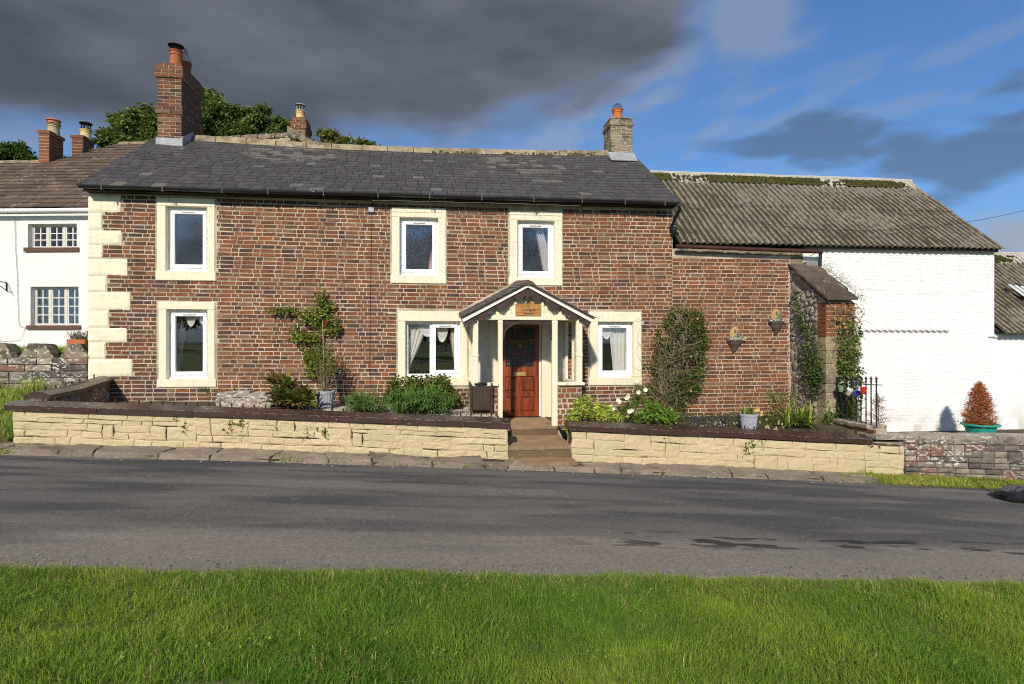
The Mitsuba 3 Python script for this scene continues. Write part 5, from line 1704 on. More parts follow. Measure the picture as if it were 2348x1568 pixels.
for l0, l1, s in ((-.2, 3.25, 5.23), (4.2, 6.9, 3.43)):
    l = l0
    while l < l1:
        le = min(l + r.uniform(.4, .6), l1)
        P8 = [slp(q, s + o) + [0, 0, z] for q in (l + .005, le - .005) for o in (-.13, .13) for z in (-.06 if o < 0 else -.1, .11 if o < 0 else .04)]
        v, ff = lump(P8, 3, .012, .12, seed=l)
        scene[sub(nrf, 'ridge_stone')] = mikit.ply((v, ff), 'm_sand', uv=np.tile([.55, .55], (len(v), 1)))
        l = le
m = MB((.74, .75, .77))
m.tube([slp(-.1, -.06) + [0, 0, -.03], slp(9, -.06) + [0, 0, -.03]], .045, 10)
m.put(sub(NB, 'gutter', 'white gutter of the cottage'), 'vc_gloss')
m = MB((.03, .03, .032))
pl = lambda x, y, o=-.02: (lambda q: g(q[0], o, q[1]))(nat(x, y))
m.tube([pl(36, 497), pl(37, 560), pl(42, 640), pl(44, 735), pl(48, 749), pl(58, 752), pl(66, 747)], .004, 4)
m.tube([pl(0, 781), pl(20, 783), pl(50, 779), pl(57, 760), pl(60, 753)], .003, 4)
m.put(sub(NB, 'cable', 'thin cable running down the white wall'), 'vc')
m = MB((.015, .015, .016))
a_, b_, c_ = pl(16.5, 648), pl(16.5, 668), pl(-6, 649)
m.tube([a_, b_], .012, 6)
m.tube([a_, a_ + [0, -.5, .0]], .010, 6)
m.tube([b_ + [0, 0, .02], a_ + [0, -.38, 0]], .008, 6)
m.put(thing('wall_bracket', 'black iron hanging bracket on the white cottage wall', 'bracket'), 'vc')
for (x0, x1, xs_, y0, y1, yy, sd, potc, cw, px) in ((89, 138.5, 112.5, 298, 382, 16.35, 33, (.42, .33, .22), ('hood', (.40, .17, .09)), 112), (165, 213, 190, 309, 356, 17.6, 35, (.60, .47, .22), ('lantern', (.035, .03, .03)), 187)):
    q0, q1 = at(x0, y0, yy), at(xs_, y0, yy)
    zt = q0[2]
    dd_ = at(x1, y0, yy)[0] - q1[0]
    c = chimney(NB, q0[0], q1[0], yy, yy + (.56 if sd == 33 else .52), zt - (1.5 if sd == 33 else 1.1), zt, 1, [(zt - .08, zt, .03)] if sd == 33 else [(zt - .05, zt, .03)], .085, .24, sd, uvf=(lambda cc, uv: np.stack([.72 + uv[:, 0] * .28, uv[:, 1] * .8], 1)) if sd == 33 else (lambda cc, uv: uv * [.75, 1]))
    pot(c, (q0[0] + q1[0]) / 2 + .06, yy + .28, zt, .24, .14, potc, cw)
    if sd == 33:
        m = MB()
        m.box(q0[0] - .04, q1[0] + .04, yy - .05, yy - .004, zt - 1.25, zt - .98, .01)
        m.put(sub(c, 'lead_flashing'), 'm_lead')
# ------------------------------------------------------------------ plants
G1, G2, G3, GD = (.055, .085, .018), (.085, .125, .024), (.13, .17, .035), (.028, .046, .014)


def leaves(m, P, size, cols, r, up=.35, asp=.5, fold=.18, out=None, droop=0.0):
    P = np.asarray(P, float)
    n = len(P)
    if n == 0:
        return
    d = r.normal(0, 1, (n, 3))
    d[:, 2] = d[:, 2] * .6 - droop
    if out is not None:
        d += out
    d /= np.linalg.norm(d, axis=1, keepdims=True)
    nn = r.normal(0, .7, (n, 3)) + np.array([0, -up * .8, up * 1.4])
    s_ = np.cross(d, nn)
    s_ /= np.linalg.norm(s_, axis=1, keepdims=True) + 1e-9
    w = np.cross(s_, d)
    L = size * r.uniform(.6, 1.25, n)[:, None]
    v = np.stack([P, P + d * L * .45 + s_ * L * asp * .5 + w * L * fold * .4, P + d * L, P + d * L * .45 - s_ * L * asp * .5 + w * L * fold * .4, P + d * L * .5], 1)
    f = np.array([[0, 1, 4], [1, 2, 4], [2, 3, 4], [3, 0, 4]])[None] + (np.arange(n) * 5)[:, None, None]
    cols = np.asarray(cols, float)
    c = np.minimum(cols[r.integers(0, len(cols), n)] * 2.0, .7) * r.uniform(.7, 1.3, (n, 1)) * r.uniform(.93, 1.07, (n, 3))
    m.add(v.reshape(-1, 3), f.reshape(-1, 3), col=np.repeat(c, 5, 0))


def blob(r, n, c, rad, inner=.35, gap=None, freq=5, seed=0):
    q = r.normal(0, 1, (n, 3))
    q /= np.linalg.norm(q, axis=1, keepdims=True)
    p = np.asarray(c) + q * np.asarray(rad) * (inner + (1 - inner) * r.uniform(0, 1, (n, 1)) ** .6)
    if gap is not None:
        p = p[meshkit.fbm(p * freq + seed, 3) > gap]
    return p


def stem(m, r, a, b, rad, wob, col, n=6, seg=7):
    a, b = np.asarray(a, float), np.asarray(b, float)
    t = np.linspace(0, 1, seg)[:, None]
    P = a + (b - a) * t + np.cumsum(r.normal(0, wob, (seg, 3)), 0) * np.sin(t * np.pi)
    m.tube(P, np.linspace(rad, rad * .5, seg), n, cap=False, col=col)
    return P


def flower(m, p, s, col, r, k=7):
    for i in range(k):
        a = i / k * 6.283 + r.uniform(0, 1)
        d = np.array([math.cos(a), -.55, math.sin(a)]) * s
        e = np.array([-math.sin(a), 0, math.cos(a)]) * s * .55
        m.add([p, p + d * .6 + e, p + d, p + d * .6 - e], [[0, 1, 2, 3]], col=np.array(col) * r.uniform(.8, 1.05))


R = np.random.default_rng(101)
# climbing rose on the wall
k = thing('climbing_rose', 'climbing rose with one red flower trained up the brick wall left of the centre', 'climbing plant')
m, ml = MB((.12, .085, .05)), MB()
base = at(738, 930, 11.8)
hub = at(735, 835, 11.85)
stem(m, R, base, hub, .018, .012, (.12, .085, .05))
pts = []
for (x, y), n_, rad in (((700, 770), 520, (.26, .10, .28)), ((720, 735), 380, (.28, .11, .22)), ((742, 700), 170, (.20, .08, .26)), ((760, 745), 190, (.17, .08, .20)), ((655, 712), 95, (.28, .06, .07)), ((627, 706), 50, (.14, .06, .09)),
                     ((712, 820), 260, (.12, .08, .22)), ((712, 855), 60, (.09, .06, .12)), ((738, 678), 50, (.12, .05, .12)), ((690, 735), 150, (.2, .08, .1))):
    c = at(x, y, 11.84)
    stem(m, R, hub + R.normal(0, .04, 3), c, .008, .02, (.13, .09, .05))
    for _ in range(5):
        stem(m, R, c, c + R.normal(0, 1, 3) * rad * [1.1, .3, 1.1], .004, .012, (.15, .09, .05), 4)
    q = blob(R, int(n_ * 2.3), c, np.array(rad) * [1.22, 1, 1.18], .05, .47, 6, 3)
    q[:, 1] = np.minimum(q[:, 1], 11.955)
    pts.append(q)
leaves(ml, np.vstack(pts), .068, [G1, G2, G3, (.17, .185, .03), G3, (.13, .10, .03)], R, asp=.62)
m.put(numbered(k + '__stem'), 'vc')
ml.put(numbered(k + '__foliage'), 'vc_leaf')
m = MB()
flower(m, at(747, 739, 11.70), .040, (.22, .002, .005), R, 9)
m.put(sub(k, 'flower', 'dark red flower'), 'vc')


def potted(name, label, x, y, Y, r0, r1, h, col, ribs=18):
    k = thing(name, label, 'plant pot')
    c = at(x, y, Y)
    prof = [(r0, 0), (r0 + (r1 - r0) * .82, h * .82), (r1 * 1.0, h * .86), (r1 * 1.03, h * .86), (r1 * 1.06, h * .97), (r1 * 1.02, h), (r1 * .92, h), (r1 * .88, h * .8), (0, h * .8)]
    fl = (lambda a, i: np.where(i <= 1, 1 - .055 * (np.abs(np.sin(a * ribs / 2)) < .35), 1.0)) if ribs else None
    MB(col).lathe(prof, c, 72 if ribs else 28, flute=fl).put(numbered(k + '__tub'), 'vc', smooth=False)
    MB((.05, .035, .022)).lathe([(r1 * .9, h * .86), (0, h * .88)], c, 20).put(sub(k, 'soil'), 'vc')
    return k, c + [0, 0, h * .86]


_, c = potted('plant_pot', 'grey fluted plant pot with a twiggy rose against the wall left of centre', 746, 934, 11.25, .125, .168, .31, (.36, .36, .42))
k = thing('potted_rose', 'leggy half bare rose tied to a cane in the left grey pot', 'shrub')
m, ml = MB(), MB()
m.tube([c + [-.02, 0, 0], c + [-.06, .05, 1.35]], .008, 5, col=(.45, .35, .2))
pts = []
for i in range(34):
    e = c + np.array([R.normal(-.10, .17), R.normal(.1, .10), R.uniform(.35, .85)])
    P = stem(m, R, c + R.normal(0, .03, 3) * [1, 1, .2], e, .007, .016, R.uniform(.6, 1.3) * np.array([.22, .16, .09]), 4)
    if i % 3:
        pts += [P[-1] + R.normal(0, .07, 3) for _ in range(26)] + [P[4] + R.normal(0, .06, 3) for _ in range(7)]
pts += list(blob(R, 300, c + [-.12, .1, .70], (.26, .14, .22), .1, .45, 6))
leaves(ml, np.array(pts), .05, [G1, G2, (.14, .15, .03), GD], R)
m.put(numbered(k + '__stem'), 'vc')
ml.put(numbered(k + '__foliage'), 'vc_leaf')


def straps(m, r, c, n, L, w, cols, spread=.9, seg=5, up=1.0, bend=.9):
    """Long leaves arching out from c."""
    for i in range(n):
        a = r.uniform(0, 6.283)
        l = L * r.uniform(.6, 1.15)
        el = r.uniform(.35, 1.45) * up
        d = np.array([math.cos(a), math.sin(a), 0])
        t = np.linspace(0, 1, seg)
        P = c + r.normal(0, .03, 3) * [1, 1, .2] + d * (t * l * math.cos(el) + .25 * l * t ** 2 * bend * spread)[:, None] + np.array([0, 0, 1.0]) * (t * l * math.sin(el) - .55 * l * t ** 2.2 * bend * math.cos(el))[:, None]
        s_ = np.array([-d[1], d[0], 0])
        ww = w * np.sin(np.clip(t * .92 + .08, 0, 1) * np.pi) ** .7 * r.uniform(.8, 1.2)
        v = np.concatenate([P + s_ * ww[:, None] / 2, P - s_ * ww[:, None] / 2 + [0, 0, .0]])
        q = np.arange(seg - 1)
        m.add(v, np.stack([q, q + 1, seg + q + 1, seg + q], 1), col=np.array(cols[r.integers(len(cols))]) * 2.2 * r.uniform(.7, 1.3))


k = thing('peony', 'floppy dark green perennial with yellowing leaves beside the raised stone bed', 'plant')
ml = MB()
pts = []
for x, y, Y, n_ in ((640, 920, 10.9, 62), (672, 926, 10.8, 70), (700, 928, 10.9, 52), (655, 890, 11.4, 36), (635, 880, 11.6, 32), (690, 912, 11.1, 34)):
    straps(ml, R, at(x, y, Y), int(n_ * 1.6), .36, .060, [G1, GD, (.075, .10, .02), (.12, .125, .02), (.10, .05, .025)], up=.95)
ml.put(k, 'vc_leaf')

# raised bed of rough stone
k = thing('raised_bed', 'low raised bed of rough pale stones against the house wall', 'raised bed')
for i, (x, y, w, h) in enumerate(((520, 906, .30, .09), (553, 903, .34, .10), (590, 906, .34, .09), (622, 910, .26, .11), (516, 918, .28, .09), (548, 917, .30, .10), (583, 919, .36, .10), (618, 921, .28, .09), (540, 928, .34, .09), (577, 930, .34, .09), (608, 931, .24, .08), (512, 926, .2, .09))):
    c = at(x, y, 11.3)
    v, f = lump(box8(c[0] - w / 2, c[0] + w / 2, 11.2, 11.62, c[2] - h / 2, c[2] + h / 2), 3, .022, .12, seed=i * 4.)
    scene[sub(k, 'stone')] = mikit.ply((v, f), 'm_rubble', uv=np.tile([.95, .5], (len(v), 1)))
MB((.06, .045, .03)).box(at(505, 905, 11.5)[0], at(632, 905, 11.5)[0], 11.5, 11.97, .6, at(560, 903, 11.5)[2]).put(sub(k, 'earth'), 'vc')
for x, y, lab in ((625, 886, 'small black solar lamp standing on the raised stone bed'), (566, 884, 'second small black solar lamp further left on the raised bed')):
    c = at(x, y, 11.45)
    k = thing('solar_lamp', lab, 'garden light')
    MB((.02, .02, .022)).lathe([(0, .0), (.06, -.015), (.062, -.022), (.045, -.025), (.02, -.026)], c, 16).put(numbered(k + '__cap'), 'vc_gloss')
    MB((.45, .46, .48)).lathe([(.042, -.026), (.022, -.075), (0, -.08)], c, 14).put(numbered(k + '__lens'), 'vc_gloss')
    MB((.02, .02, .022)).tube([c + [0, 0, -.075], c + [0, 0, -.20]], .008, 6).put(numbered(k + '__spike'), 'vc')
c = at(508, 918, 11.45)
MB((.30, .12, .06)).lathe([(.05, 0), (.07, .09), (.08, .09), (.08, .12), (.06, .12), (.055, .03), (0, .03)], c, 18).put(thing('small_pot', 'small empty terracotta pot beside the raised stone bed', 'plant pot'), 'vc')

# gravel of the left bed
m = MB()
n_ = 9000
gx_, gy_ = R.uniform(-2.6, .9, n_), R.uniform(9.9, 11.95, n_)
gz_ = zgl(gx_, gy_)
s_ = R.uniform(.010, .024, n_)
tet = np.array([[1, 0, -.5], [-.5, .87, -.5], [-.5, -.87, -.5], [.2, .1, .8]])
v = np.stack([gx_, gy_, gz_], 1)[:, None] + tet[None] * s_[:, None, None] * R.uniform(.7, 1.3, (n_, 4, 3))
f = np.array([[0, 1, 3], [1, 2, 3], [2, 0, 3]])[None] + (np.arange(n_) * 4)[:, None, None]
scene[thing('gravel', 'pale gravel covering the left garden bed', 'gravel', kind='stuff')] = mikit.ply((v.reshape(-1, 3), f.reshape(-1, 3)), 'm_gravel', uv=np.repeat(R.uniform(0, 1, (n_, 2)), 4, 0))

# shrub under the wide window
k = thing('evergreen_shrub', 'dense dark evergreen shrub under the wide window left of the porch', 'shrub')
m, ml = MB(), MB()
pts = []
for x, y, rx, rz in ((915, 888, .24, .22), (950, 884, .26, .22), (985, 886, .26, .24), (1012, 882, .20, .20), (930, 912, .28, .2), (980, 912, .34, .22), (1020, 905, .22, .22), (1040, 915, .13, .14), (898, 905, .1, .16)):
    c = at(x, y, 11.45)
    pts.append(blob(R, 900, c, (rx, .26, rz), .25, .34, 5))
    for _ in range(5):
        stem(m, R, at(970, 938, 11.5) + R.normal(0, .1, 3) * [2, 1, 0], c + R.normal(0, .1, 3), .008, .02, (.09, .06, .04), 4)
leaves(ml, np.vstack(pts), .066, [GD, G1, (.07, .10, .02), (.10, .115, .03), G1, (.13, .075, .045)], R, asp=.5)
m.put(numbered(k + '__branches'), 'vc')
ml.put(numbered(k + '__foliage'), 'vc_leaf')

k = thing('lupin', 'bright green lupin leaves spilling over the wall left of the porch', 'plant')
ml = MB()
for i in range(230):
    t = R.uniform()
    x, y = (R.normal(965, 34), R.normal(922, 12)) if t < .62 else (R.uniform(795, 940), R.normal(932 - 0, 7)) if t < .85 else (R.normal(838, 18), R.normal(918, 9))
    c = at(x, max(y, 892), R.uniform(10.2, 10.9))
    if c[2] < .62:
        c[2] = .62 + R.uniform(0, .1)
    nl = R.integers(8, 11)
    tl = R.normal(0, .35, 2)
    for j in range(nl):
        a = j / nl * 6.283
        d = np.array([math.cos(a), math.sin(a) * .85, math.sin(a) * (.75 + tl[0]) + math.cos(a) * tl[1] + .12])
        s2 = np.array([-math.sin(a), math.cos(a), 0])
        L = R.uniform(.085, .135)
        ml.add([c, c + d * L * .6 + s2 * L * .13 + [0, 0, .008], c + d * L, c + d * L * .6 - s2 * L * .13 + [0, 0, .008]], [[0, 1, 2, 3]], col=np.array([.11, .20, .05]) * R.uniform(.7, 1.25))
    ml.tube([c, c + [R.normal(0, .03), .06, -.22]], .004, 3, cap=False, col=(.07, .11, .03))
ml.put(k, 'vc_leaf')

# wooden planter
k = thing('wooden_planter', 'tapered dark wooden bin with black lid left of the porch', 'planter')
c0 = at(1103, 955, 10.55)
m = MB()
for i in range(5):
    x0, x1 = c0[0] - .155 + .31 * i / 5, c0[0] - .155 + .31 * (i + 1) / 5
    MB().hexa([[c0[0] + (x - c0[0]) * (1 if z < .3 else 1.06), y, c0[2] + z] for x in (x0 + .002, x1 - .002) for y in (10.56, 10.58) for z in (.12, .545)]).put(sub(k, 'board'), 'm_oldwood')
MB().box(c0[0] - .165, c0[0] + .165, 10.5805, 10.90, c0[2] + .12, c0[2] + .52).put(sub(k, 'body'), 'm_oldwood')
for s in (-1, 1):
    for y in (10.53, 10.88):
        MB().hexa([[c0[0] + s * (.165 + .030 * a) + (.008 * s * (z > .3)), y + b * .05, c0[2] + z] for a in (0, 1) for b in (0, 1) for z in (0, .60)]).put(sub(k, 'leg'), 'm_oldwood')
MB((.02, .02, .024)).lathe([(.155, .56), (.16, .585), (.12, .60), (0, .602)], c0 + [0, .18, 0], 24).put(sub(k, 'lid'), 'vc_gloss')
v, f = lump(box8(1.0, 1.15, 10.35, 10.6, .34, .48), 3, .03, .3, seed=3)
scene[thing('rough_stone', 'rough brown stone on the ground by the left porch post', 'stone')] = mikit.ply((v, f), 'm_sand', uv=np.tile([.3, .6], (len(v), 1)))

# yellow variegated shrub, white roses, green shrub right of the porch
k = thing('variegated_shrub', 'yellow and green variegated shrub spilling over the wall right of the steps', 'shrub')
ml = MB()
pts = [blob(R, n_, at(x, y, Y), rad, .2, .40, 6) for x, y, Y, n_, rad in ((1342, 932, 10.3, 900, (.24, .2, .19)), (1375, 945, 10.2, 800, (.26, .2, .16)), (1312, 960, 9.9, 500, (.14, .16, .16)), (1400, 955, 10.1, 400, (.2, .16, .1)), (1300, 978, 9.7, 120, (.06, .08, .10)), (1425, 962, 10.0, 160, (.14, .1, .06)))]
leaves(ml, np.vstack(pts), .075, [(.30, .30, .045), (.20, .24, .035), (.11, .16, .03), (.38, .36, .08), (.08, .12, .025)], R, asp=.36)
ml.put(k, 'vc_leaf')
k = thing('white_rose_bush', 'rose bush with a few white flowers in front of the small right window', 'shrub')
m, ml = MB(), MB()
pts = []
for x, y, n_, rad in ((1455, 918, 420, (.20, .16, .19)), (1425, 940, 380, (.24, .16, .15)), (1480, 930, 300, (.2, .16, .18)), (1462, 895, 110, (.12, .1, .12))):
    c = at(x, y, 10.6)
    pts.append(blob(R, n_ * 2, c, rad, .1, .45, 6))
    for _ in range(7):
        stem(m, R, at(1450, 965, 10.6), c + R.normal(0, .12, 3), .006, .015, (.10, .10, .04), 4)
leaves(ml, np.vstack(pts), .048, [G1, G2, (.07, .10, .03), (.13, .15, .04)], R)
m.put(numbered(k + '__stems'), 'vc')
ml.put(numbered(k + '__foliage'), 'vc_leaf')
mf = MB()
for x, y in ((1414, 917), (1418, 920), (1436, 912), (1440, 908), (1399, 932), (1396, 937), (1403, 937), (1442, 943), (1447, 941), (1462, 899), (1478, 893)):
    flower(mf, at(x + R.uniform(-2, 2), y, 10.38), .045, (.8, .78, .66), R, 6)
mf.put(sub(k, 'flowers', kind='stuff'), 'vc')
k = thing('green_shrub', 'bright green round leaved shrub below the honeysuckle', 'shrub')
ml = MB()
pts = [blob(R, n_, at(x, y, 10.3), rad, .3, .36, 5) for x, y, n_, rad in ((1500, 945, 700, (.22, .2, .17)), (1530, 955, 500, (.2, .16, .13)), (1475, 958, 400, (.16, .15, .12)))]
leaves(ml, np.vstack(pts), .07, [(.085, .15, .025), (.12, .19, .03), (.06, .10, .02)], R, asp=.7, up=.6)
ml.put(k, 'vc_leaf')

# honeysuckle
k = thing('honeysuckle', 'big tangled honeysuckle of bare straw coloured stems and dark leaves on the wall', 'climbing plant')
m, ml, mf = MB(), MB(), MB()
prof = [(735, 1570, 38), (765, 1560, 48), (800, 1560, 58), (835, 1558, 62), (870, 1552, 55), (900, 1540, 48), (925, 1535, 34)]
pts = []
for y in np.arange(722, 932, 9):
    xc, w = np.interp(y, [p[0] for p in prof], [p[1] for p in prof]), np.interp(y, [p[0] for p in prof], [p[2] for p in prof])
    for _ in range(16):
        x = xc + R.uniform(-1, 1) * w
        edge = abs(x - xc) / w
        dens = 1.15 + .65 * (x > xc + .1 * w) + .5 * (y < 770) + .2 * (y > 890)
        c = at(x, y + R.uniform(-6, 6), 11.72 + .18 * edge ** 2 - R.uniform(0, .22) * (1 - edge))
        pts.append(c + R.normal(0, .07, (int(34 * dens), 3)) * [1, .6, 1])
P = np.vstack(pts)
P = P[meshkit.fbm(P * 4.2 + 2, 3) > .42]
P[:, 1] = np.minimum(P[:, 1], 11.96)
leaves(ml, P, .058, [GD, G1, (.075, .11, .025), (.045, .075, .03), (.12, .11, .03), (.13, .07, .045)], R)
for i in range(300):
    y0 = R.uniform(735, 935)
    xc, w = np.interp(y0, [p[0] for p in prof], [p[1] for p in prof]), np.interp(y0, [p[0] for p in prof], [p[2] for p in prof])
    x0 = xc + R.normal(-.25, .42) * w
    a = at(x0, y0, R.uniform(11.36, 11.7))
    b = a + np.array([R.normal(0, .22), R.normal(.02, .08), R.normal(.05, .26)])
    stem(m, R, a, b, R.uniform(.003, .0065), .024, np.array([.33, .25, .16]) * R.uniform(.4, 1.1), 3, 6)
for i in range(26):
    a = at(R.uniform(1500, 1600), R.uniform(715, 760), 11.9)
    stem(m, R, a, a + [R.normal(0, .25), 0, abs(R.normal(.1, .12))], .004, .02, (.16, .09, .06), 3)
for i in range(9):
    stem(m, R, at(R.normal(1540, 14), 945, 11.6), at(R.normal(1545, 28), R.uniform(780, 840), 11.7), .013, .02, (.17, .12, .08), 5)
for _ in range(46):
    q = P[R.integers(len(P))]
    if q[0] > 5.0 or R.uniform() < .3:
        flower(mf, q + [0, -.05, 0], .03, ((.55, .30, .26), (.60, .50, .34), (.40, .05, .05))[R.integers(3)], R, 5)
m.put(numbered(k + '__stems'), 'vc')
ml.put(numbered(k + '__foliage'), 'vc_leaf')
mf.put(sub(k, 'flowers', kind='stuff'), 'vc')

# small black edging fence
for i, (x0, x1, Y) in enumerate(((1545, 1592, 10.25), (1596, 1662, 10.35), (1655, 1707, 10.2))):
    k = thing('edging_fence', ('low black lattice edging hoop left of the middle one', 'widest low black lattice edging hoop behind the brown coping', 'low black lattice edging hoop beside the right grey pot')[i], 'garden edging', group='black edging hoops behind the right garden wall')
    a, b = at(x0, 975, Y), at(x1, 978, Y)
    h = at(x0, 951, Y)[2] - a[2]
    w = b[0] - a[0]
    z = lambda t: a[2] + h * (.72 + .28 * math.sin(t * math.pi))
    m = MB((.035, .038, .042))
    for o in (0, -.035):
        m.tube([[a[0] + w * t, Y, z(t) + o] for t in np.linspace(0, 1, 16)], .008, 5)
    m.put(numbered(k + '__rail'), 'vc')
    for t in (0, 1):
        MB((.035, .038, .042)).box(a[0] + w * t - .012, a[0] + w * t + .012, Y - .01, Y + .01, a[2] - .1, z(t) + .03).put(sub(k, 'post'), 'vc')
    for t in np.linspace(.1, .9, 5):
        for s in (-1, 1):
            MB((.035, .038, .042)).tube([[a[0] + w * t - s * .08, Y + s * .006, a[2]], [a[0] + w * t + s * .06, Y + s * .006, z(min(max(t, 0), 1)) - .03]], .006, 4).put(sub(k, 'slat'), 'vc')

_, c = potted('plant_pot', 'grey fluted plant pot with bulbs behind the right brown coping', 1716, 985, 10.05, .118, .158, .29, (.36, .36, .42))
k = thing('potted_lily', 'strap leaved plant with a few yellow flowers in the right grey pot', 'plant')
ml, mf = MB(), MB()
straps(ml, R, c + [-.07, 0, 0], 30, .22, .022, [G1, G2, (.12, .16, .05)], up=1.1)
straps(ml, R, c + [.08, 0, 0], 22, .22, .018, [G1, G2, (.15, .18, .07)], up=1.1)
ml.put(numbered(k + '__leaves'), 'vc_leaf')
for _ in range(6):
    flower(mf, c + [R.uniform(.08, .22), R.uniform(-.1, 0), R.uniform(-.05, .16)], .03, (.65, .45, .16), R, 5)
mf.put(sub(k, 'flowers', kind='stuff'), 'vc')

k = thing('daylily', 'clump of long green grassy leaves in the right garden bed', 'plant')
ml = MB()
for x, y, n_ in ((1830, 975, 70), (1850, 978, 60), (1805, 978, 40)):
    straps(ml, R, at(x, y, 10.15), n_, .50, .026, [G1, G2, (.10, .15, .025), (.20, .19, .05)], up=1.15)
ml.put(k, 'vc_leaf')
k = thing('low_shrub', 'thin reddish green shrub in front of the foot of the buttress', 'shrub')
m, ml = MB(), MB()
pts = []
for i in range(34):
    c = at(R.normal(1780, 24), R.uniform(898, 965), R.uniform(10.6, 11.2))
    stem(m, R, at(1785, 985, 10.9) + R.normal(0, .08, 3) * [1, 1, 0], c, .005, .02, (.14, .085, .06), 4)
    pts.append(c + R.normal(0, .07, (34, 3)))
leaves(ml, np.vstack(pts), .05, [G1, G2, (.12, .11, .04), (.14, .09, .05)], R)
m.put(numbered(k + '__stems'), 'vc')
ml.put(numbered(k + '__foliage'), 'vc_leaf')
k = thing('bedding_plant', 'low mixed leaves and small purple and pale flowers along the right bed', 'plant', kind='stuff')
ml = MB()
q = np.stack([R.uniform(2.2, 7.5, 5200), R.uniform(9.8, 11.7, 5200), R.uniform(.0, .16, 5200)], 1)
q[:, 2] += zgr(q[:, 0], q[:, 1])
q = q[meshkit.fbm(q * 2.2, 3) > .46]
leaves(ml, q, .055, [GD, G1, (.07, .085, .025), (.09, .065, .035)], R, up=.7)
for _ in range(24):
    flower(ml, at(R.uniform(1605, 1690), R.uniform(966, 977), 9.95), .016, ((.35, .32, .6), (.6, .55, .5))[R.integers(2)], R, 5)
for _ in range(14):
    flower(ml, at(R.uniform(1740, 1800), R.uniform(958, 985), 9.95), .024, (.6, .5, .3), R, 5)
ml.put(k, 'vc_leaf')

# wicker wall baskets
for lab, (xa, xb, yr), tip, top in (('cone shaped wicker wall basket with white flowers, the lower left of two', (1669, 1705.5, 779), (1683, 811.5), 749), ('cone shaped wicker wall basket with pink and white flowers, the upper right of two', (1764.6, 1800, 737), (1780.7, 769.5), 708)):
    k = thing('wall_basket', lab, 'hanging basket')
    p, q, tp_ = at(xa, yr, YW - .08), at(xb, yr, YW - .08), at(*tip, YW - .05)
    cx0, w = (p[0] + q[0]) / 2, (q[0] - p[0]) / 2
    m = MB()
    nr = 15
    for i in range(nr):
        t = i / (nr - 1)
        rr = w * (1 - t) + .004
        zz = p[2] + (tp_[2] - p[2]) * t
        an = np.linspace(math.pi, 2 * math.pi, 15)
        xx = cx0 + (tp_[0] - cx0) * t
        m.tube(np.stack([xx + rr * np.cos(an), YW - .012 + rr * .85 * np.sin(an), zz + .003 * np.sin(an * 14 + i * 1.57)], 1), .0075, 5, col=np.array([.11, .085, .07]) * R.uniform(.6, 1.3))
    m.put(numbered(k + '__wicker'), 'vc')
    m = MB((.10, .075, .055))
    for an in np.linspace(math.pi, 2 * math.pi, 9):
        m.tube([[cx0 + w * math.cos(an), YW - .012 + w * .86 * math.sin(an), p[2]], [tp_[0], YW - .015, tp_[2]]], .005, 4)
    m.lathe([(.004, -(p[2] - tp_[2]) * .98), (w * .93, -.01)], (cx0, YW - .014, p[2]), 20, col=(.03, .025, .02)) if False else None
    m.put(sub(k, 'stakes'), 'vc')
    an = np.linspace(0, math.pi, 16)
    hh = at(xa, top, YW)[2] - p[2]
    arc = [(cx0 - .004 + w * .62 * math.cos(t), p[2] + hh * (.35 + .65 * math.sin(t)) if math.sin(t) > .01 else p[2]) for t in an]
    pol = Polygon([(cx0 + w * .75, p[2] - .02)] + arc + [(cx0 - w * .75, p[2] - .02)]).difference(Polygon([(cx0 + .005 + .020 * math.cos(t), p[2] + hh * .62 + .045 * math.sin(t)) for t in np.linspace(0, 6.28, 16)]))
    e = trimesh.creation.extrude_polygon(pol, .012, engine='earcut')
    MB((.45, .31, .13)).add(np.stack([e.vertices[:, 0], YW - .014 - e.vertices[:, 2], e.vertices[:, 1]], 1), e.faces).put(sub(k, 'back_plate'), 'vc')
    ml = MB()
    leaves(ml, blob(R, 160, [cx0, YW - .09, p[2] + .035], (w * 1.05, .08, .05), .2), .042, [G1, (.16, .21, .16), (.2, .24, .2)], R)
    for _ in range(26):
        flower(ml, np.array([cx0 + R.uniform(-1.05, 1.05) * w, YW - .10 - R.uniform(0, .06), p[2] + R.uniform(.0, .06)]), .022, ((.72, .70, .58), (.70, .66, .5), (.66, .48, .5) if 'pink' in lab else (.7, .7, .6))[R.integers(3)], R, 5)
    leaves(ml, blob(R, 150, [cx0 + w * .35, YW - .06, p[2] + .13], (.07, .05, .085), .1), .035, [(.22, .27, .24), (.16, .2, .17)], R, asp=.25)
    ml.put(sub(k, 'planting', kind='stuff'), 'vc_leaf')


# ivy on the buttress and the garden walls
def ivy(name, label, pts, n_, size, cols, seed, nor, stems=()):
    r = np.random.default_rng(seed)
    k = thing(name, label, 'ivy')
    ml = MB()
    P = np.vstack(pts)
    leaves(ml, P, size, cols, r, asp=.85, out=np.asarray(nor) * .5, droop=.6, up=.5)
    m = MB()
    for a, b in stems:
        stem(m, r, a, b, .005, .02, (.17, .12, .08), 4, 9)
    if stems:
        m.put(numbered(k + '__stems'), 'vc')
        ml.put(numbered(k + '__foliage'), 'vc_leaf')
    else:
        ml.put(k, 'vc_leaf')


def faceL(x, y, n, sx, sy):
    """Scatter on the buttress's left face round a surveyed pixel."""
    out = []
    for _ in range(n):
        xx, yy = x + R.normal(0, sx), y + R.normal(0, sy)
        r_ = (xx - CX) / F
        t = (bx0 - .02) / (ST + CT * r_)
        Y = t * (CT - ST * r_)
        if by - .05 < Y < YW - .05:
            out.append([bx0 - .03 - R.uniform(0, .05), Y, EYE + (CY - yy) / F * t])
    return np.array(out).reshape(-1, 3)


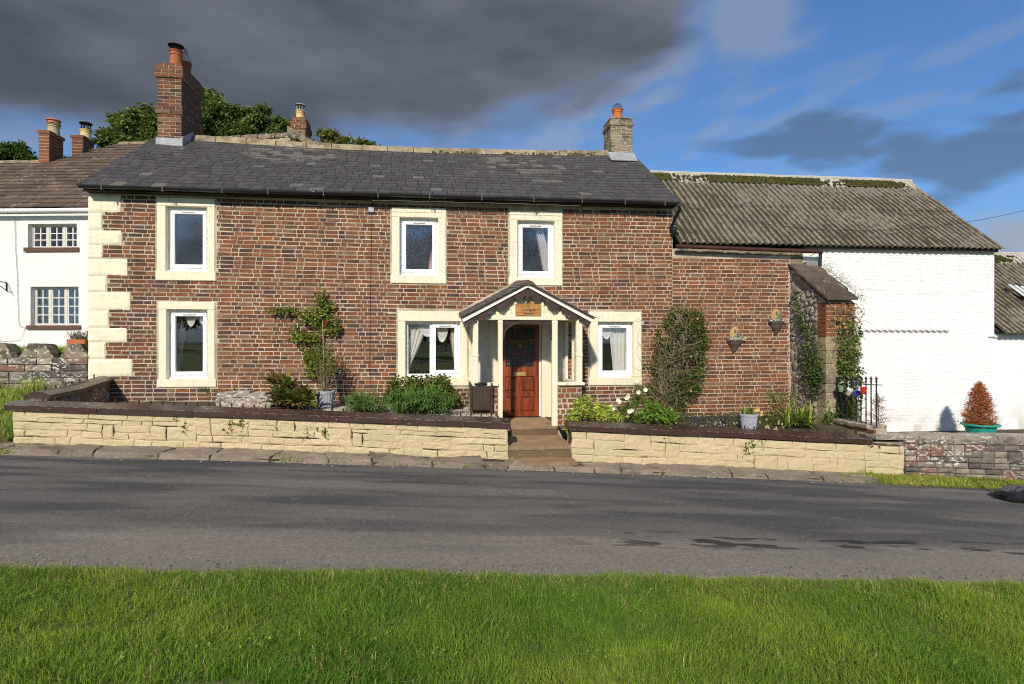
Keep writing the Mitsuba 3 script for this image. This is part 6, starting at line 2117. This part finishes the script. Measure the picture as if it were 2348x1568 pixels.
pl_ = [faceL(1826 + i * 2.4, 680 + i * 8, 14, 3, 6) for i in range(12)] + [faceL(x, y, n, sx, sy) for x, y, n, sx, sy in ((1852, 775, 60, 3, 22), (1858, 820, 130, 7, 20), (1866, 862, 210, 11, 13), (1878, 800, 60, 4, 26), (1845, 830, 30, 3, 20), (1870, 745, 34, 3, 22), (1874, 885, 110, 7, 12), (1884, 850, 70, 4, 20), (1838, 745, 26, 3, 16))]
ivy('ivy', 'green ivy climbing the stony left face of the buttress', pl_, 0, .055, [GD, G1, G1, (.07, .10, .025)], 5, (-1, 0, 0))
pf = [np.stack([R.uniform(bx0 + .22, bx1 + .05, n_), by - .03 - R.uniform(0, .10, n_), R.normal(z, sz, n_)], 1) for z, sz, n_ in ((1.75, .25, 500), (1.25, .28, 640), (.7, .25, 560), (.3, .2, 380), (2.2, .15, 120))]
pf.append(np.stack([R.uniform(bx1 + .0, bx1 + .16, 420), R.uniform(by - .08, by + .6, 420), R.normal(1.0, .5, 420)], 1))
pf.append(np.stack([R.uniform(bx0 - .1, bx0 + .3, 420), by - .05 - R.uniform(0, .2, 420), R.normal(.25, .22, 420)], 1))
ivy('ivy', 'thick green ivy covering the front of the buttress', pf, 0, .06, [GD, G1, G1, (.08, .115, .03), (.14, .14, .05)], 6, (0, -1, 0), [((bx0 + .3 + .07 * i, by - .03, .1), (bx0 + .28 + .08 * i, by - .05, 2.6)) for i in range(6)])
k = thing('dead_ivy', 'dry brown ivy stems and orange leaves below and over the buttress slabs', 'ivy')
m = MB()
for i in range(150):
    a = np.array([R.uniform(bx0 + .12, bx1 + .06), by - .04 - R.uniform(0, .05), R.uniform(1.7, 2.66)])
    stem(m, R, a, a + [R.normal(0, .12), R.normal(0, .03), R.normal(-.15, .2)], .005, .02, np.array([.30, .22, .14]) * R.uniform(.5, 1.2), 3)
for i in range(90):
    t = R.uniform(0, 1)
    a = np.array([bx1 + .03 + R.uniform(-.05, .05), by - .1 + (YW - by) * t, zt1 + .10 + (zt0 - zt1) * t])
    stem(m, R, a, a + [R.normal(.06, .09), R.normal(0, .12), R.normal(.06, .08)], .0035, .025, np.array([.26, .2, .13]) * R.uniform(.5, 1.2), 3)
m.put(numbered(k + '__stems'), 'vc')
ml = MB()
leaves(ml, np.stack([R.uniform(bx0 + .1, bx1 + .1, 80), by - .06 - R.uniform(0, .08, 80), R.normal(2.45, .18, 80)], 1), .06, [(.30, .16, .045), (.38, .24, .09), (.22, .15, .06)], R, asp=.8, droop=.8)
ml.put(numbered(k + '__leaves'), 'vc_leaf')

SPL = ['ivy sprig below the coping near the left end of the yellow wall', 'small ivy sprig low in a joint near the left end of the yellow wall', 'ivy sprig in a joint of the left yellow wall below the raised bed', 'ivy sprig just under the coping below the raised bed', 'lone ivy sprig on the left yellow wall below the left grey pot', 'ivy sprig right of the lone one on the left yellow wall', 'ivy sprig right under the coping below the edging hoops', 'ivy sprig in the joint below the edging hoops', 'long ivy trail on the right yellow wall below the grey pot', 'dense ivy trail low on the right yellow wall', 'ivy sprig under the coping right of the long trail', 'ivy sprig at the right end of the brown coping']
for i, (x, y) in enumerate(((396, 957), (423, 979), (525, 978), (551, 972), (703, 995), (744, 994), (1536, 975), (1535, 988), (1723, 1014), (1710, 1028), (1745, 1010), (1990, 1016))):
    ml = MB()
    c = at(x, y, YF - .03)
    n_ = 16 if i not in (8, 9) else 34
    leaves(ml, c + R.normal(0, 1, (n_, 3)) * [.05, .012, .05 if n_ < 20 else .09], .038, [GD, G1, G2], R, asp=.8, up=.4)
    ml.tube([c + [0, .02, .10], c, c + [.02, .01, -.06]], .003, 3, cap=False, col=(.12, .09, .06))
    ml.put(sub(thing('ivy_sprig', SPL[i], 'ivy', group='ivy sprigs in the yellow garden walls'), 'leaves', kind='stuff'), 'vc_leaf')

for lab, pts in (('ivy creeping along the brick foot of the house below the left window', ((640, 897, 26), (672, 899, 22), (690, 907, 20), (705, 915, 24), (660, 905, 16))), ('ivy on the bricks left of the raised stone bed', ((790 - 60, 897, 30), (745, 905, 18), (725, 912, 12))), ('ivy beside the wooden bin at the left foot of the porch', ((1070, 905, 24), (1067, 925, 30), (1073, 940, 26)))):
    ml = MB()
    for x, y, n_ in pts:
        x = x - 170 if x < 720 else x - 190 if x < 800 else x
        leaves(ml, at(x, y, YW - .03) + R.normal(0, 1, (n_, 3)) * [.07, .012, .035], .036, [G1, G2, (.10, .15, .03)], R, asp=.8, up=.5)
    ml.put(sub(thing('creeping_ivy', lab, 'ivy'), 'leaves', kind='stuff'), 'vc_leaf')

# railings with hanging buckets, low brick wall
k = thing('railing', 'black iron railing with spear tops beside the buttress', 'railing')
pa, pb = np.array([7.66, 10.70]), np.array([7.56, 9.55])
zb0, zb1 = at(1926, 955, 10.7)[2], at(2002, 973, 9.55)[2]
zt_0, zt_1 = at(1926, 860, 10.7)[2], at(2002, 862, 9.55)[2]
for i in range(9):
    t = i / 8
    q = pa + (pb - pa) * t
    z0, z1 = zb0 + (zb1 - zb0) * t, zt_0 + (zt_1 - zt_0) * t
    m = MB((.012, .013, .016))
    m.tube([[*q, z0 - .06], [*q, z1 - .11]], .0115, 6)
    m.lathe([(.012, -.11), (.024, -.10), (.012, -.085), (.010, -.07), (.026, -.05), (.012, -.03), (.006, -.01), (0, .0)], (*q, z1), 8)
    m.put(sub(k, 'bar'), 'vc_gloss')
m = MB((.012, .013, .016))
rz = lambda t: zt_0 + (zt_1 - zt_0) * t - .155
m.beam([*(pa - (pb - pa) * .03), rz(-.03)], [*(pa + (pb - pa) * 1.12), rz(1.12)], .032, .014)
m.put(sub(k, 'rail'), 'vc_gloss')


def bucket(label, t, drop, col, tilt, hook):
    k = thing('bucket', label, 'bucket')
    q = np.array([*(pa + (pb - pa) * t), rz(t)])
    c = q + [-.055, 0, -drop]
    ca, sa = math.cos(tilt), math.sin(tilt)
    R3 = np.array([[1, 0, 0], [0, ca, -sa], [0, sa, ca]])
    MB(col).lathe([(0, 0), (.038, 0), (.055, .105), (.060, .108), (.060, .115), (.052, .113), (.036, .006)], c, 20, tilt=R3).put(numbered(k + '__pail'), 'vc_gloss')
    an = np.linspace(-.5, math.pi, 10)
    top = c + R3 @ np.array([0, .055, .112])
    m = MB(hook)
    m.tube([top, top + [-.0, .0, .05]] + [q + [.0 - .035 * math.cos(a) - .02, .0, .01 + .03 * math.sin(a)] for a in an[::-1]], .006, 5)
    m.put(numbered(k + '__hook'), 'vc_gloss')


bucket('green metal bucket hanging leftmost on the railing', .15, .16, (.16, .26, .17), .0, (.55, .58, .28))
bucket('white metal bucket hanging on the railing beside the green one', .35, .20, (.7, .7, .68), .6, (.75, .75, .73))
bucket('blue metal bucket hanging tilted on the railing', .53, .22, (.14, .15, .55), .9, (.14, .15, .55))
bucket('red metal bucket hanging rightmost on the railing', .74, .17, (.55, .045, .02), .2, (.5, .04, .02))
k = thing('low_brick_wall', 'low crumbling wall of red bricks under the iron railing', 'wall')
m = MB()
za, zb = zb0 - .06, zb1 - .06
m.hexa([[x, y, z] for x in (7.50, 7.80) for y, ztp in ((10.78, za), (9.60, zb)) for z in (-.2, ztp - .03)][:8], uv=(.3, .5))
m.put(numbered(k + '__core'), 'm_mortar')
for i in range(4):
    for j in range(6):
        y0 = 10.75 - j * .21 - (i % 2) * .1
        zt_ = za + (zb - za) * (10.75 - y0) / 1.15
        z = zt_ - .10 - i * .08
        V, f = frustums([[[0, 0], [.195, 0], [.195, .066], [0, .066]]], [-.012], .02, .005, FR((7.50, y0, z), (0, -1, 0), (0, 0, 1), (1, 0, 0)))
        scene[sub(k, 'brick')] = mikit.ply((V[0], f), 'm_brick', uv=np.tile([R.uniform(.5, .95), .3], (8, 1)))
for j in range(4):
    y0, y1 = 10.78 - j * .29, 10.78 - (j + 1) * .29 + .02
    t0, t1 = j / 4, (j + 1) / 4
    v, f = lump([[x, y, za + (zb - za) * t + z] for x in (7.46, 7.85) for y, t in ((y1, t1), (y0, t0)) for z in (-.04, .03)], 3, .02, .1, seed=j * 7.)
    scene[sub(k, 'cap_stone')] = mikit.ply((v, f), 'm_sand', uv=np.tile([.4, .6], (len(v), 1)))
v, f = lump(box8(7.35, 8.6, 9.50, 9.85, -.12, .16), 5, .05, .15, seed=4)
scene[sub(k, 'rubble_end')] = mikit.ply((v, f), 'm_rubble', uv=np.tile([.8, .5], (len(v), 1)))
k = thing('dead_shrub', 'small bare reddish conifer skeleton right of the railing', 'shrub')
m = MB()
c = at(2014, 985, 10.2)
top = at(2010, 905, 10.3)
m.tube([c, (c + top) / 2 + [.02, 0, 0], top], .008, 5, col=(.13, .07, .05))
for i in range(46):
    t = R.uniform(.1, 1)
    a = c + (top - c) * t
    e = a + np.array([R.normal(0, .22), R.normal(0, .15), R.uniform(.0, .10)]) * (1.15 - t)
    P = stem(m, R, a, e, .004, .01, (.16, .075, .05), 3)
    for q in P[2:]:
        for _ in range(2):
            m.tube([q, q + R.normal(0, .035, 3)], .0025, 3, cap=False, col=np.array([.26, .12, .06]) * R.uniform(.6, 1.3))
m.put(k, 'vc')

# conifer in the turquoise tub
k = thing('plant_tub', 'wide shallow turquoise plastic tub on the terrace at the right', 'plant pot')
c = at(2247, 999, 10.9) + np.array([0, 0, .07])
MB((.028, .30, .26)).lathe([(.24, 0), (.27, .13), (.315, .14), (.335, .15), (.335, .185), (.30, .185), (.27, .12), (0, .12)], c, 40).put(numbered(k + '__tub'), 'vc_gloss')
ml = MB()
leaves(ml, c + np.stack([R.normal(0, .14, 160), R.normal(0, .14, 160), R.uniform(.12, .2, 160)], 1), .05, [G1, G2, (.12, .15, .03)], R)
ml.put(sub(k, 'weeds', kind='stuff'), 'vc_leaf')
k = thing('dead_conifer', 'dead rust brown dwarf conifer standing in the turquoise tub', 'conifer')
m, ml = MB(), MB()
H_ = at(2240, 880, 10.9)[2] - c[2] - .12
base = c + [-.03, 0, .12]
m.tube([base, base + [0, 0, H_ * .9]], [.02, .005], 6, col=(.12, .07, .045))
pts = []
for i in range(560):
    t = R.uniform(0, 1) ** 1.15
    rr = np.interp(t, [0, .1, .28, .45, .65, .8, .9, 1], [.15, .27, .29, .25, .20, .14, .09, .03]) * R.uniform(.4, 1.05)
    an = R.uniform(0, 6.283)
    e = base + np.array([math.cos(an) * rr, math.sin(an) * rr, t * H_ + R.normal(0, .02)])
    m.tube([base + [0, 0, max(t - .14, 0) * H_], e], .003, 3, cap=False, col=(.16, .075, .045))
    pts.append(e + R.normal(0, .022, (17, 3)))
leaves(ml, np.vstack(pts), .038, [(.20, .060, .022), (.28, .095, .035), (.14, .042, .018), (.34, .15, .06)], R, asp=.32, out=np.array([0, 0, .3]))
m.put(numbered(k + '__branches'), 'vc')
ml.put(numbered(k + '__foliage'), 'vc_leaf')

# terracotta pot by the cottage
k = thing('terracotta_pot', 'terracotta pot with dry heather by the white cottage', 'plant pot')
c = at(184, 800, 12.5)
MB((.42, .14, .055)).box(c[0] - .17, c[0] + .17, c[1] - .15, c[1] + .15, c[2] - .05, c[2] + .19, .01).put(numbered(k + '__pot'), 'vc')
m = MB()
for _ in range(120):
    a = c + [R.uniform(-.14, .14), R.uniform(-.12, .12), .17]
    m.tube([a, a + [R.normal(0, .07), R.normal(0, .05), R.uniform(.06, .2)]], .005, 3, cap=False, col=((.10, .09, .06), (.25, .2, .19), (.08, .10, .04))[R.integers(3)])
m.put(sub(k, 'heather', kind='stuff'), 'vc')

# ------------------------------------------------------------------ small things
k = thing('telephone_cable', 'black cable running down the brick wall from a junction box under the gutter', 'cable')
m = MB((.015, .014, .014))
m.tube([at(x, y, YW - .018) for x, y in ((853, 462), (852, 500), (850.5, 580), (849.5, 640), (848.5, 700), (848, 770), (847.5, 850), (850, 885), (858, 905), (880, 918), (900, 926))], .0035, 5)
m.put(numbered(k + '__cable'), 'vc')
b = at(851, 481, YW - .03)
MB((.42, .45, .50)).box(b[0] - .055, b[0] + .055, YW - .05, YW - .008, b[2] - .05, b[2] + .05, .008).put(numbered(k + '__junction_box'), 'vc')
m = MB((.02, .02, .025))
m.tube([at(853, 478, YW - .04), at(853, 458, YW - .12), at(853, 458, YW - .30)], .009, 5)
m.put(numbered(k + '__bracket'), 'vc')
k = thing('overhead_wire', 'thin overhead wire crossing the sky and the barn roof at the right', 'wire')
m = MB((.015, .015, .018))
P0, P1 = at(1562, 470, 11.6), at(2440, 458, 9.5)
t = np.linspace(0, 1, 40)[:, None]
P = P0 * (1 - t) + P1 * t
P[:, 2] -= .55 * 4 * (t * (1 - t))[:, 0]
m.tube(P, .004, 4)
m.put(k, 'vc')
k = thing('gutter_wire', 'twisted wire strung along under the black gutter', 'wire')
m = MB((.25, .23, .2))
m.tube([at(x, y, YW - .30) for x, y in ((853, 459), (900, 460), (1000, 462.5), (1150, 466.0), (1330, 472))], .004, 4)
m.put(k, 'vc')
# sandbag and the frame of a road sign standing outside the picture
k = thing('sandbag', 'black sandbag lying on the tarmac at the right edge', 'sandbag')
c = at(2340, 1176, 8.1)
z0 = zroad(c[0])
v, f = lump(box8(c[0] - .30, c[0] + .40, 7.95, 8.33, z0 + .005, z0 + .21), 8, .035, .62, seed=5)
v[:, 2] = np.maximum(v[:, 2] - .03 * np.sin(v[:, 0] * 9), z0 + .004)
MB((.014, .014, .016)).add(v, f).put(numbered(k + '__bag'), 'vc_gloss', smooth=False)
m = MB((.014, .014, .016))
m.add([[c[0] - .28, 8.1, z0 + .10], [c[0] - .40, 8.05, z0 + .15], [c[0] - .41, 8.15, z0 + .06], [c[0] - .28, 8.18, z0 + .05]], [[0, 1, 2, 3]])
m.put(numbered(k + '__tied_end'), 'vc_gloss')
k = thing('sign_frame', 'metal road sign frame just outside the right edge', 'sign')
m = MB((.25, .25, .26))
for a, b in (((8.55, 7.35, -.55), (8.62, 7.5, .55)), ((9.25, 7.2, -.6), (9.2, 7.4, .55)), ((8.62, 7.5, .55), (9.2, 7.4, .55)), ((8.58, 7.45, .1), (9.22, 7.35, .1))):
    m.tube([a, b], .022, 8)
m.put(k, 'vc')

# ------------------------------------------------------------------ grass
GR = np.random.default_rng(77)


def blades(key, x, y, z, hgt, wid, cols, lean=.5):
    n = len(x)
    a = GR.uniform(0, 6.283, n)
    h = hgt * GR.uniform(.45, 1.25, n) * np.where(GR.random(n) < .06, 1.5, 1)
    w = wid * GR.uniform(.7, 1.3, n)
    la = (meshkit.fbm(np.stack([x * 1.7, y * 1.7, x * 0], -1), 3, 14) * 14 + GR.normal(0, 1.1, n)) if lean > .7 else GR.uniform(0, 6.283, n)
    l = h * np.abs(GR.normal(0, lean, n))
    b = np.stack([x, y, z - .006], 1)
    s_ = np.stack([np.cos(a), np.sin(a), 0 * a], 1) * w[:, None] / 2
    d = np.stack([np.cos(la), np.sin(la), 0 * a], 1)
    mid = b + d * (l * .35)[:, None] + np.array([0, 0, 1.]) * (h * .6)[:, None]
    tip = b + d * l[:, None] + np.array([0, 0, 1.]) * np.maximum(h - l * .35, h * .25)[:, None]
    v = np.stack([b - s_, b + s_, mid + s_ * .75, mid - s_ * .75, tip], 1)
    f = np.array([[0, 1, 2], [0, 2, 3], [3, 2, 4]])[None] + (np.arange(n) * 5)[:, None, None]
    c = cols * GR.uniform(.75, 1.25, (n, 1))
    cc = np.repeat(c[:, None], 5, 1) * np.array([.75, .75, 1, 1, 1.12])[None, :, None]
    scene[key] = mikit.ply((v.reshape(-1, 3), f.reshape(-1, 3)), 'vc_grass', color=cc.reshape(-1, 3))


scene['vc_grass'] = {'type': 'principledthin', 'base_color': VC, 'roughness': .42, 'diff_trans': .8, 'spec_trans': 0.0}


def gcol(x, y, n, dryb=0.0):
    q = np.stack([x * 1.3, y * 1.3, x * 0], -1)
    t = meshkit.fbm(q, 4, 2)
    t = np.clip((t - .5) * 1.7 + .5, 0, 1)
    c = np.array([.13, .285, .034]) * (1 - t[:, None]) + np.array([.34, .455, .062]) * t[:, None]
    dry = GR.random(n) < (.05 + .24 * ss(4.2, 4.9, y) + .14 * ss(.58, .7, meshkit.fbm(q * .7 + 9, 3, 5)) + dryb)
    c[dry] = np.array([.62, .54, .22]) * GR.uniform(.6, 1.2, (dry.sum(), 1))
    return c


k = thing('grass', 'rough mown green grass in the foreground', 'grass', kind='stuff')
bare = [(-1.22, 2.96, .44, .19), (-2.35, 3.85, .14, .06), (2.3, 2.95, .12, .06), (-1.6, 3.12, .10, .05)]
xs_, ys_ = [], []
for y0, y1, dens in ((1.9, 3.0, 15000), (3.0, 3.8, 12500), (3.8, 5.12, 10500)):
    hw = y1 * 1.05 + .4
    n = int(dens * (y1 - y0) * 2 * hw)
    xs_.append(GR.uniform(-hw + .1, hw + .9, n))
    ys_.append(GR.uniform(y0, y1, n))
x, y = np.concatenate(xs_), np.concatenate(ys_)
edge = 4.98 - .018 * x + .16 * (meshkit.fbm(np.stack([x * 1.6, x * 0, x * 0], -1), 4, 3) - .5) * 2
keep = y < edge + .02
tuft = meshkit.fbm(np.stack([x * 7, y * 7, x * 0], -1), 3, 6)
keep &= GR.random(len(x)) < .35 + 1.1 * tuft
for bx, by_, rx, ry in bare:
    q = ((x - bx) / rx) ** 2 + ((y - by_) / ry) ** 2 + (tuft - .5) * 1.6
    keep &= ~((q < 1) & (GR.random(len(x)) < .93))
x, y = x[keep], y[keep]
hh = .080 * (.25 + 1.4 * meshkit.fbm(np.stack([x * 2.6, y * 2.6, x * 0], -1), 4, 12)) * (1 - .25 * ss(4.5, 5.0, y))
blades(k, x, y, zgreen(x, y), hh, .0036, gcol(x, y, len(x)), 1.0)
# weeds and clover leaves in the lawn
k = thing('lawn_weed', 'broad clover and dandelion leaves in the lawn', 'weed', kind='stuff')
ml = MB()
for i in range(26):
    cx0, cy0 = GR.uniform(-3.2, 4.6), GR.uniform(2.5, 4.7)
    n = GR.integers(8, 26)
    px, py = cx0 + GR.normal(0, .05, n), cy0 + GR.normal(0, .05, n)
    leaves(ml, np.stack([px, py, zgreen(px, py) + GR.uniform(.03, .06, n)], 1), .022, [(.10, .16, .025), (.13, .19, .03)], GR, asp=.7, up=1.2)
ml.put(k, 'vc_leaf')
# grass of the bank on the left, the verge at the right, tufts along the kerb
k = thing('bank_grass', 'longer grass on the bank at the left edge', 'grass', kind='stuff')
n = 42000
x, y = GR.uniform(-11.5, -6.1, n), GR.uniform(8.95, 11.95, n)
x2, y2 = GR.uniform(-7.6, -6.0, 9000), GR.uniform(8.98, 9.9, 9000)
x, y = np.concatenate([x, x2]), np.concatenate([y, y2])
keep = ~((y > 9.3) & (x > -6.42 - (y - 9.4) * .09))
x, y = x[keep], y[keep]
hh = .07 + .10 * ss(11.5, 11.9, y) + .10 * ss(.55, .7, meshkit.fbm(np.stack([x * 1.5, y * 1.5, x * 0], -1), 3, 3))
blades(k, x, y, zbank(x, y), hh, .008, gcol(x, y, len(x)) * 1.1, .5)
k = thing('verge_grass', 'strip of grass along the foot of the stone retaining wall', 'grass', kind='stuff')
n = 16000
x = GR.uniform(6.6, 13.0, n)
y = GR.uniform(8.93, 9.46, n)
keep = GR.random(n) < ss(6.6, 7.7, x + GR.normal(0, .2, n))
x, y = x[keep], y[keep]
blades(k, x, y, zroad(x) + .06 * ss(8.9, 9.3, y), np.full(len(x), .065), .008, gcol(x, y, len(x)) * [1.15, 1.05, 1], .7)
sheet(thing('verge', 'narrow earth verge under the retaining wall', 'verge', kind='structure'), np.linspace(7.1, 16, 30), np.linspace(8.93, 9.5, 5), lambda x, y: zroad(x) + .005 + .055 * ss(8.93, 9.3, y), 'm_turf')
k = thing('garden_grass', 'grass behind the rough stone wall of the cottage', 'grass', kind='stuff')
x, y = GR.uniform(-11, -6.8, 9000), GR.uniform(12.35, 13.0, 9000)
blades(k, x, y, 1.70 + 0 * x, np.full(len(x), .13), .012, gcol(x, y, len(x)) * 1.3, .5)
for i, (xx, yy_, n, h) in enumerate(((-7.5, 11.75, 260, .34), (-8.3, 11.8, 260, .30), (-6.55, 9.35, 130, .26), (-3.9, 9.38, 40, .07), (-3.15, 9.37, 50, .09), (-2.3, 9.0, 50, .12), (-1.6, 9.0, 40, .10), (.3, 9.0, 40, .07), (2.6, 9.0, 30, .06), (4.4, 9.35, 30, .05), (7.25, 9.42, 60, .16), (-.6, 9.0, 30, .06), (7.45, 9.78, 60, .30), (3.5, 9.0, 26, .05), (1.5, 9.0, 30, .05))):
    lab = {0: 'tall grass tuft at the foot of the old stone wall', 1: 'tall grass tuft at the very left edge of the picture', 2: 'dry grass tuft at the left end of the yellow wall', 12: 'bright green grass tuft by the low brick wall', 3: 'small grass tuft at the wall foot below the left ground floor window', 4: 'small grass tuft at the wall foot below the raised stone bed', 5: 'grass tuft in the kerb below the peony', 6: 'grass tuft in the kerb below the left grey pot', 7: 'tiny grass tuft in the kerb left of the steps', 8: 'tiny grass tuft in the kerb right of the steps', 9: 'tiny grass tuft at the foot of the right yellow wall', 10: 'grass tuft at the right end of the kerb', 11: 'tiny grass tuft in the kerb below the evergreen shrub', 13: 'tiny grass tuft in the kerb below the white roses', 14: 'tiny grass tuft in the kerb in front of the steps'}.get(i)
    q = thing('grass_tuft', lab or 'small grass tuft growing from the kerb joints', 'grass', group='grass tufts along the kerb' if i > 2 and i != 12 else None)
    x, y = xx + GR.normal(0, .045 + h * .22, n), yy_ + GR.normal(0, .02 + h * .06, n)
    z = zbank(x, y) if xx < -6.1 else (zroad(x) + (.06 if yy_ > 9.2 else .01)) if i != 12 else 0 * x + .0
    c = gcol(x, y, n) * 1.1
    if i == 2:
        c = np.where(GR.random((n, 1)) < .75, np.array([[.30, .23, .12]]) * GR.uniform(.6, 1.1, (n, 1)), c)
    blades(sub(q, 'blades', kind='stuff'), x, y, z, np.full(n, h), .009, c, .45)
# loose chippings at the road edges
for nm, lab, n, xr, yr, cl in (('chippings', 'loose stone chippings along the grass edge of the lane', 520, (-4.6, 6.6), (4.92, 5.16), (.19, .175, .16)), ('pebbles', 'pale pebbles scattered along the kerb', 80, (-5, 7.5), (8.80, 8.98), (.5, .44, .36))):
    x, y = GR.uniform(*xr, n), yr[0] + (yr[1] - yr[0]) * GR.random(n) ** 2 if nm == 'chippings' else GR.uniform(*yr, n)
    s_ = GR.uniform(.004, .013, n) if nm == 'chippings' else GR.uniform(.006, .014, n)
    v = np.stack([x, y, zroad(x) + .012 + 0 * x], 1)[:, None] + tet[None] * s_[:, None, None] * GR.uniform(.7, 1.3, (n, 4, 3))
    f = np.array([[0, 1, 3], [1, 2, 3], [2, 0, 3]])[None] + (np.arange(n) * 4)[:, None, None]
    c = np.array(cl) * GR.uniform(.4, 1.5, (n, 1))
    scene[thing(nm, lab, 'stones', kind='stuff')] = mikit.ply((v.reshape(-1, 3), f.reshape(-1, 3)), 'vc', color=np.repeat(c, 4, 0))

# ------------------------------------------------------------------ trees
TR = np.random.default_rng(55)


def tree(label, clumps, base, n_leaf, size, cols, trunk=.25, group=None):
    k = thing('tree', label, 'tree', group)
    m, ml = MB((.07, .05, .035)), MB()
    c0 = np.mean([c for c, r in clumps], 0)
    m.tube([base, base * .5 + c0 * .5 + [.2, 0, 0], c0], [trunk, trunk * .7, trunk * .3], 8)
    pts = []
    vol = sum(np.prod(r) ** (2 / 3) for c, r in clumps)
    for c, r in clumps:
        c, r = np.asarray(c, float), np.asarray(r, float)
        for _ in range(4):
            stem(m, TR, c0 * .6 + base * .4 + TR.normal(0, .2, 3), c + TR.normal(0, .5, 3) * r, trunk * .22, .06, (.07, .05, .035), 5)
        nsub = 16
        nn = int(n_leaf * np.prod(r) ** (2 / 3) / vol / nsub)
        for _ in range(nsub):
            q = TR.normal(0, 1, 3)
            q /= np.linalg.norm(q)
            cc = c + q * r * TR.uniform(.35, 1.0)
            rs = r.mean() * TR.uniform(.22, .42)
            p = cc + TR.normal(0, 1, (nn, 3)) * rs * [1, 1, .7] * .55
            pts.append(p)
    P = np.vstack(pts)
    P = P[meshkit.fbm(P * .9 + 4, 3) > .30]
    leaves(ml, P, size, cols, TR, asp=.42, droop=.35, up=.5)
    m.put(numbered(k + '__trunk'), 'vc')
    ml.put(numbered(k + '__crown'), 'vc_leaf')


def clump(x, y, Y, rx, rz):
    return at(x, y, Y), np.array([rx, rx, rz]) / F * Y * 1.0


TG = [(.06, .082, .020), (.085, .115, .028), (.12, .15, .04), (.04, .058, .017)]
tree('dark green ash tree behind the tall left chimney', [clump(x, y, 30, rx, rz) for x, y, rx, rz in ((300, 305, 46, 38), (340, 275, 34, 36), (265, 322, 34, 20), (345, 320, 40, 30), (325, 350, 60, 24))], at(330, 520, 30), 30000, .24, TG)
tree('dark green ash tree right of the tall left chimney', [clump(x, y, 30, rx, rz) for x, y, rx, rz in ((500, 262, 42, 44), (545, 275, 40, 40), (600, 278, 38, 36), (635, 298, 28, 26), (480, 300, 40, 30), (560, 310, 60, 22), (610, 315, 46, 18), (470, 240, 24, 22))], at(540, 520, 30), 46000, .24, TG)
tree('bright green tree showing above the ridge near the middle', [clump(x, y, 34, rx, rz) for x, y, rx, rz in ((755, 320, 30, 22), (738, 308, 14, 12), (795, 330, 22, 12), (825, 328, 22, 14), (860, 330, 22, 12), (775, 345, 60, 16))], at(790, 520, 34), 9000, .20, [(.07, .085, .02), (.11, .125, .025), (.045, .062, .016), (.17, .15, .03)])
tree('round bushy tree at the far left edge behind the cottage', [clump(x, y, 26, rx, rz) for x, y, rx, rz in ((22, 345, 28, 22), (40, 358, 30, 18), (-10, 360, 40, 26), (80, 372, 24, 9), (140, 366, 14, 7))], at(20, 520, 26), 10000, .17, [(.04, .07, .016), (.06, .095, .022), (.028, .045, .012)])
# trees across the green, seen only as reflections in the windows
for i, (x, y, s) in enumerate(((-26, -34, 5.5), (-14, -40, 6.5), (-3, -36, 5), (9, -42, 6.5), (22, -35, 5.5))):
    z = zroad(x) + .3
    tree('tree on the far side of the green behind the camera', [(np.array([x + dx * s * .6, y + dy, z + s * (.75 + dz)]), np.array([.75, .75, .6]) * s * .7) for dx, dy, dz in ((-.7, 0, 0), (.7, .5, .05), (0, 0, .45), (0, -1, -.25))], np.array([x, y, z]), 2600, .55, TG, .35, group='trees across the green behind the camera')
ground('far_road', 'grey lane on the far side of the green behind the camera', np.linspace(-30, 30, 31), np.array([-24.0, -20.5]), lambda x, y: zgreen(x, y) + .05, 'm_road')
